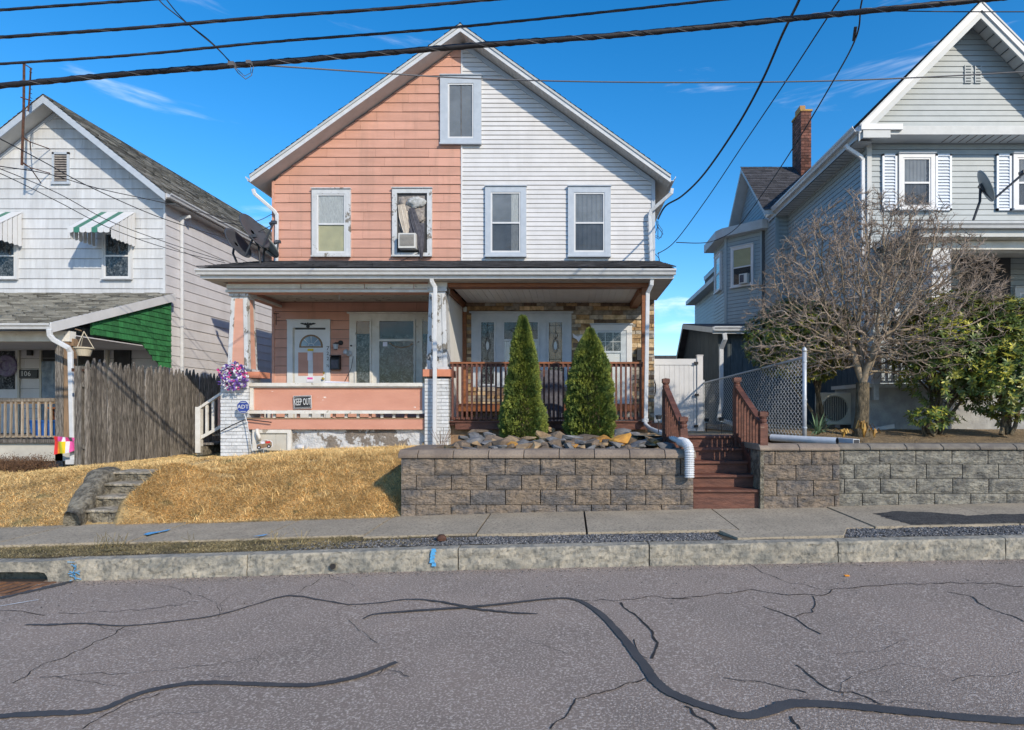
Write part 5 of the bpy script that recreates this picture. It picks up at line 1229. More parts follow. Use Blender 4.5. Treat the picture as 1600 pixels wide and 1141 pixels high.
# windows and awnings
for i, (px0, px1) in enumerate(((-16, 30), (162, 208))):
    x0, x1, z0, z1 = W(px0, px1, 362, 437.5, DL)
    wn, _ = window(lh, IL, x0, x1, z0, z1, c=.05, casing='asb', back='curtaind', low='curtaind', head=False, curtain=[(.1, .95, 'curtaind')])
    a = 37 if i == 0 else 213; lab = ('leftmost green-and-white striped awning, cut by the photo edge', 'green-and-white striped metal awning over the right upper window of the left house')[i]
    X1 = PX(a, DL); X0 = X1-(PX(212, DL)-PX(150, DL)); zt = PZ(332, DL); yd = .85; zd = PZ(364, DL-.6)-.0
    aw = thing('window_awning', lab, 'awning', ((X0+X1)/2, DL, zt), 'striped awnings on the left house')
    n = 7
    for k in range(n):
        xa = X0+(X1-X0)*k/n; xb = X0+(X1-X0)*(k+1)/n; c_ = 'awngreen' if k in (1, 4) else 'white'
        if 'awngreen' not in M: M['awngreen'] = mat('awning_green', (.05, .20, .14), (.04, .17, .12), rough=.45, bump=.03)
        mb = MB(); yj = 0.0; y0 = DL-.03; y1 = DL-yd; zf = zt-.62
        mb.hexa([(xa, y1, zf-.012), (xb-.006, y1, zf-.012), (xb-.006, y0, zt-.012), (xa, y0, zt-.012), (xa, y1, zf), (xb-.006, y1, zf), (xb-.006, y0, zt), (xa, y0, zt)])
        # scalloped valance
        mb.prism([(xb-.006, zf), (xa, zf), (xa, zf-.09)]+[((xa+xb)/2-math.cos(q)*(xb-xa-.006)/2, zf-.09-math.sin(q)*.03) for q in (0.5, 1.0, 1.57, 2.1, 2.6)]+[(xb-.006, zf-.09)], y1-.012, y1-.002)
        mb.build('slat', c_, aw)
    for xs_, sd in ((X1, 1), (X0, -1)):       # side panels of vertical slats
        m2 = 6
        for k in range(m2):
            ya = DL-.05-(yd-.08)*k/m2; yb2 = DL-.05-(yd-.08)*(k+1)/m2; top = lambda y: zt-.02-.62*(DL-.03-y)/(yd-.03)
            zb = zt-.86
            if zb > top(yb2)-.1: zb = top(yb2)-.1
            MB().prismx([(ya, top(ya)), (ya, zb+.03), ((ya+yb2)/2, zb), (yb2+.022, zb+.03), (yb2+.022, top(yb2))], min(xs_+(k%2)*.006, xs_-.01*sd), max(xs_+(k%2)*.006, xs_-.01*sd)).build('side_slat', 'white', aw)
    MB().tube([(X0, DL-.03, zt-.80), (X0, DL-yd, zt-.64)], .008, 5).tube([(X1-.02, DL-.03, zt-.80), (X1-.02, DL-yd, zt-.64)], .008, 5).build('arm', 'white', aw)
    for k in range(m2-1):   # inner far-side slats seen from beneath are the same panels
        pass
# antenna on the left gable
an = thing('tv_antenna', 'rusty television antenna mast bracketed to the left gable', 'antenna', (PX(35, 14.3), 14.3, PZ(258, 14.3)))
MB().tube([P(34, 258, 14.15), P(37, 170, 14.15), P(37.5, 98, 14.15)], .026, 7).build('mast', 'rust', an)
for (py, q) in ((214, 233), (254, 271)): MB().tube([P(33, py, 14.15), P(47, py+8, 14.3), P(78, q, DL-.02)], .012, 5).tube([P(36, py, 14.15), P(47, py+8, 14.2), P(48 if py < 240 else 64, q+(2 if py < 240 else 15), DL-.02)], .012, 5).build('bracket', 'rust', an)
MB().tube([P(32, 152, 14.1), P(49, 158, 14.2)], .014, 5).tube([P(38, 100, 14.15), P(50, 108, 14.15)], .012, 5).tube([P(48, 106, 14.15), P(46, 152, 14.15), P(44, 174, 14.15)], .018, 5).build('boom', 'rust', an)
for py in (112, 126, 138, 145, 152, 160): MB().tube([P(46, py, 13.9), P(50, py+2, 14.4)], .008, 4).build('element', 'rust', an)
# ---- porch of the left house
YL = 11.7; GL = 3.20
FX0, FX1 = -15.2, PX(86, 11.3)-.02
zb = 4.42
prl = MB().prismx([(11.32, GL-.05), (DL-.01, zb-.05), (DL-.01, zb), (11.32, GL)], FX0, -9.62).build('porch_roof', 'soffit', lh)
shingles(prl, (FX0, 11.28, GL+.006), (1, 0, 0), (0, DL-11.28, zb-GL), -9.62-FX0+.02, 3.72, .145, .34, 'shingle_old', th=.03)
MB().prismx([(11.25, GL-.17), (DL, zb-.17), (DL, zb+.02), (11.25, GL+.02)], -9.62, -9.59).build('rake_board', 'white', prl)
gutter(prl, (FX0, 11.32, GL), (-9.60, 11.32, GL), side=(0, -1, 0))
MB().box(FX0, -9.62, YL, YL+.15, GL-.36+.08, GL-.08).build('porch_beam', 'whitedirty', prl)
MB().box(FX0, -9.7, YL+.15, DL-.03, 3.05, 3.07).build('porch_ceiling', 'asb_side', prl)
# green shingled porch side
gs_ = MB().prismx([(12.3, 3.12), (13.76, PZ(537, 13.76)), (14.4, PZ(573, 14.4)), (DL-.03, PZ(573, 14.4)), (DL-.03, zb-.1), (12.3, GL+.2)], -9.70, -9.68).build('green_gable', 'greenshingle', lh)
for k in range(14):
    z = 2.62+k*.128; ylo = 12.3 if z > 3.08 else 13.7+(3.05-z)*1.2; hi_ = 12.3+max(0, (z+.1-(GL+.28))/.35)
    y = max(ylo, hi_)+rr(0, .1); 
    while y < DL-.05:
        y2 = min(y+rr(.1, .22), DL-.04); MB().hexa([(-9.68, y+.002, z), (-9.655-rr(0, .006), y+.002, z), (-9.655-rr(0, .006), y2-.002, z), (-9.68, y2-.002, z), (-9.68, y+.002, z+.128), (-9.676, y+.002, z+.128), (-9.676, y2-.002, z+.128), (-9.68, y2-.002, z+.128)]).build('shingle', 'greenshingle', gs_); y = y2
# post, floor, rail
MB().box(PX(86, YL), PX(98, YL), YL, YL+.2, .5, GL-.28).build('porch_post', 'graywood', lh)
MB().box(PX(98.5, YL), PX(107, YL), YL+.02, YL+.2, .5, GL-.28).build('porch_post', 'brownwood', lh)
MB().box(PX(100, YL), PX(112, YL), YL+.05, YL+.2, GL-.36, GL-.22).build('beam_end', 'brownwood', lh)
flo = MB().box(FX0, -9.62, YL-.05, DL-.03, 1.0, 1.04).build('porch_floor', 'graywood', lh)
MB().box(FX0, -9.62, YL-.07, YL-.02, .97, 1.04).build('floor_edge', 'graywood', flo)
MB().box(FX0, -9.62, YL+.0, YL+.04, .62, .96).build('skirt_board', 'acbeige', flo)
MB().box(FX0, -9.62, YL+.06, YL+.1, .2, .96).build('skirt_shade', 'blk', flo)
rlh = thing('porch_railing', 'weathered wooden railing with uneven balusters on the left house porch', 'railing', (-11, YL, 1.04))
MB().box(FX0, PX(86, YL), YL-.03, YL+.09, PZ(626, YL)-.02, PZ(622, YL)).build('top_rail', 'oldwood', rlh)
MB().box(FX0, PX(86, YL), YL+.0, YL+.05, PZ(631, YL), PZ(627, YL)).build('sub_rail', 'brownwood', rlh)
MB().box(FX0, PX(86, YL), YL+.0, YL+.05, PZ(684, YL), PZ(681, YL)).build('bottom_rail', 'oldwood', rlh)
x = PX(81, YL)
while x > -13.2:
    tl = rr(-.02, .02); MB().bar((x, YL-.015, PZ(683, YL)), (x+tl, YL-.015, PZ(627, YL)), .032, .03).build('baluster', 'oldwood', rlh); x -= .111
MB().box(PX(108, YL), PX(139, YL)+.1, YL+.1, YL+.16, PZ(627, YL), PZ(622, YL)).build('top_rail', 'oldwood', rlh); MB().box(PX(108, YL), PX(139, YL)+.1, YL+.1, YL+.16, PZ(684, YL), PZ(680, YL)).build('bottom_rail', 'oldwood', rlh)
for px in (122, 131, 139): MB().bar((PX(px, YL), YL+.09, PZ(683, YL)), (PX(px, YL)+rr(-.02, .02), YL+.09, PZ(627, YL)), .03).build('baluster', 'oldwood', rlh)
MB().box(PX(108, YL), -9.3, YL+.1, 12.6, .5, 1.0).build('skirt_board', 'graywood', flo)
downspout(lh, [P(77, 516, 11.25), P(78, 524, 11.27), P(84, 531, 11.3), P(106, 543, 11.35), P(110, 550, 11.4), P(114, 720, 11.3)], w_=.085)
MB().box(PX(109, 11.3), PX(122, 11.3), 11.2, 11.38, PZ(725, 11.3), PZ(718, 11.3)).build('drain_boot', 'gutter', lh)
# back wall: door, windows
x0, x1, z0, z1 = PX(-30, DL), PX(33, DL), 1.04, PZ(541, DL)
dl = MB(IL).box(x0, x0+.09, -.06, 0, z0, z1).box(x1-.04, x1, -.06, 0, z0, z1).box(x0, x1, -.06, 0, z1-.05, z1).build('door', 'acbeige', lh)
MB(IL).box(x0+.09, x1-.04, -.03, -.02, z0, z1-.05).build('door_leaf', 'asb_side', dl); MB(IL).box(x0+.2, x1-.12, -.04, -.031, 2.1, z1-.12).build('storm_glass', 'curtaind', dl)
o = MB(IL); o.lathe([(.0, 0), (.27, 0), (.25, -.03), (.14, -.04), (.12, -.01)][::-1], (PX(14, DL), -.06, PZ(572, DL)), 16, 'Y'); M['dwreath'] = mat('dim_purple_wreath', (.12, .09, .2), (.2, .2, .26), scale=14, bump=.4)
tag(o.build('door_wreath', 'dwreath'), 'dim purple wreath hanging inside the storm door of the left house', 'wreath')
x0, x1, z0, z1 = PX(64, DL), PX(92, DL), 1.3, PZ(522, DL)
wn = MB(IL).box(x0, x0+.05, -.05, 0, z0, z1).box(x1-.05, x1, -.05, 0, z0, z1).box(x0, x1, -.05, 0, z1-.05, z1).build('window', 'acbeige', lh)
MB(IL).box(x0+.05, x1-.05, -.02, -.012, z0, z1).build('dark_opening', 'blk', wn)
vs = []; n = 10
for j in range(n+1):
    for i in range(n+1):
        x = x0+.06+(x1-x0-.1)*i/n; z = z0+(PZ(565, DL)-z0)*j/n; vs.append((x, -.05+.05*noise.noise(Vector((x*9, z*6, 0))), z))
o = MB(IL).add(vs, [(j*(n+1)+i, j*(n+1)+i+1, (j+1)*(n+1)+i+1, (j+1)*(n+1)+i) for j in range(n) for i in range(n)]).build('plastic_sheet', 'tarp', smooth=True)
tag(o, 'crumpled bluish plastic sheet hanging in the dark opening behind the porch post', 'plastic sheet')
x0, x1, z0, z1 = PX(118, DL), PX(172, DL), PZ(618, DL), PZ(530, DL)
wn, _ = window(lh, IL, x0, x1, z0, z1, c=.07, casing='acbeige', back='blk', g='glass')
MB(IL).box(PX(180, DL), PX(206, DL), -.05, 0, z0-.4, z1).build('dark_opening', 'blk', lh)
o = MB(IL).tube([(PX(126, DL), -.06, PZ(608, DL)), (PX(126, DL), -.06, PZ(590, DL))], .02, 6); 
hp = thing('number_plaque', 'black plaque with white number 106 on the left house wall', 'number plaque', (PX(45, DL), DL-.04, PZ(584, DL)))
MB(IL).box(PX(30, DL), PX(61, DL), -.05, -.02, PZ(591, DL), PZ(578, DL)).build('plaque', 'iron', hp)
text('106', .17, T(PX(43, DL), DL-.052, PZ(584.5, DL)), 'white', hp)
o = MB(IL).box(PX(38, DL), PX(52, DL), -.16, -.01, PZ(547, DL), PZ(544, DL)).box(PX(46, DL), PX(53, DL), -.08, -.01, PZ(556, DL), PZ(543.9, DL)).build('wall_light', 'iron'); tag(o, 'black bracket light on the wall right of the left house door', 'wall light')
# hanging basket
hb = thing('hanging_basket', 'tan hanging basket on cords beside the left porch post', 'hanging basket', P(131, 555, 11.6))
c = P(131, 550, 11.6); mb = MB().lathe([(.10, -.08), (.14, .055), (.165, .06), (.165, .085), (.15, .085)], c, 20).build('basket', 'basket', hb, smooth=False)
for a in range(3): q_ = a*2*PI/3+.5; MB().tube([(c.x+.15*math.cos(q_), c.y+.15*math.sin(q_), c.z+.08), (c.x, c.y, PZ(518, 11.6))], .008, 4).build('cord', 'basket', hb)
MB().tube([(c.x-.05, c.y, PZ(517, 11.6)), (c.x-.2, c.y+.05, PZ(514, 11.6))], .012, 5).build('hook', 'brownwood', hb)
o = MB(); x0, x1, zb_, zt_ = PX(55, 12.1), PX(87, 12.1), 1.05, PZ(659, 12.1)
o.hexa([(x0+.04, 12.0, zb_), (x1-.04, 12.0, zb_), (x1-.04, 12.4, zb_), (x0+.04, 12.4, zb_), (x0, 11.96, zt_), (x1, 11.96, zt_), (x1, 12.44, zt_), (x0, 12.44, zt_)]).box(x0-.02, x1+.02, 11.94, 12.46, zt_+.001, zt_+.03)
tag(o.build('storage_bin', 'blue'), 'blue plastic storage bin behind the left porch railing', 'bin')
tb = MB().box(-10.6, -9.9, 12.3, 12.9, 1.62, 1.66).box(-10.55, -10.5, 12.35, 12.4, 1.04, 1.62).box(-10.0, -9.95, 12.35, 12.4, 1.04, 1.62).box(-10.55, -10.5, 12.8, 12.85, 1.04, 1.62).box(-10.0, -9.95, 12.8, 12.85, 1.04, 1.62).build('porch_table', 'orange'); tag(tb, 'orange-brown wooden table on the left house porch', 'table')
o = MB().lathe([(.07, 0), (.09, .09), (.08, .09)], (-9.85, 12.4, 1.66), 12).build('planter_pot', 'silver'); tag(o, 'small pale pot on the porch table of the left house', 'pot')
# striped bag-flag hung at the downspout
bg_ = thing('garden_flag', 'bright red, yellow and purple striped bag hung at the foot of the left porch', 'bag', P(100, 712, 11.2))
cols = ['red', 'orangep', 'lime', 'yellow', 'silver', 'magenta', 'pinkrib']; n = 7
X0, X1 = PX(84, 11.15), PX(117, 11.15)
for k in range(n):
    vs = []; m = 5
    for i in range(m+1):
        u = (k+i/m)/n; x = X0+(X1-X0)*u
        vs += [(x, 11.15+.02*math.sin(u*9), PZ(711-6*u, 11.15)+.012*math.sin(u*8)), (x, 11.15+.03*math.sin(u*9+1), PZ(690, 11.15)), (x, 11.15+.02*math.sin(u*7), PZ(682+2*u, 11.15))]
    fs = []
    for i in range(m): fs += [(3*i, 3*i+3, 3*i+4, 3*i+1)]
    MB().add(vs, fs).build('stripe', cols[k], bg_); MB().add(vs, [(3*i+1, 3*i+4, 3*i+5, 3*i+2) for i in range(m)]).build('stripe', ('red', 'magenta', 'pinkrib', 'paper', 'pinkrib', 'cloth3', 'magenta')[k], bg_)

# ================================================================== GREY HOUSE
DG = 12.0; GX = 5.88; GA = 7.85
gh = thing('grey_house', 'tall blue-grey sided house with white shutters, side bay and brick chimney at the right', 'house', (8, 15, 1.2))
GS = 1.01; GZA = 9.22; GXR = 2*GA-GX; GZE = GZA-(GA-GX)*GS
wall = MB().prism([(GX, .8), (GXR, .8), (GXR, GZE), (GA, GZA), (GX, GZE)], DG+.002, 16.38).build('wall', 'wrap', gh)
MB().prism([(5.56, .8), (GXR, .8), (GXR, GZE), (GA, GZA), (5.56, GZE-.3)], 16.38, 25).build('wall', 'wrap', gh)
IG = T(0, DG, 0)
siding(wall, IG, GX, GXR, 4.9, GZE-.25, .108, .013, 'grey', start=4.9)
siding(wall, IG, GX, GXR, GZE-.05, GZA, .108, .013, 'grey', apex=(GA, GZA, GS), start=GZE-.05)
siding(wall, IG, GX, GXR, 2.0, 4.9, .108, .013, 'grey', start=2.0)
MB(IG).box(GX-.02, GX+.07, -.03, 0, 1.3, GZE-.2).build('corner_post', 'greytrim', wall)
# side wall siding (X=GX facing left)
siding(wall, T(GX, 16.38, 0, -PI/2), 0, 4.37, 3.2, 7.2, .108, .013, 'greyside', start=3.2)
for k in range(9): MB(T(GX, 14.5, 0, -PI/2)).box(k*.28+.004, k*.28+.275, -.02, 0, 1.25, 3.15).build('batten_board', 'shed', wall)
MB().box(GX-.03, GX-.001, DG+.02, 14.5, .9, 1.4).build('foundation', 'oldconc', gh)
MB(T(0, 16.38, 0)).box(5.53, 5.62, -.03, 0, 3, 7.0).build('corner_post', 'greyside', wall)
siding(wall, T(0, 16.38, 0), 5.56, GX, 3.2, 7.0, .108, .012, 'greyside', start=3.2)
siding(wall, T(5.56, 17.3, 0, -PI/2), 0, .92, 3.2, 7.0, .108, .012, 'greyside', start=3.2)
# side bay
Bx, By, t_ = 5.48, 17.3, .825
bay = MB().add([(5.56, 17.28, 3), (Bx, By, 3), (Bx-t_, By+t_, 3), (Bx-t_, 19.6, 3), (5.56, 19.6, 3), (5.56, 17.28, 6.72), (Bx, By, 6.72), (Bx-t_, By+t_, 6.72), (Bx-t_, 19.6, 6.72), (5.56, 19.6, 6.72)], [(0, 1, 6, 5), (1, 2, 7, 6), (2, 3, 8, 7), (3, 4, 9, 8), (5, 6, 7, 8, 9)]).build('side_bay', 'wrap', gh)
XB = T(Bx-t_, By+t_, 0, -PI/4); wl_ = t_*math.sqrt(2)
siding(bay, XB, 0, wl_, 3.1, 6.72, .108, .012, 'greyside', start=3.1)
XB2 = T(Bx-t_, 19.6, 0, -PI/2); siding(bay, XB2, 0, 19.6-By-t_, 3.1, 6.72, .108, .012, 'greyside', start=3.1)
MB(XB).box(-.03, .05, -.03, .0, 3.1, 6.72).box(wl_-.05, wl_+.0, -.03, .0, 3.1, 6.72).build('corner_post', 'greyside', bay)
wz0, wz1 = PZ(446, 17.5), PZ(380, 17.4)
wn, _ = window(gh, XB, .20, wl_-.24, wz0, wz1, c=.055, casing='white', back='cream', low='blk')
wac = thing('window_air_conditioner', 'white air conditioner in the side bay window of the grey house', 'air conditioner', XB @ Vector((.75, -.1, wz0)))
MB(XB).box(.55, .80, -.2, -.05, wz0+.06, wz0+.34).build('casing', 'acwhite', wac); MB(XB).box(.57, .70, -.205, -.2, wz0+.09, wz0+.31).build('grille', 'cloth3', wac)
window(gh, XB2, .35, 1.05, PZ(456, 18.8), PZ(397, 18.8), c=.07, casing='white', back='curtaind')
# bay cornice
cr = [(5.58, 17.02), (5.40, 17.05), (Bx-t_-.16, By+t_-.20), (Bx-t_-.28, By+t_+.1), (Bx-t_-.28, 19.8), (5.58, 19.8)]
MB().add([(x, y, 6.70) for x, y in cr]+[(x, y, 6.95) for x, y in cr], [tuple(range(6))[::-1], tuple(range(6, 12))]+[(i, (i+1) % 6, 6+(i+1) % 6, 6+i) for i in range(6)]).build('cornice', 'greytrim', bay)
# cross gable
cx0 = 5.25; ygn, ygf, ygm = 16.35, 20.75, 18.55; zg0, zg1 = 6.98, 8.98
cg = MB().add([(cx0+.3, ygn+.15, 6.9), (cx0+.3, ygf-.15, 6.9), (cx0+.3, ygm, zg1-.15), (8, ygn, 6.9), (8, ygf, 6.9), (8, ygm, zg1-.15)], [(0, 2, 1), (0, 3, 5, 2), (1, 2, 5, 4), (0, 1, 4, 3)]).build('cross_gable', 'greyside', gh)
sl_ = (zg1-.15-6.9)/(ygm-ygn-.15)
siding(cg, T(cx0+.295, ygf, 0, -PI/2), .15, ygf-ygn-.15, 6.95, zg1-.2, .108, .012, 'greyside', apex=(ygf-ygm, zg1-.2, sl_), start=6.95)
for s, ye in ((-1, ygn), (1, ygf)):
    v = [(cx0-.02, ye, zg0-.12), (cx0-.02, ygm, zg1-.12), (cx0-.02, ygm, zg1), (cx0-.02, ye, zg0)]
    MB().add(v+[(9.4 if i in (1, 2) else 6.6, y, z) for i, (_, y, z) in enumerate(v)], [(0, 1, 2, 3), (4, 7, 6, 5), (0, 4, 5, 1), (1, 5, 6, 2), (2, 6, 7, 3), (3, 7, 4, 0)]).build('roof', 'greytrim', cg)
Lg = math.hypot(ygm-ygn, zg1-zg0)
shingles(cg, (cx0-.05, ygn-.02, zg0+.006), (1, 0, 0), (0, ygm-ygn, zg1-zg0), 3.4, Lg+.04, .13, .30, 'shingle_dark', th=.010)
# main roof
RFG = DG-.40; rzg = GZA+.16
for s in (-1, 1):
    xe = GX-.36 if s < 0 else GXR+.36; ze = rzg-abs(xe-GA)*GS
    rf = MB().prism([(GA, rzg-.14), (xe, ze-.14), (xe, ze), (GA, rzg)], RFG+.03, 25).build('roof', 'greytrim', gh)
    for dy, a, b, m_ in ((0.0, -.30, -.16, 'greytrim'), (-.03, -.16, -.02, 'white'), (-.045, -.03, .01, 'greytrim')):
        MB().prism([(GA, rzg+a), (xe, ze+a), (xe, ze+b), (GA, rzg+b)], RFG+dy, RFG+.029).build('rake_board', m_, rf)
    Lr = math.hypot(xe-GA, rzg-ze)
    if s < 0:
        shingles(rf, (xe, 25, ze+.006), (0, -1, 0), (GA-xe, 0, rzg-ze), 25-RFG, Lr+.02, .14, .32, 'shingle_dark')
        gutter(rf, (xe, RFG+.02, ze+.0), (xe, 16.9, ze), side=(-1, 0, 0))
        MB().box(xe, GX, DG-.2, 16.9, ze-.22, ze-.2).build('eave_soffit', 'greytrim', rf)
        for k in range(30): y = DG+.1+k*.16; MB().box(xe+.04, GX-.02, y, y+.008, ze-.224, ze-.219).build('soffit_seam', 'shed', rf)
        MB().box(xe+.005, xe+.03, RFG+.1, 16.9, ze-.22, ze-.05).build('fascia', 'greytrim', rf)
    else: shingles(rf, (xe, RFG, ze+.006), (0, 1, 0), (GA-xe, 0, rzg-ze), 25-RFG, Lr+.02, .14, .32, 'shingle_dark')
# raking soffit with seams, pent return across the gable base
for s in (-1, 1):
    xe = GX if s < 0 else GXR
    for k in range(14):
        u = (k+.5)/14; x = GA+(xe-GA)*u; z = rzg-.16-abs(x-GA)*GS; MB().box(x-.004, x+.004, RFG+.04, DG-.02, z-.006, z+.01).build('soffit_seam', 'shed', gh)
zr = PZ(197, 11.6)
rt = MB().prismx([(RFG-.0, zr-.16), (DG-.01, zr-.16), (DG-.01, zr+.10), (RFG-.0, zr)], GX-.30, GXR+.3).build('gable_return', 'greytrim', gh)
MB().box(GX-.34, GX+.45, RFG-.06, RFG-.001, zr-.09, zr+.02).build('return_cap', 'white', rt); MB().box(GX-.30, GX+.22, RFG-.045, RFG-.001, zr-.24, zr-.1).build('return_cap', 'greytrim', rt)
MB(IG).box(GX, GXR, -.05, 0, PZ(224, DG), PZ(214, DG)).build('frieze_board', 'greytrim', rt)
MB(IG).box(GX, GXR, -.06, -.0, zr+.10, zr+.16).build('sill_trim', 'white', rt)
for k in range(9): x = PX(1478+k*13, 11.8); MB().box(x, x+.012, 11.62, 11.95, zr-.166, zr-.161).build('rust_streak', 'rust', rt)
# gable vent
for (a, b) in ((1506, 1517), (1522, 1532)):
    gv = MB(IG).box(PX(a, DG), PX(b, DG), -.03, 0, PZ(131, DG), PZ(103, DG)).build('gable_vent', 'grey', gh)
    for k in range(6): z = PZ(129-k*4.6, DG); MB(IG).box(PX(a, DG)+.02, PX(b, DG)-.02, -.034, -.03, z, z+.02).build('louvre', 'shed', gv)
# upper windows with shutters
for (a, b) in ((1402, 1458), (1580, 1636)):
    x0, x1, z0, z1 = W(a, b, 242, 330, DG)
    wn, _ = window(gh, IG, x0, x1, z0, z1, c=.08, casing='white', back='curtaind', curtain=[(0, .9, 'pane_backing')])
    for (u, v) in ((a-25, a-2), (b+2, b+27)):
        s_ = MB(IG).box(PX(u, DG), PX(u, DG)+.04, -.05, -.015, z0-.0, z1).box(PX(v, DG)-.04, PX(v, DG), -.05, -.015, z0, z1).box(PX(u, DG), PX(v, DG), -.05, -.015, z1-.04, z1).box(PX(u, DG), PX(v, DG), -.05, -.015, z0, z0+.04).box(PX(u, DG)+.04, PX(v, DG)-.04, -.022, -.015, z0, z1).build('shutter', 'shutter', gh)
        for k in range(16):
            z = z0+.06+k*(z1-z0-.12)/16; MB(IG).hexa([(PX(u, DG)+.04, -.046, z), (PX(v, DG)-.04, -.046, z), (PX(v, DG)-.04, -.024, z+.04), (PX(u, DG)+.04, -.024, z+.04), (PX(u, DG)+.04, -.046, z+.012), (PX(v, DG)-.04, -.046, z+.012), (PX(v, DG)-.04, -.024, z+.052), (PX(u, DG)+.04, -.024, z+.052)]).build('louvre', 'shutter', s_)
downspout(gh, [P(1322, 228, 11.85), P(1325, 232, 11.85), P(1345, 245, 11.9), P(1348, 250, 11.93), P(1348, 640, 11.93)])
# chimney
D_ = 18.0; c0, c1 = PX(1252, D_), PX(1267.5, D_); zt = PZ(174, D_)
ch = MB().box(c0+.01, c1-.01, D_+.01, D_+.69, 6.8, zt).build('chimney', 'mortar', gh)
mb = MB(); z = 7.0; k = 0
while z < zt:
    z2 = min(z+.085, zt); 
    for (a, b) in (((c0, c0+.10), (c0+.105, c1)) if k % 2 else ((c0, c0+.2), (c0+.205, c1))): mb.box(a+.003, b-.003, D_-.012, D_+.01, z+.005, z2-.006)
    y = D_-.01+(.1 if k % 2 else 0)
    if k % 2: mb.box(c0-.012, c0+.01, D_-.01, y-.005, z+.005, z2-.006)
    while y < D_+.7: mb.box(c0-.012, c0+.01, y, min(y+.2, D_+.7), z+.005, z2-.006); y += .21
    z = z2; k += 1
o = mb.build('brickwork', 'brick', ch); o['kind'] = 'stuff'
MB().box(c0-.03, c1+.03, D_-.03, D_+.72, zt, zt+.05).build('chimney_cap', 'deadleaf', ch); M['flue'] = mat('clay_flue', (.4, .22, .08), bump=.3); MB().box(c0+.0, c0+.16, D_+.1, D_+.5, zt+.05, zt+.22).build('flue', 'flue', ch)
# rear wing
MB().box(4.95, 6, 19.6, 24, .8, 5.86).build('rear_wing', 'greyside', gh)
siding(gh, T(4.95, 24, 0, -PI/2), 0, 4.4, 1.5, 5.8, .12, .012, 'greyside', start=1.5)
MB().prismx([(19.5, 5.75), (24.2, 5.75), (24.2, 5.9), (19.5, 5.9)], 4.62, 5.0).build('rear_eave', 'greytrim', gh)
# dark shed
SD = 14.5; sx = 3.54
sh = thing('shed', 'dark grey board shed with a low shingled roof beside the white gate', 'shed', (4.6, 16, 1.1))
sp = [(SD, .9), (19.1, .9), (19.1, 3.1), (18.0, 4.0), (SD, 3.42)]
MB().prismx(sp, sx+.02, 5.86).build('wall', 'shed', sh)
for k in range(9):
    a = SD+k*.5; b = min(a+.49, 19.05); zt = lambda y: 3.42+(y-SD)*.166 if y < 18 else 4.0-(y-18)*.82
    MB().prismx([(a+.005, 1.0), (b, 1.0), (b, zt(b)-.02), (a+.005, zt(a)-.02)], sx, sx+.019).build('board', 'shed', sh)
for k in range(8):
    a = sx+k*.29; MB().box(a+.004, min(a+.285, 5.84), SD-.02, SD, 1.0, 3.4).build('board', 'shed', sh)
rf = MB().prismx([(SD-.28, 3.46), (18.0, 4.06), (18.0, 4.15), (SD-.28, 3.55)], sx-.18, 5.86).build('roof', 'shingle_dark', sh)
MB().prismx([(18.0, 4.06), (19.3, 3.0), (19.3, 3.09), (18.0, 4.15)], sx-.18, 5.86).build('roof', 'shingle_dark', sh)
MB().prismx([(SD-.3, 3.40), (18.0, 4.0), (19.3, 2.94), (19.3, 3.08), (18.0, 4.13), (SD-.3, 3.53)], sx-.20, sx-.181).build('rake_board', 'greytrim', rf)
MB().box(sx-.2, 5.86, SD-.31, SD-.281, 3.38, 3.54).build('fascia', 'greytrim', rf)
gutter(rf, (sx-.18, SD-.31, 3.54), (5.8, SD-.31, 3.54), side=(0, -1, 0))
downspout(sh, [P(1132, 522, 14.1), P(1133, 530, 14.12), P(1127, 545, 14.3), P(1127, 630, 14.35), P(1123, 655, 14.3)], w_=.10)
MB().bar(P(1123, 655, 14.2), P(1150, 664, 12.2), .09, .06).build('drain_extension', 'gutter', sh)
# far roof seen over the gate
fb = thing('far_building', 'dark low roof of a distant building seen above the white gate', 'building', (4, 40, 0))
MB().box(PX(960, 40), PX(1075, 40), 40, 46, 0, PZ(560, 40)).build('wall', 'shed', fb); MB().box(PX(958, 40), PX(1080, 40), 39.8, 46.2, PZ(560, 40), PZ(556, 40)).build('roof', 'shingle_dark', fb)
# ---- front porch of the grey house
YG = 10.75; gp0 = PX(1448, YG)
MB().box(gp0-.3, 12.4, YG-.25, DG-.02, PZ(357, YG)-.05, PZ(352, YG)).build('porch_roof', 'greytrim', gh)
prg = MB().box(gp0-.25, 12.35, YG-.2, YG-.16, PZ(375, YG), PZ(358, YG)).build('porch_fascia', 'greytrim', gh)
gutter(prg, (gp0-.3, YG-.22, PZ(355, YG)), (12.35, YG-.22, PZ(355, YG)), side=(0, -1, 0))
MB().box(gp0-.2, 12.35, YG-.16, DG-.04, PZ(376, YG), PZ(374, YG)).build('porch_ceiling', 'acbeige', prg)
MB().box(gp0, 12.3, YG, YG+.25, PZ(390, YG), PZ(376.5, YG)).build('porch_beam', 'whitedirty', prg)
gpf = MB().box(PX(1352, YG), 12.3, YG+.02, DG-.02, .9, PZ(603, YG)).build('porch_base', 'found', gh)
M['stucco'] = mat('grey_stucco', (.38, .38, .37), (.27, .27, .265), scale=5, bump=.5, bscale=30); gpf.data.materials[0] = M['stucco']
MB().box(PX(1345, YG), 12.3, YG-.06, DG-.03, PZ(606, YG), PZ(600, YG)).build('porch_floor', 'greytrim', gpf)
for px in (1471, 1660): MB().box(PX(px, YG)-.17, PX(px, YG)+.17, YG+.0, YG+.3, PZ(600, YG), PZ(390, YG)).build('porch_column', 'white', gh)
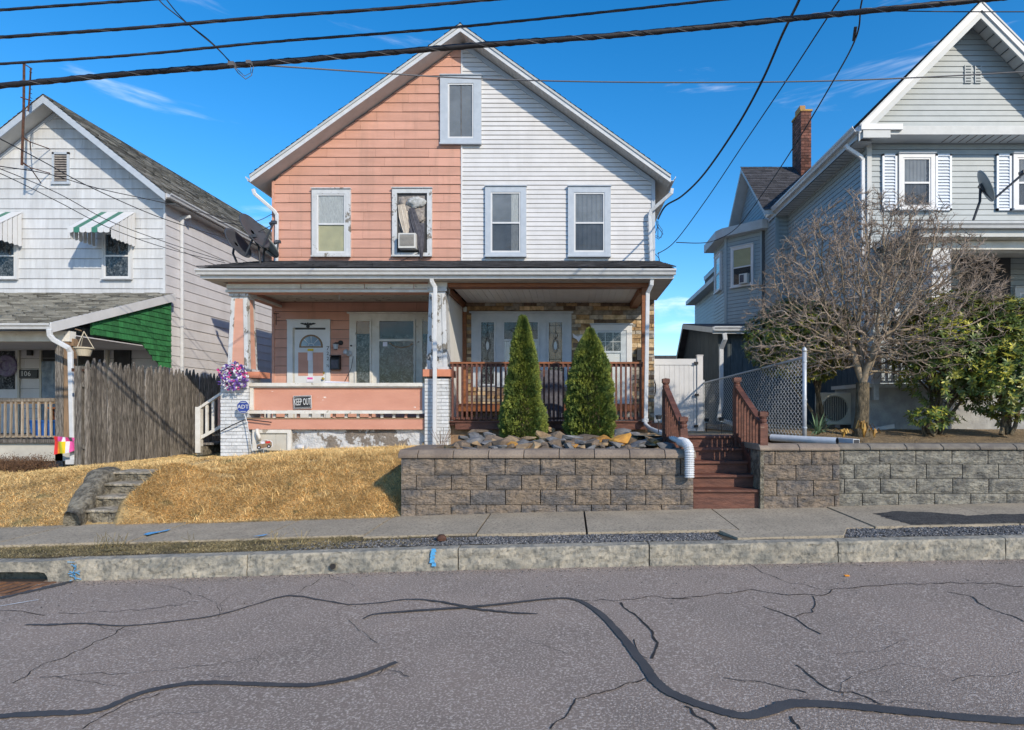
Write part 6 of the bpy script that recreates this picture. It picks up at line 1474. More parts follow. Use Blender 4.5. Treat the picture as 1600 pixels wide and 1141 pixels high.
MB().box(PX(1371, YG)-.05, PX(1371, YG)+.06, YG+.02, YG+.13, PZ(600, YG), PZ(545, YG)).build('porch_newel', 'white', gh)
gr_ = thing('porch_railing', 'white baluster railing on the grey house porch behind the shrubs', 'railing', (6.5, YG, 2.03))
MB().box(PX(1371, YG), 12.3, YG+.05, YG+.1, PZ(553, YG), PZ(549, YG)).build('top_rail', 'white', gr_); MB().box(PX(1371, YG), 12.3, YG+.05, YG+.1, PZ(598, YG), PZ(595, YG)).build('bottom_rail', 'white', gr_)
x = PX(1377, YG)
while x < 8.4: MB().box(x, x+.035, YG+.055, YG+.095, PZ(595, YG), PZ(553, YG)).build('baluster', 'white', gr_); x += .115
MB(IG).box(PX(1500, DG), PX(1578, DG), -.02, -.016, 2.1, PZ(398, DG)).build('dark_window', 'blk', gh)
wn, _ = window(gh, IG, PX(1582, DG), PX(1650, DG), 2.1, PZ(450, DG), c=.10, casing='greytrim', back='pane_backing', dh=False)
window(gh, IG, PX(1395, DG), PX(1440, DG), 2.6, PZ(420, DG), c=.07, casing='white', back='blk')
# mini-split condenser
cu = thing('heat_pump_unit', 'beige outdoor heat-pump unit with round fan grille behind the bare tree', 'heat pump', (5.05, 11.5, 1.25))
x0, x1, z0, z1 = PX(1283, 11.3), PX(1334, 11.3), PZ(664, 11.3), PZ(613.5, 11.3)
b_ = MB().box(x0, x1, 11.3, 11.6, z0, z1).build('casing', 'acbeige', cu); mo = b_.modifiers.new('b', 'BEVEL'); mo.width = .02; mo.segments = 2
cx, cz = x0+.26, (z0+z1)/2; MB().lathe([(.23, 0), (.245, -.02), (.25, 0)], (cx, 11.3, cz), 24, 'Y').build('fan_ring', 'acbeige', cu)
MB().lathe([(.225, 0), (.225, -.003)], (cx, 11.297, cz), 24, 'Y').build('fan_opening', 'iron', cu)
for k in range(13):
    x = cx-.2+k*.0335; h = math.sqrt(max(0, .225**2-(x-cx)**2)); MB().tube([(x, 11.287, cz-h), (x, 11.287, cz+h)], .004, 4).build('grille_wire', 'acbeige', cu)
MB().box(x0+.05, x0+.12, 11.3, 11.6, z0-.1, z0).box(x1-.12, x1-.05, 11.3, 11.6, z0-.1, z0).build('foot', 'iron', cu)
o = MB().tube([P(1372+18*math.cos(q), 640+14*math.sin(q), 11.2) if True else 0 for q in [k*.45 for k in range(13)]], .012, 5).build('coiled_cable', 'rubber'); tag(o, 'loop of black cable hanging against the stucco porch base', 'cable')
MB().box(PX(1363, 10.7), PX(1371, 10.7), 10.65, 10.74, PZ(625, 10.7), PZ(603, 10.7)).build('utility_box', 'galv', gh)
# ================================================================== vegetation
def leafmesh(name, pos, dirs, ups, ln, wd, m, parent=None, fold=.25, mi=None, mats=None):
    """kite-shaped leaves, two triangles-pairs each: pos (n,3), dirs unit, ups unit"""
    n = len(pos); side = np.cross(dirs, ups); side /= (np.linalg.norm(side, axis=1, keepdims=True)+1e-9)
    ln = np.asarray(ln).reshape(-1, 1); wd = np.asarray(wd).reshape(-1, 1)
    up2 = np.cross(side, dirs)
    v = np.stack([pos, pos+dirs*ln*.5+side*wd/2+up2*wd*fold, pos+dirs*ln, pos+dirs*ln*.5-side*wd/2+up2*wd*fold], 1).reshape(-1, 3)
    b = (np.arange(n)*4)[:, None]; f = np.concatenate([b+np.array([[0, 1, 2]]), b+np.array([[0, 2, 3]])], 1).reshape(-1, 3)
    mi2 = np.repeat(mi, 2) if mi is not None else None
    return npmesh(name, v, f, m, parent, mi=mi2, mats=mats)
def unit(a): return a/(np.linalg.norm(a, axis=1, keepdims=True)+1e-9)

# straw lawn blades
def blades(name, pts, h0, h1, wd, m, lean=1.2, windx=0.):
    n = len(pts); a = rng.uniform(0, 2*PI, n); ln = rng.uniform(h0, h1, n)
    d = np.stack([np.cos(a)*lean+windx, np.sin(a)*lean-.25, np.ones(n)*rng.uniform(.25, 1.0, n)], 1); d = unit(d)
    s = np.stack([-np.sin(a), np.cos(a), np.zeros(n)], 1)*wd
    mid = pts+d*ln[:, None]*.55; d2 = d.copy(); d2[:, 2] -= .55; d2 = unit(d2); tip = mid+d2*ln[:, None]*.5
    v = np.stack([pts-s, pts+s, mid-s*.7, mid+s*.7, tip], 1).reshape(-1, 3)
    b = (np.arange(n)*5)[:, None]
    f = np.concatenate([b+np.array([[0, 1, 3]]), b+np.array([[0, 3, 2]]), b+np.array([[2, 3, 4]])], 1).reshape(-1, 3)
    o = npmesh(name, v, f, m); o['kind'] = 'stuff'; return o
def scatter(n, x0, x1, y0, y1, h, keep=lambda x, y: True, bias=1.0):
    out = []
    while len(out) < n:
        x = random.uniform(x0, x1); y = y0+(y1-y0)*random.random()**bias
        if keep(x, y): out.append((x, y, h(x, y)-.004))
    return np.array(out)
def keepR(x, y):
    if x < -6.02: return False
    e = .08*noise.noise(Vector((x*3, y*3, 0)))
    if x < -5.88-(y-7.9)*.08+e and y < 9.25: return False
    if noise.noise(Vector((x*1.6, y*2.6, 20))) > .52: return random.random() < .25
    return True
o = blades('lawn_grass', scatter(105000, -6.1, -2.26, 7.88, 11.7, H, keepR, 1.35), .05, .13, .0030, 'straw'); o['label'] = 'straw-coloured dead lawn between the old steps and the block planter'
def tufts(x, y): return keepR(x, y) and noise.noise(Vector((x*5, y*5, 33))) > .15
o = blades('lawn_tufts', scatter(4000, -6.1, -2.26, 7.9, 11.6, H, tufts, 1.35), .10, .19, .0032, 'straw', lean=.8); o['label'] = 'longer straw tufts standing out of the dead lawn'
def keepL(x, y):
    if x > -6.66-.55*(y-7.9) and y < 9.15: return False
    if x > -8.65+.0 and y > 10.6 and x > -8.45: return random.random() < .7
    return not (noise.noise(Vector((x*1.6, y*2.6, 20))) > .5 and random.random() < .7)
o = blades('lawn_grass', scatter(72000, -12.5, -6.5, 7.88, 11.5, H, keepL, 1.25), .05, .12, .0032, 'straw'); o['label'] = 'straw-coloured dead lawn in front of the left house'
o = blades('lawn_grass', scatter(17000, -8.5, -6.3, 9.2, 13.5, H, lambda x, y: noise.noise(Vector((x*2, y*2, 5))) < .25), .03, .07, .0045, 'straw'); o['label'] = 'patchy dead grass along the foot of the stockade fence'
def kv(x, y): return random.random() < (1 if x < -2.4 else .35 if x < -1.6 else .06)*(.6+.8*noise.noise(Vector((x*2, y*5, 1)))+.3)
blades('verge_grass', scatter(34000, -9.5, -1.0, 6.27, 6.84, hv, kv), .03, .08, .0036, 'stripgrass', lean=1.5)
pts = scatter(7500, 2.6, 9, 8.3, 11.0, HR)
M['litter'] = mat('pale_leaf_litter', (.48, .35, .18), (.28, .19, .10), scale=5, rough=.9, bump=0, island=.5)
blades('leaf_litter', pts, .03, .075, .009, 'litter', lean=3)
# gravel: small irregular stones
def gravel(name, n, x0, x1, y0, y1, h, s0, s1, m, keep=lambda x, y: True):
    base = np.array([(1, 0, 0), (-1, 0, 0), (0, 1, 0), (0, -1, 0), (0, 0, 1), (0, 0, -.6)], 'f')
    tri = np.array([(0, 2, 4), (2, 1, 4), (1, 3, 4), (3, 0, 4), (2, 0, 5), (1, 2, 5), (3, 1, 5), (0, 3, 5)])
    p = scatter(n, x0, x1, y0, y1, h, keep); s = rng.uniform(s0, s1, (n, 1, 1)); v = base[None]*rng.uniform(.5, 1.25, (n, 6, 1))*s
    a = rng.uniform(0, 2*PI, n); c, q = np.cos(a)[:, None], np.sin(a)[:, None]
    x = v[..., 0]*c-v[..., 1]*q; y = v[..., 0]*q+v[..., 1]*c; v = np.stack([x, y, v[..., 2]*.6], -1)+p[:, None, :]+np.array([0, 0, .006])
    o = npmesh(name, v.reshape(-1, 3), (np.arange(n)[:, None, None]*6+tri[None]).reshape(-1, 3), m); o['kind'] = 'stuff'; return o
M['gravel'].node_tree.nodes
o = gravel('gravel', 9000, -3.2, 1.58, 6.27, 6.63, hv, .008, .022, 'gravel', lambda x, y: random.random() < min(1, max(.12, (x+3.0)/1.4))); o['label'] = 'dark gravel strip between the granite kerb and the sidewalk'
o = gravel('gravel', 9500, 2.85, 7.5, 6.27, 6.72, hv, .008, .023, 'gravel', lambda x, y: x > 3.0 or y > 6.4-.1); o['label'] = 'dark gravel strip at the right behind the kerb'
gravel('kerb_grit', 1500, -6, 5.5, 5.93, 6.09, lambda x, y: G(x)+.002, .003, .009, 'gravel')
gravel('road_grit', 260, -6, 5.5, 4.9, 6.0, lambda x, y: G(x)+.002, .004, .010, 'gravel')
gravel('light_grit', 260, -6, 7, 5.9, 6.6, lambda x, y: G(x)+(.002 if y < 6.1 else .235), .005, .011, 'concrete')

# arborvitae
def arbor(px, D, base_py, top_py, prof, label, seed):
    c = PX(px, D); zb = PZ(base_py, D); zt = PZ(top_py, D); Hh = zt-zb
    t = thing('arborvitae', label, 'evergreen', (c, D, zb))
    MB().tube([(c, D, zb-.1), (c, D, zb+Hh*.9)], [.04, .01], 7).build('trunk', 'bark', t)
    n = 15500
    u = rng.uniform(0, 1, n)**.95; a = rng.uniform(0, 2*PI, n)
    R = np.interp(u, [p[0] for p in prof], [p[1] for p in prof])
    lump = np.array([1+.20*noise.noise(Vector((math.cos(a_)*1.5+seed, math.sin(a_)*1.5, u_*9)))+.16*noise.noise(Vector((math.cos(a_)*4, math.sin(a_)*4+seed, u_*26))) for a_, u_ in zip(a, u)])
    r = R*lump*(1-.42*rng.uniform(0, 1, n)**2.2)
    pos = np.stack([c+np.cos(a)*r, D+np.sin(a)*r, zb+u*Hh], 1)
    # each spray is a fan of 4 narrow scales
    outd = np.stack([np.cos(a), np.sin(a), np.full(n, .75)], 1)+rng.normal(0, .35, (n, 3)); outd = unit(outd)
    up = unit(np.stack([-np.sin(a), np.cos(a), np.zeros(n)], 1)+rng.normal(0, .5, (n, 3)))
    P_, D_, U_ = [], [], []
    sd = unit(np.cross(outd, up))
    for k, off in enumerate((-.75, -.25, .25, .75)):
        P_.append(pos+outd*(.012*(k % 2))); D_.append(unit(outd+sd*off)); U_.append(up)
    Pa, Da, Ua = map(np.concatenate, (P_, D_, U_)); m = len(Pa)
    o = leafmesh('foliage', Pa, Da, Ua, rng.uniform(.035, .075, m), rng.uniform(.011, .021, m), 'arbor', t, fold=.1); o['kind'] = 'stuff'
    # solid inner shell added to stop light leaking through the foliage
    mb = MB(); k = 14; pr = [(max(.01, np.interp(q, [p[0] for p in prof], [p[1] for p in prof])*.45), Hh*q) for q in lin(0, .93, 12)]
    mb.lathe(pr, (c, D, zb), k).build('inner_shell', 'bark', t)
arbor(817, 10.75, 693, 497, [(0, .30), (.06, .38), (.15, .39), (.25, .355), (.35, .29), (.5, .235), (.6, .215), (.7, .18), (.8, .155), (.88, .10), (.95, .045), (1, .012)], 'narrow pointed arborvitae, the left of the two evergreens in the rock bed', 3)
arbor(922, 10.75, 690, 517, [(0, .33), (.08, .40), (.25, .41), (.45, .375), (.65, .31), (.8, .22), (.9, .12), (.96, .05), (1, .012)], 'fuller rounded arborvitae, the right of the two evergreens in the rock bed', 9)

# rhododendrons
def stems(mb, p, d, L_, r, lv, ends, spread=.5):
    pts = [Vector(p)]; d = Vector(d).normalized(); n = 4; rs = [r]
    for i in range(n):
        d = (d+Vector((rr(-1, 1), rr(-1, 1), rr(-.6, 1)))*.16).normalized(); pts.append(pts[-1]+d*L_/n); rs.append(r*(1-.45*(i+1)/n))
    mb.tube(pts, rs, 6 if lv > 1 else 4, False)
    if lv == 0: ends.append((pts[-1], d)); return
    for k in range(random.choice((2, 3))):
        nd = (d+Vector((rr(-1, 1), rr(-1, 1), rr(-.4, .8)))*spread*1.3).normalized(); stems(mb, pts[-1-(k % 2)], nd, L_*.72, rs[-1], lv-1, ends, spread)
def rhodo(name, label, c, rad, base, nwh, seed, gap=0., stemn=5, lv=3, mats=('rhodo', 'darkgreen')):
    random.seed(seed); t = thing(name, label, 'shrub', base)
    mb = MB(); ends = []
    for k in range(stemn):
        tg = Vector((c[0]+rr(-.6, .6)*rad[0], c[1]+rr(-.5, .5)*rad[1], c[2])); b = Vector(base)+Vector((rr(-.12, .12), rr(-.1, .1), 0))
        stems(mb, b, tg-b, (tg-b).length*.48, .035, lv, ends)
    mb.build('stems', 'bark', t)
    pos = []; dr = []; up = []; ls = []
    for k in range(nwh):
        # whorls on the ellipsoid shell and some inside
        v = Vector((random.gauss(0, 1), random.gauss(0, 1), random.gauss(0, 1))).normalized()
        if v.z < -.55 and random.random() < .6+gap: continue
        f = 1-.30*random.random()**1.6; f *= 1+.09*noise.noise(v*2.3+Vector((seed, 0, 0)))+.08*noise.noise(v*6)
        if gap and noise.noise(v*2.1+Vector((seed*3, 5, 0))) > .55-gap: continue
        p = Vector((c[0]+v.x*rad[0]*f, c[1]+v.y*rad[1]*f, c[2]+v.z*rad[2]*f))
        ax = (v+Vector((0, 0, .7))+Vector((rr(-.4, .4), rr(-.4, .4), rr(-.3, .3)))).normalized()
        u = ax.orthogonal().normalized(); w2 = ax.cross(u); nl = random.randint(6, 9); a0 = rr(0, 6)
        for i in range(nl):
            a = a0+2*PI*i/nl; rad_ = u*math.cos(a)+w2*math.sin(a); d = (rad_+ax*rr(-.15, .55)).normalized()
            pos.append(p); dr.append(d); up.append((ax+rad_*-.1).normalized()); ls.append(rr(.06, .105))
    pos, dr, up = (np.array([tuple(q) for q in a]) for a in (pos, dr, up)); ls = np.array(ls)
    mi = (rng.uniform(0, 1, len(pos)) < .35).astype(int)
    o = leafmesh('leaves', pos, dr, up, ls, ls*.34, None, t, fold=-.12, mi=mi, mats=list(mats)); o['kind'] = 'stuff'
    return t
b1 = P(1272, 668, 11.0)
rhodo('rhododendron', 'rounded rhododendron behind the chain-link fence, left of the bare tree', (PX(1253, 10.6), 10.6, PZ(532, 10.6)), (.98, .72, .72), (b1.x, 10.7, 1.25), 2600, 21, stemn=4)
b2 = P(1458, 668, 10.3)
rhodo('rhododendron', 'large open rhododendron with dark stems right of the bare tree', (PX(1480, 9.8), 9.8, PZ(545, 9.8)), (.93, .72, .92), (PX(1458, 9.8), 9.8, 1.22), 2000, 33, gap=.10, stemn=7, lv=3)
rhodo('rhododendron', 'yellow-green rhododendron at the right edge of the photo', (PX(1575, 9.5), 9.5, PZ(562, 9.5)), (.82, .7, 1.0), (PX(1565, 9.5), 9.5, 1.22), 2800, 47, gap=.0, stemn=5)
rhodo('rhododendron', 'small low green sprouts at the foot of the large rhododendron', (PX(1450, 9.6), 9.5, PZ(652, 9.5)), (.42, .3, .16), (PX(1450, 9.6), 9.5, 1.2), 70, 51, stemn=2, lv=1, mats=('darkgreen', 'rhodo'))
random.seed(77)
# bare tree
tb_ = Vector((PX(1345, 9.6), 9.6, 1.24))
tree = thing('bare_tree', 'leafless spreading ornamental tree with twisted pale branches above the grey wall', 'tree', tuple(tb_))
fork = Vector((tb_.x+.03, 9.6, PZ(598, 9.6)))
MB().tube([tb_-Vector((0, 0, .1)), tb_+Vector((0, 0, .05)), tb_.lerp(fork, .4)+Vector((.01, 0, 0)), fork], [.15, .115, .10, .098], 12).build('trunk', 'bark', tree, smooth=True)
# space-colonisation crown: nodes grow toward attractor points filling a broad dome
Cx = PX(1378, 9.6); ATT = []
tr = np.random.default_rng(5)
while len(ATT) < 8500:
    v = tr.normal(0, 1, 3); v /= np.linalg.norm(v); f = tr.uniform(0, 1)**.42
    rz = 2.42 if v[2] > 0 else .68
    lx = 2.16*(1-.06*v[2])
    p = np.array([Cx+v[0]*f*lx, 9.75+v[1]*f*1.15, 2.72+v[2]*f*rz])
    if p[2] < 2.35 and abs(p[0]-tb_.x) < .5: continue
    ATT.append(p)
ATT = np.array(ATT)
nodes = [np.array(tuple(tb_)), np.array(tuple(tb_.lerp(fork, .5))), np.array(tuple(fork))]; par = [-1, 0, 1]
for q, hgt in (((-.35, .1, 1), 5), ((.30, -.1, 1), 5), ((.05, .25, 1), 5)):
    p = nodes[2]; pi = 2
    for k in range(hgt): p = p+unit(np.array([q]))[0]*.14+tr.normal(0, .015, 3); nodes.append(p); par.append(pi); pi = len(nodes)-1
NA = np.array(nodes); dist = np.linalg.norm(ATT[:, None]-NA[None], axis=2); near = dist.argmin(1); nd = dist.min(1); alive = np.ones(len(ATT), bool)
alive_idx = np.arange(len(ATT)); STEP = .072
childdirs = {}
for it in range(260):
    if not alive.any(): break
    ids = np.where(alive & (nd < 1.2))[0]
    if len(ids) == 0: ids = np.where(alive)[0]
    sums = {}
    for a in ids:
        d = ATT[a]-nodes[near[a]]; d = d/(np.linalg.norm(d)+1e-9); k = near[a]
        if k in sums: sums[k] += d
        else: sums[k] = d.copy()
    new = []
    for k, d in sums.items():
        d = d/(np.linalg.norm(d)+1e-9)+tr.normal(0, .26, 3)+np.array([0, 0, .10])
        if par[k] >= 0: pd = nodes[k]-nodes[par[k]]; d = d+.45*pd/(np.linalg.norm(pd)+1e-9)
        d /= np.linalg.norm(d); q = nodes[k]+d*STEP
        if childdirs.get(k, 0) >= 3: continue
        childdirs[k] = childdirs.get(k, 0)+1
        new.append((q, k))
    if not new: break
    b0 = len(nodes)
    for q, k in new: nodes.append(q); par.append(k)
    Q = np.array([q for q, _ in new]); D2 = np.linalg.norm(ATT[:, None]-Q[None], axis=2); am = D2.argmin(1); mn = D2.min(1)
    up_ = mn < nd; near[up_] = b0+am[up_]; nd[up_] = mn[up_]; alive &= nd > .078
    if len(nodes) > 26000: break
Nn_ = len(nodes); kids = [[] for _ in range(Nn_)]
for i, p in enumerate(par):
    if p >= 0: kids[p].append(i)
rad = np.zeros(Nn_)
for i in range(Nn_-1, -1, -1):
    rad[i] = .0042 if not kids[i] else sum(rad[c]**2.25 for c in kids[i])**(1/2.25)
rad *= 1; sc_ = .085/rad[2]; rad = np.where(rad > .009, .009+(rad-.009)*(.076/(rad[2]-.009)), rad)
print('tree nodes', Nn_)
# limbs: the subtrees hanging on the three leaders and the fork
def subtree(root, start):
    V_, F_, V2, F2 = [], [], [], []; stack = [(root, start)]
    while stack:
        i, p = stack.pop(); pts = [nodes[p]] if p >= 0 else []; rs = [rad[i]] if p >= 0 else []
        while True:
            pts.append(nodes[i]); rs.append(rad[i])
            if not kids[i]: break
            ks = sorted(kids[i], key=lambda c: -rad[c])
            for c in ks[1:]: stack.append((c, i))
            i = ks[0]
        # split at thickness limit
        k = next((j for j, r in enumerate(rs) if r < .0095), len(rs))
        if k >= 2: addtube(V_, F_, pts[:k+1], rs[:k+1], 6)
        if len(pts)-max(k-1, 0) >= 2: addtube(V2, F2, pts[max(k-1, 0):], [max(.0030, r) for r in rs[max(k-1, 0):]], 3)
    return V_, F_, V2, F2
def addtube(V_, F_, pts, rs, n):
    mb = MB().tube(pts, [float(r) for r in rs], n, False); b = len(V_); V_.extend(tuple(v) for v in mb.v); F_.extend(tuple(b+i for i in f) for f in mb.f)
for r0 in kids[2]:
    V_, F_, V2, F2 = subtree(r0, 2)
    if V_: b = MB(); b.v = [Vector(v) for v in V_]; b.f = F_; b.build('limb', 'twig', tree, smooth=True)
    if V2: b = MB(); b.v = [Vector(v) for v in V2]; b.f = F2; o = b.build('twigs', 'twigtip', tree); o['kind'] = 'stuff'
# fine spur twigs on every thin shoot
cand = np.array([i for i in range(3, Nn_) if rad[i] < .0085 and par[i] > 2 and (nodes[i][2] > 2.9 or i % 3 == 0)]); pick = cand[tr.integers(0, len(cand), 15000)]
p0 = np.array([nodes[i] for i in pick]); pd = unit(np.array([nodes[i]-nodes[par[i]] for i in pick]))
d1 = unit(pd+tr.normal(0, .55, p0.shape)+np.array([0, 0, .18])); d2 = unit(d1+tr.normal(0, .4, p0.shape)+np.array([0, 0, .12])); ln = tr.uniform(.05, .17, (len(p0), 1))
p1 = p0+d1*ln*.55; p2 = p1+d2*ln*.6
sd1 = unit(np.cross(d1, np.array([0, 0, 1.]))); sd2 = unit(np.cross(d1, sd1))
ring = []
for p, r in ((p0, .0042), (p1, .0034)):
    for a in (0, 2.094, 4.189): ring.append(p+(sd1*math.cos(a)+sd2*math.sin(a))*r)
ring.append(p2); V = np.stack(ring, 1).reshape(-1, 3); b_ = (np.arange(len(p0))*7)[:, None]
FT = np.concatenate([b_+np.array([t_]) for t_ in ((0, 1, 4), (0, 4, 3), (1, 2, 5), (1, 5, 4), (2, 0, 3), (2, 3, 5), (3, 4, 6), (4, 5, 6), (5, 3, 6))], 1).reshape(-1, 3)
o = npmesh('spur_twigs', V, FT, 'twigtip', tree); o['kind'] = 'stuff'
random.seed(101)
# yucca
yt = thing('yucca', 'spiky green yucca plant between the steel fence post and the heat-pump unit', 'plant', P(1278, 668, 9.4))
c = P(1277, 666, 9.4); c.z = 1.22
for k in range(34):
    a = rr(0, 2*PI); e = rr(.25, 1.35); L_ = rr(.28, .48); d = Vector((math.cos(a)*math.cos(e), math.sin(a)*math.cos(e)*.6, math.sin(e))); s = d.cross(Vector((0, 0, 1))).normalized()*.016
    if s.length < .001: s = Vector((.016, 0, 0))
    m = c+d*L_*.55; e_ = c+d*L_-Vector((0, 0, .10*math.cos(e)))
    MB().add([c-s*.7, c+s*.7, m+s, m-s, e_], [(0, 1, 2, 3), (3, 2, 4)]).build('leaf', 'yucca', yt)
dt = thing('dead_daylily', 'drooping ochre dead plant at the foot of the bare tree', 'plant', P(1352, 690, 8.9))
for (px, n_) in ((1350, 22), (1318, 14), (1366, 8)):
    c = P(px, 688, 8.9); c.z = 1.2; hh = .24 if px == 1350 else .13
    for k in range(n_):
        a = rr(0, 2*PI); r = rr(.05, .18); q = [c+Vector((math.cos(a)*r*u, math.sin(a)*r*u*.6, hh*rr(.7, 1.1)*math.sin(u*2.5))) for u in (0, .35, .7, 1.0)]; s = Vector((-math.sin(a), math.cos(a), 0))*.010
        if px == 1366 and k > 6: continue
        vs = []
        for w_ in q: vs += [w_-s, w_+s]
        MB().add(vs, [(2*i, 2*i+1, 2*i+3, 2*i+2) for i in range(3)]).build('leaf', 'deadleaf', dt)
# dead bush in front of left porch
bt = thing('dead_shrub', 'low brown leafless shrub in front of the left house porch', 'shrub', (PX(35, 10.9), 10.9, .5))
V_, F_ = [], []; cs = []
for k in range(260):
    c = Vector((PX(rr(-40, 66), 10.9), 10.9+rr(-.35, .35), .48)); a = rr(0, 2*PI); 
    d = Vector((math.cos(a)*.6, math.sin(a)*.6, 1)).normalized(); p1 = c+d*rr(.1, .2); p2 = p1+(d+Vector((rr(-.6, .6), rr(-.6, .6), 0))).normalized()*rr(.08, .16)
    addtube(V_, F_, [c, p1, p2], [.005, .004, .002], 3); cs += [p1, p2, (p1+p2)/2, c.lerp(p1, .6)]
b = MB(); b.v = [Vector(v) for v in V_]; b.f = F_; b.build('twigs', 'deadbush', bt)['kind'] = 'stuff'
n = 7000; idx = rng.integers(0, len(cs), n); base_ = np.array([tuple(q) for q in cs])[idx]+rng.normal(0, .035, (n, 3))
o = leafmesh('dry_leaves', base_, unit(rng.normal(0, 1, (n, 3))), unit(rng.normal(0, 1, (n, 3))), rng.uniform(.015, .032, n), rng.uniform(.008, .016, n), 'deadbush', bt); o['kind'] = 'stuff'
# thin bare stems beside the centre pier
o = MB(); c = P(690, 702, 11.1)
for k in range(14): a = rr(-.9, .9); o.tube([c+Vector((rr(-.1, .1), 0, -.05)), c+Vector((a*.12, rr(-.1, .1), .15)), c+Vector((a*.3, rr(-.1, .1), rr(.2, .42)))], .004, 3)
tag(o.build('sapling', 'deadbush'), 'thin bare reddish stems beside the foot of the centre pier', 'plant')
# tall weeds on the verge
o = MB()
for px in (150, 163, 170, 182, 190, 300, 424, 432, 470):
    c = onroad(px, 848, .22); c.y = rr(6.5, 6.75); c.x = PX(px, c.y); c.z = G(c.x)+.2
    for k in range(5): a = rr(-1, 1); o.tube([c+Vector((rr(-.03, .03), 0, 0)), c+Vector((a*.04, rr(-.03, .03), .08)), c+Vector((a*.1, rr(-.05, .05), rr(.12, .20)))], .0022, 3)
o = o.build('dry_weeds', 'stripgrass'); o['kind'] = 'stuff'; o['label'] = 'thin dry weed stalks sticking up from the verge at the left'

# ================================================================== rocks in the planter
def rock_mesh(seed, m):
    r = random.Random(seed); bm = bmesh.new()
    for k in range(16):
        v = Vector((r.gauss(0, 1), r.gauss(0, 1), r.gauss(0, 1))).normalized()*r.uniform(.75, 1.1); bm.verts.new((max(-.85, min(.85, v.x)), max(-.8, min(.8, v.y)), max(-.6, min(.6, v.z))*.8))
    bmesh.ops.convex_hull(bm, input=bm.verts); 
    for v in list(bm.verts):
        if not v.link_faces: bm.verts.remove(v)
    me = bpy.data.meshes.new('rock'); bm.to_mesh(me); bm.free(); me.materials.append(M[m]); return me
kinds = [('rock_g', 'grey', 6), ('rock_t', 'tan', 5), ('rock_b', 'brown', 5), ('rock_o', 'ochre', 2)]
RM = {k: [rock_mesh(hash_+i*7, k) for i in range(n)] for (k, _, n), hash_ in zip(kinds, (100, 200, 300, 400))}
LB = {'rock_g': 'flat grey stone lying among the mixed stones of the rock bed', 'rock_t': 'tan angular stone lying among the mixed stones of the rock bed', 'rock_b': 'dark brown stone lying among the mixed stones of the rock bed', 'rock_o': 'small ochre stone lying among the mixed stones of the rock bed'}
RD = {'rock_g': 'grey', 'rock_t': 'tan', 'rock_b': 'dark brown', 'rock_o': 'ochre'}; RU = {}
def rocklabel(x, y, s, k):
    sz = 'small' if s[0] < .15 else 'mid-sized' if s[0] < .2 else 'large'
    col = 'near the centre pier' if x < -1.35 else 'left of the narrow evergreen' if x < -1.05 else 'front-left of the narrow evergreen' if x < -.75 else 'front-right of the narrow evergreen' if x < -.45 else 'between the two evergreens' if x < 0 else 'front-left of the fuller evergreen' if x < .35 else 'front-right of the fuller evergreen' if x < .75 else 'left of the downspout elbow' if x < 1.1 else 'beside the downspout elbow'
    row = 'along the wall cap' if y < 8.58 else 'second row' if y < 8.95 else 'middle row' if y < 9.4 else 'back row' if y < 9.9 else 'against the porch'
    return f'{sz} {RD[k]} stone {col}, {row}'
def rock(x, y, z, s, k, label=None, tilt=.35):
    o = bpy.data.objects.new('rock', random.choice(RM[k])); C.objects.link(o); o.location = (x, y, z); o.scale = s
    o.rotation_euler = (rr(-tilt, tilt), rr(-tilt, tilt), rr(0, 6.3)); o['label'] = label or rocklabel(x, y, s, k); o['category'] = 'rock'
    if not label: o['group'] = {'rock_g': 'grey stones in the rock bed', 'rock_t': 'tan stones in the rock bed', 'rock_b': 'brown stones in the rock bed', 'rock_o': 'ochre stones in the rock bed'}[k]
    return o
for row, (y, n_) in enumerate(((8.38, 21), (8.72, 19), (9.1, 16), (9.55, 13), (10.1, 11))):
    for i in range(n_):
        x = -1.75+3.15*(i+.5)/n_+rr(-.05, .05); s = rr(.09, .20)*(1+row*.09)
        if row > 3 and (abs(x+.8) < .35 or abs(x-.36) < .35): continue
        rock(x, y+rr(-.08, .08), 1.05+rr(0, .05)+row*.022, (s, s*rr(.6, 1), s*rr(.42, .75)), random.choices(['rock_g', 'rock_t', 'rock_b', 'rock_o'], [5, 4, 4, .35])[0])
def bigrock(px, py, D, sx_, sy_, sz_, k, lab, rot=(0, 0, 0)):
    o = rock(PX(px, D), D, PZ(py, D), (sx_, sy_, sz_), k, lab); o.rotation_euler = rot
bigrock(968, 689, 8.9, .23, .15, .13, 'rock_o', 'largest bright ochre rock, right of the fuller evergreen', (.2, -.35, 0))
bigrock(975, 676, 10.3, .24, .12, .09, 'rock_g', 'pale grey slab leaning at the back right of the rock bed', (.5, 0, .2))
bigrock(822, 697, 8.5, .17, .12, .07, 'rock_g', 'broad blue-grey stone in front of the left evergreen', (.1, .05, 0))
bigrock(1022, 690, 8.8, .22, .16, .10, 'rock_t', 'layered pale tan stone in front of the white downspout elbow', (.15, .2, .5))
bigrock(748, 674, 10.9, .32, .14, .07, 'rock_b', 'long dark driftwood-like stone against the porch base', (0, .05, 0))
bigrock(895, 697, 8.4, .09, .08, .07, 'rock_o', 'small bright ochre stone between the two evergreens', (0, 0, 0))
bigrock(860, 671, 10.9, .10, .1, .09, 'rock_t', 'mossy rounded stone between the evergreens by the porch edge', (0, 0, 0))
bigrock(608, 702, 10.2, .10, .08, .04, 'rock_b', 'lone flat stone on the lawn beside the planter', (0, 0, 0)) if False else None

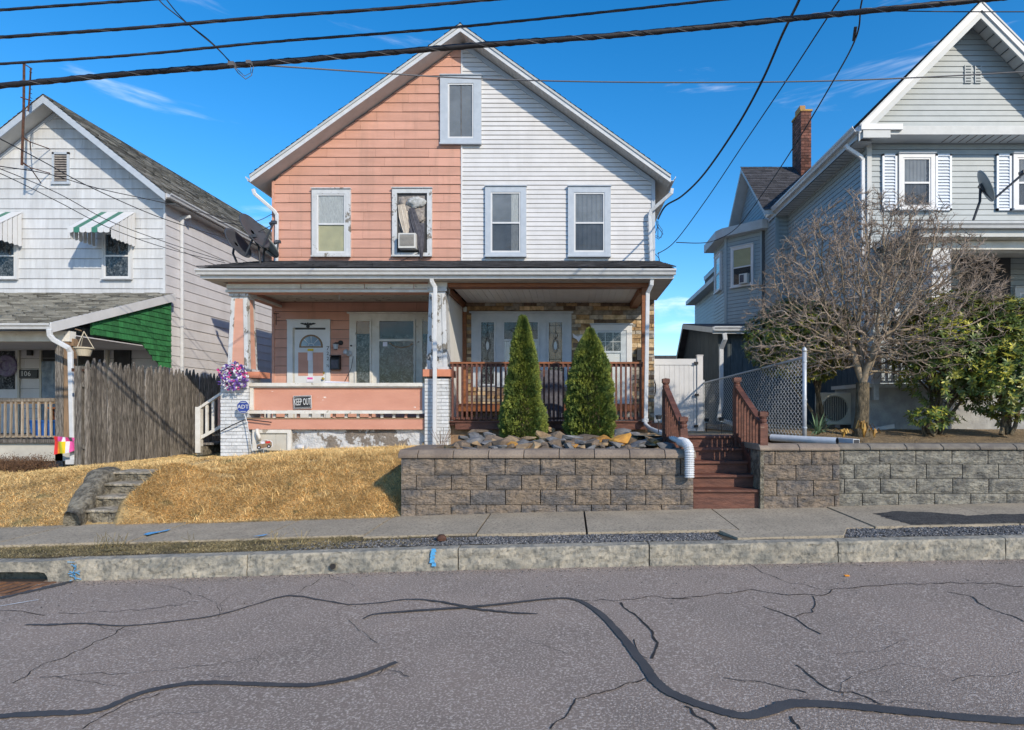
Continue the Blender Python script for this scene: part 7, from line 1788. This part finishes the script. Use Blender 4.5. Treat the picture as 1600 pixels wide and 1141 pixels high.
# ================================================================== satellite dishes
def dish(name, label, c, nrm, r, m, mast, roofpt, arm=.45, back=False, ry=None):
    c = Vector(c); nrm = Vector(nrm).normalized(); t = thing(name, label, 'satellite dish', tuple(roofpt), 'satellite dishes' if 'roof corner' in label else None)
    q = nrm.to_track_quat('Z', 'Y').to_matrix().to_4x4(); q.translation = c
    prof = [(r*k/7, -r*.16*(1-(k/7)**2)) for k in range(8)]; mb = MB(q); n = 26; vs = []; fs = []
    for (rr_, h) in prof[1:]:
        for k in range(n): vs.append((rr_*math.cos(2*PI*k/n)*(ry or .92), rr_*math.sin(2*PI*k/n), h))
    for j in range(6):
        for k in range(n): fs.append((j*n+k, j*n+(k+1) % n, (j+1)*n+(k+1) % n, (j+1)*n+k))
    fs.append(tuple(range(n)))
    rf_ = mb.add(vs, fs).build('reflector', m, t, smooth=True); mo = rf_.modifiers.new('s', 'SOLIDIFY'); mo.thickness = .012
    bk = c-nrm*r*.28; MB(q).box(-r*.22, r*.22, -r*.22, r*.22, -r*.30, -r*.17).build('back_bracket', 'iron', t)
    mp_ = Vector(mast); MB().tube([Vector(roofpt), mp_, bk], .022, 8).build('mast', 'iron', t)
    MB().box(roofpt[0]-.08, roofpt[0]+.08, roofpt[1]-.06, roofpt[1]+.06, roofpt[2]-.01, roofpt[2]+.012).build('foot_plate', 'iron', t)
    dn = Vector((0, 0, -1)); dn = (dn-nrm*dn.dot(nrm)).normalized(); low = c+dn*r*.93
    tip = c+nrm*arm+Vector((0, 0, -r*.25)); MB().tube([bk, low, tip], .021, 7).build('feed_arm', 'dish', t)
    MB().tube([tip, tip+(c-tip).normalized()*.09], .035, 8).box(tip.x-.05, tip.x+.05, tip.y-.03, tip.y+.03, tip.z-.03, tip.z+.03).build('feed_horn', 'dish', t)
    return t
zr2 = 4.5
dish('satellite_dish', 'dark satellite dish on the left roof corner, the upper right of the pair', P(398, 361, 12.3), (.80, -.15, .47), .40, 'dish', P(404, 385, 12.3), (PX(407, 12.3), 12.3, 4.52), arm=.50)
dish('satellite_dish', 'smaller dark satellite dish on the left roof corner, the lower left of the pair', P(372, 380, 12.2), (.80, -.15, .47), .34, 'dish', P(364, 396, 12.2), (PX(372, 12.2), 12.2, 4.50), arm=.42)
dish('satellite_dish', 'pale grey satellite dish standing behind the two dark ones', P(418, 384, 12.9), (.45, .5, .62), .30, 'dishlt', P(412, 398, 12.9), (PX(412, 12.9), 12.9, 4.62), arm=.3)
dish('satellite_dish', 'single grey satellite dish on the grey house porch roof', P(1540, 291, 10.7), (.80, -.34, .36), .30, 'dishlt', P(1531, 315, 10.7), (PX(1518, 10.7), 10.7, PZ(352, 10.7)), arm=.62)
o = MB().tube([P(340, 346, 12.6), P(375, 352, 12.6), P(405, 362, 12.5), P(425, 352, 12.6)], .008, 5).build('dish_cable', 'rubber'); tag(o, 'thin black cable looping between the left roof dishes', 'cable')

# ================================================================== signs, wreath, small things
sg = thing('keep_out_sign', 'black KEEP OUT sign with white letters on the pink porch parapet', 'sign', (PX(473, YP), YP, PZ(638, YP)))
XS = T(PX(473, YP), YP+.01, PZ(628.5, YP)) @ Matrix.Rotation(-.045, 4, 'Y')
MB(XS).box(-.172, .172, -.02, -.008, -.125, .125).build('plate', 'white', sg); MB(XS).box(-.165, .165, -.023, -.0205, -.118, .118).build('face', 'iron', sg)
for (x0, x1, z0, z1) in ((-.155, .155, .1, .104), (-.155, .155, -.104, -.1), (-.155, -.151, -.1, .1), (.151, .155, -.1, .1)): MB(XS).box(x0, x1, -.026, -.0235, z0, z1).build('border', 'white', sg)
text('KEEP OUT', .115, XS @ T(0, -.028, 0) @ Matrix.Diagonal((.62, 1, 1.6, 1)), 'white', sg)
ad_ = thing('security_sign', 'blue octagonal ADT security sign on a stake before the left brick pier', 'sign', P(393, 700, 11.35))
XS = T(PX(380.5, 11.4), 11.4, PZ(636, 11.4)); oc = [(.128*math.cos(PI/8+k*PI/4), .128*math.sin(PI/8+k*PI/4)) for k in range(8)]
MB(XS).prism(oc, -.01, .0).build('rim', 'white', ad_); MB(XS).prism([(x*.93, z*.93) for x, z in oc], -.014, -.0105).build('face', 'navy', ad_)
text('ADT', .105, XS @ T(0, -.017, 0), 'white', ad_)
for z in (.085, -.085): MB(XS).box(-.05, .05, -.0165, -.0145, z-.006, z+.006).build('fine_print', 'trim', ad_)
MB().tube([P(381, 644, 11.41), P(386, 660, 11.41), P(394, 705, 11.4)], .008, 6).build('stake', 'galv', ad_)
o = MB().tube([P(345, 674, 11.5), P(362, 665, 11.45), P(382, 656, 11.45), P(390, 656, 11.5), P(424, 660, 11.5)], .011, 6).build('cable', 'rubber'); tag(o, 'black cable sagging across the left brick pier', 'cable')
# wreath of ribbon curls
wr = thing('ribbon_wreath', 'purple, pink and silver deco-mesh wreath hanging on the left brick pier', 'wreath', P(367, 610, 11.3))
c = P(367, 588.5, 11.45)
MB().tube([c+Vector((.18*math.cos(a), 0, .18*math.sin(a))) for a in [2*PI*k/20 for k in range(21)]], .03, 6).build('ring', 'silver', wr)
for k in range(290):
    a = rr(0, 2*PI); R_ = rr(.09, .275); p = c+Vector((R_*math.cos(a), rr(-.12, -.0), R_*math.sin(a)*.95)); mk = random.choices(['purple', 'pinkrib', 'silver'], [6, 2.0 if math.sin(a) > -.2 else .6, 4])[0]
    ax = Vector((rr(-1, 1), rr(-1, .2), rr(-1, 1))).normalized(); u = ax.orthogonal().normalized(); w2 = ax.cross(u); r0 = rr(.022, .046); vs = []; m = 7; wd = rr(.016, .036)
    for i in range(m+1):
        q = i/m*2*PI*.85; r_ = r0*(1-.3*i/m); e_ = p+(u*math.cos(q)+w2*math.sin(q))*r_+ax*i*.003; vs += [e_-ax*wd/2, e_+ax*wd/2]
    MB().add(vs, [(2*i, 2*i+1, 2*i+3, 2*i+2) for i in range(m)]).build('ribbon_curl', mk, wr)
# truck yard ornament
tk = thing('truck_ornament', 'small cut-out truck yard sign in front of the basement window', 'yard ornament', P(414, 702, 11.3))
XS = T(PX(413, 11.35), 11.35, PZ(695, 11.35)) @ Matrix.Rotation(.12*-1, 4, 'Y')
outl = [(-.16, -.06), (-.05, -.075), (.06, -.06), (.16, -.05), (.165, .03), (.13, .07), (.09, .07), (.06, .09), (-.02, .09), (-.07, .03), (-.15, .02)]
MB(XS).prism(outl, -.01, 0).build('backing', 'white', tk)
MB(XS).prism([(x*.9, z*.86) for x, z in outl], -.014, -.0105).build('truck_body', 'brownwood', tk)
for x in (-.095, .09): MB(XS).lathe([(.036, -.02), (.036, -.0145)], (x, 0, -.04), 14, 'Y').build('wheel', 'iron', tk); MB(XS).lathe([(.015, -.022), (.015, -.0205)], (x, 0, -.04), 10, 'Y').build('hub', 'silver', tk)
MB(XS).box(-.045, .02, -.017, -.0145, .02, .065).build('cab_window', 'paper', tk); MB(XS).box(.04, .12, -.017, -.0145, .02, .055).build('load', 'red', tk)
MB().tube([P(412, 700, 11.37), P(412, 712, 11.37)], .006, 5).build('stake', 'galv', tk)
o = blob(PX(467, 11.4), 11.45, PZ(699, 11.4), .09, .06, .05, 'found', None, 'plaster_chunk', seed=4); tag(o, 'chunk of fallen white plaster at the foot of the foundation', 'plaster')
# junk mail on the parapet cap
o = MB().hexa([(PX(508, YP), YP-.02, PZ(598, YP)), (PX(545, YP), YP-.02, PZ(598, YP)), (PX(543, YP), YP+.15, PZ(598, YP)), (PX(507, YP), YP+.12, PZ(598, YP)), (PX(508, YP), YP-.02, PZ(596, YP)), (PX(545, YP), YP-.02, PZ(597, YP)), (PX(543, YP), YP+.15, PZ(596.5, YP)), (PX(507, YP), YP+.12, PZ(595, YP))]).build('folded_newspaper', 'paper'); tag(o, 'folded flyer lying on the white porch parapet cap', 'flyer')
# solar path lights
def pathlight(px, py, D, lab):
    b = P(px, py, D); t = thing('path_light', lab, 'garden light', tuple(b), 'solar path lights by the side path')
    MB().tube([b, b+Vector((0, 0, .20))], .008, 6).build('stake', 'iron', t); MB().lathe([(.02, .2), (.045, .24), (.05, .27), (.062, .272), (.05, .29), (.01, .30)], b, 10).build('lamp_head', 'iron', t); MB().lathe([(.028, .205), (.04, .238)], b, 8).build('lens', 'milk', t)
pathlight(1029, 677, 9.8, 'solar path light left of the red stair railing'); pathlight(1127, 677, 11.2, 'solar path light nearest the stairs in front of the fence'); pathlight(1104, 676, 12.6, 'solar path light beside the white gate post')
# orange leaf scraps on the road
o = MB(); 
p_ = onroad(1323, 900, .006); o.box(p_.x-.02, p_.x+.02, p_.y-.015, p_.y+.015, p_.z, p_.z+.008); tag(o.build('litter_scrap', 'orangep'), 'tiny orange scrap lying on the road', 'litter')

# ================================================================== overhead cables
def cable(pts, r, label, name='overhead_cable', sag=0, wrap=False, m='rubber', n=8):
    P3 = [Vector(p) for p in pts]; out = []
    if wrap:
        d0 = (P3[0]-P3[1]).normalized(); d1 = (P3[-1]-P3[-2]).normalized(); P3 = [P3[0]+d0*1.4*k for k in range(11, 0, -1)]+P3+[P3[-1]+d1*1.4*k for k in range(1, 11)]
    for i in range(len(P3)-1):
        p0, p1, p2, p3 = P3[max(i-1, 0)], P3[i], P3[i+1], P3[min(i+2, len(P3)-1)]
        for k in range(10): t = k/10; out.append(.5*((2*p1)+(p2-p0)*t+(2*p0-5*p1+4*p2-p3)*t*t+(3*p1-p0-3*p2+p3)*t**3))
    out.append(P3[-1])
    if wrap:
        mb = MB()
        tot = 0; acc = [0]
        for a, b in zip(out[:-1], out[1:]): acc.append(acc[-1]+(b-a).length)
        L_ = acc[-1]; k = int(L_/.05); pts2 = []
        j = 0
        for i in range(k+1):
            s_ = L_*i/k
            while j < len(acc)-2 and acc[j+1] < s_: j += 1
            pts2.append(out[j].lerp(out[j+1], (s_-acc[j])/(acc[j+1]-acc[j])))
        o = MB().tube(pts2, [r*(.9+.05*math.sin(i*.8)+rr(-.04, .04)) for i in range(len(pts2))], n, False).build(name, m, smooth=True)
        tag(o, label, 'cable')
        for ph in (0, 2.1):
            h = [p+Vector((0, math.cos(i*.55+ph), math.sin(i*.55+ph)))*r*.9 for i, p in enumerate(pts2)]
            MB().tube(h, r*.14, 4, False).build('lashing_wire', 'lash' if ph else 'rubber', o)
        return o
    o = MB().tube(out, r, n, False).build(name, m, smooth=True); return tag(o, label, 'cable')
DC = 7.0; M['lash'] = mat('dull_lashing_wire', (.13, .13, .14), rough=.7, bump=0)
cable([P(-200, 152, DC), P(0, 134, DC), P(200, 115.5, DC), P(420, 98, DC), P(720, 73, DC), P(1000, 52, DC), P(1300, 23, DC), P(1600, -7, DC), P(1800, -28, DC)], .034, 'thickest lashed black cable crossing in front of the house gable', wrap=True)
cable([P(-200, 112, DC-.3), P(0, 100, DC-.3), P(210, 86, DC-.3), P(420, 66, DC-.3), P(720, 42, DC-.3), P(1140, -2, DC-.3), P(1400, -30, DC-.3)], .015, 'third black cable from the top, passing just above the gable peak', wrap=True)
cable([P(-200, 74, DC-.5), P(0, 58.5, DC-.5), P(210, 44, DC-.5), P(420, 26.5, DC-.5), P(600, 14, DC-.5), P(770, -1, DC-.5), P(950, -18, DC-.5)], .018, 'second black cable from the top left corner', wrap=True)
cable([P(-200, 34, DC-.6), P(0, 16, DC-.6), P(240, -1, DC-.6), P(400, -14, DC-.6)], .015, 'uppermost black cable clipping the top left corner', wrap=True)
cable([P(410, 102, DC), P(560, 112, 8), P(720, 122, 9), P(900, 127.5, 9), P(1100, 129, 9), P(1300, 126.5, 9), P(1480, 119, 9), P(1620, 111, 9)], .010, 'thin grey cable running level across both house gables', m='lash')
cable([P(1380, 17, 7), P(1500, 18.5, 7), P(1620, 18.5, 7)], .006, 'thin wire at the top right corner')
cable([P(1256, -20, 7), P(1247, 4, 7.2), P(1222, 55, 8), P(1190, 128, 9), P(1150, 200, 10.3), P(1100, 272, 12), P(1066, 306, 13), P(1040, 322, 13.5), P(1028, 343, 13.6)], .018, 'twisted black service cable dropping to the right corner of the duplex')
cable([P(1325, -20, 7), P(1290, 32, 7.6), P(1230, 124, 9), P(1160, 228, 11), P(1105, 310, 12.6), P(1055, 377, 13.5), P(1027, 397, 13.7)], .009, 'thin service wire dropping to the right eave downspout of the duplex')
cable([P(1352, -20, 7), P(1345, 10, 7.1), P(1337, 60, 7.5), P(1300, 130, 9), P(1240, 230, 11), P(1190, 305, 14), P(1150, 357, 16), P(1110, 378, 15), P(1057, 379, 13.5)], .010, 'wire dropping in front of the chimney and looping back to the duplex')
cable([P(235, -20, 6.4), P(252, 4, 6.4), P(280, 27, 6.5), P(330, 66, 6.8), P(362, 100, 7)], .006, 'left wire of the pair joining the thick cable near its clamp')
cable([P(249, -20, 6.4), P(262, 2, 6.4), P(290, 34, 6.6), P(335, 72, 6.8), P(363, 100, 7)], .006, 'right wire of the pair joining the thick cable near its clamp')
o = MB().box(*[q for q in (PX(358, 6.95), PX(367, 6.95), 6.92, 6.98, PZ(104, 6.95), PZ(98, 6.95))]).tube([P(365, 104, 6.95), P(372, 114, 6.95), P(384, 124, 6.95), P(393, 118, 6.95), P(396, 104, 6.95)], .005, 4).tube([P(366, 104, 6.95), P(382, 119, 6.95), P(392, 114, 6.95), P(391, 98, 6.95)], .004, 4).box(PX(386, 6.95), PX(393, 6.95), 6.92, 6.98, PZ(101, 6.95), PZ(96, 6.95)).build('cable_clamp', 'lash'); tag(o, 'metal clamp with looped wires on the thick cable', 'clamp')
o = MB().tube([P(1337, 42, 7.4), P(1334, 64, 7.5)], .02, 6).build('wire_splice', 'rubber'); tag(o, 'black splice sleeve on the wire above the grey house eave', 'splice')
# left wires toward the duplex
for (pts, lab, r) in ((([-60, 188, 9], [0, 217, 9.5], [70, 254, 10.5], [140, 292, 11.5], [250, 340, 12.5], [355, 373, 13.2]), 'upper steep wire crossing the left house gable', .009),
                      (([-60, 252, 9], [0, 260, 9.5], [75, 272, 10.5], [155, 295, 11.5], [260, 318, 12.5], [380, 347, 13], [425, 335, 13.3]), 'flatter wire crossing the left house gable to the dishes', .008),
                      (([-60, 245, 9], [0, 264, 9.5], [90, 302, 10.5], [170, 345, 11.2], [260, 379, 12], [350, 408, 12.6]), 'third wire down across the striped awning', .007),
                      (([-60, 250, 9], [0, 271, 9.5], [90, 315, 10.5], [170, 356, 11.2], [260, 388, 12], [352, 411, 12.6]), 'lowest wire down across the striped awning', .007)):
    cable([P(*p) for p in pts], r, lab, n=5)
o = MB(); c = P(1026, 345, 13.6)
o.tube([c, P(1026, 352, 13.6), P(1036, 366, 13.6), P(1029, 374, 13.6), P(1022, 369, 13.6), P(1028, 353, 13.6)], .008, 5).tube([P(1028, 350, 13.6), P(1035, 360, 13.6), P(1033, 372, 13.6), P(1024, 368, 13.6)], .006, 5).tube([P(1028, 345, 13.6), P(1028, 372, 13.6)], .008, 5)
tag(o.build('service_loops', 'rubber'), 'tangle of black service loops at the right corner of the duplex', 'cable')
o = MB().tube([P(1022, 395, 13.6), P(1030, 404, 13.6), P(1031, 416, 13.6)], .008, 5).tube([P(1029, 394, 13.6), P(1030, 415, 13.6)], .006, 5).build('service_tail', 'rubber'); tag(o, 'short black wire ends hanging beside the right duplex downspout', 'cable')
bpy.context.view_layer.update()
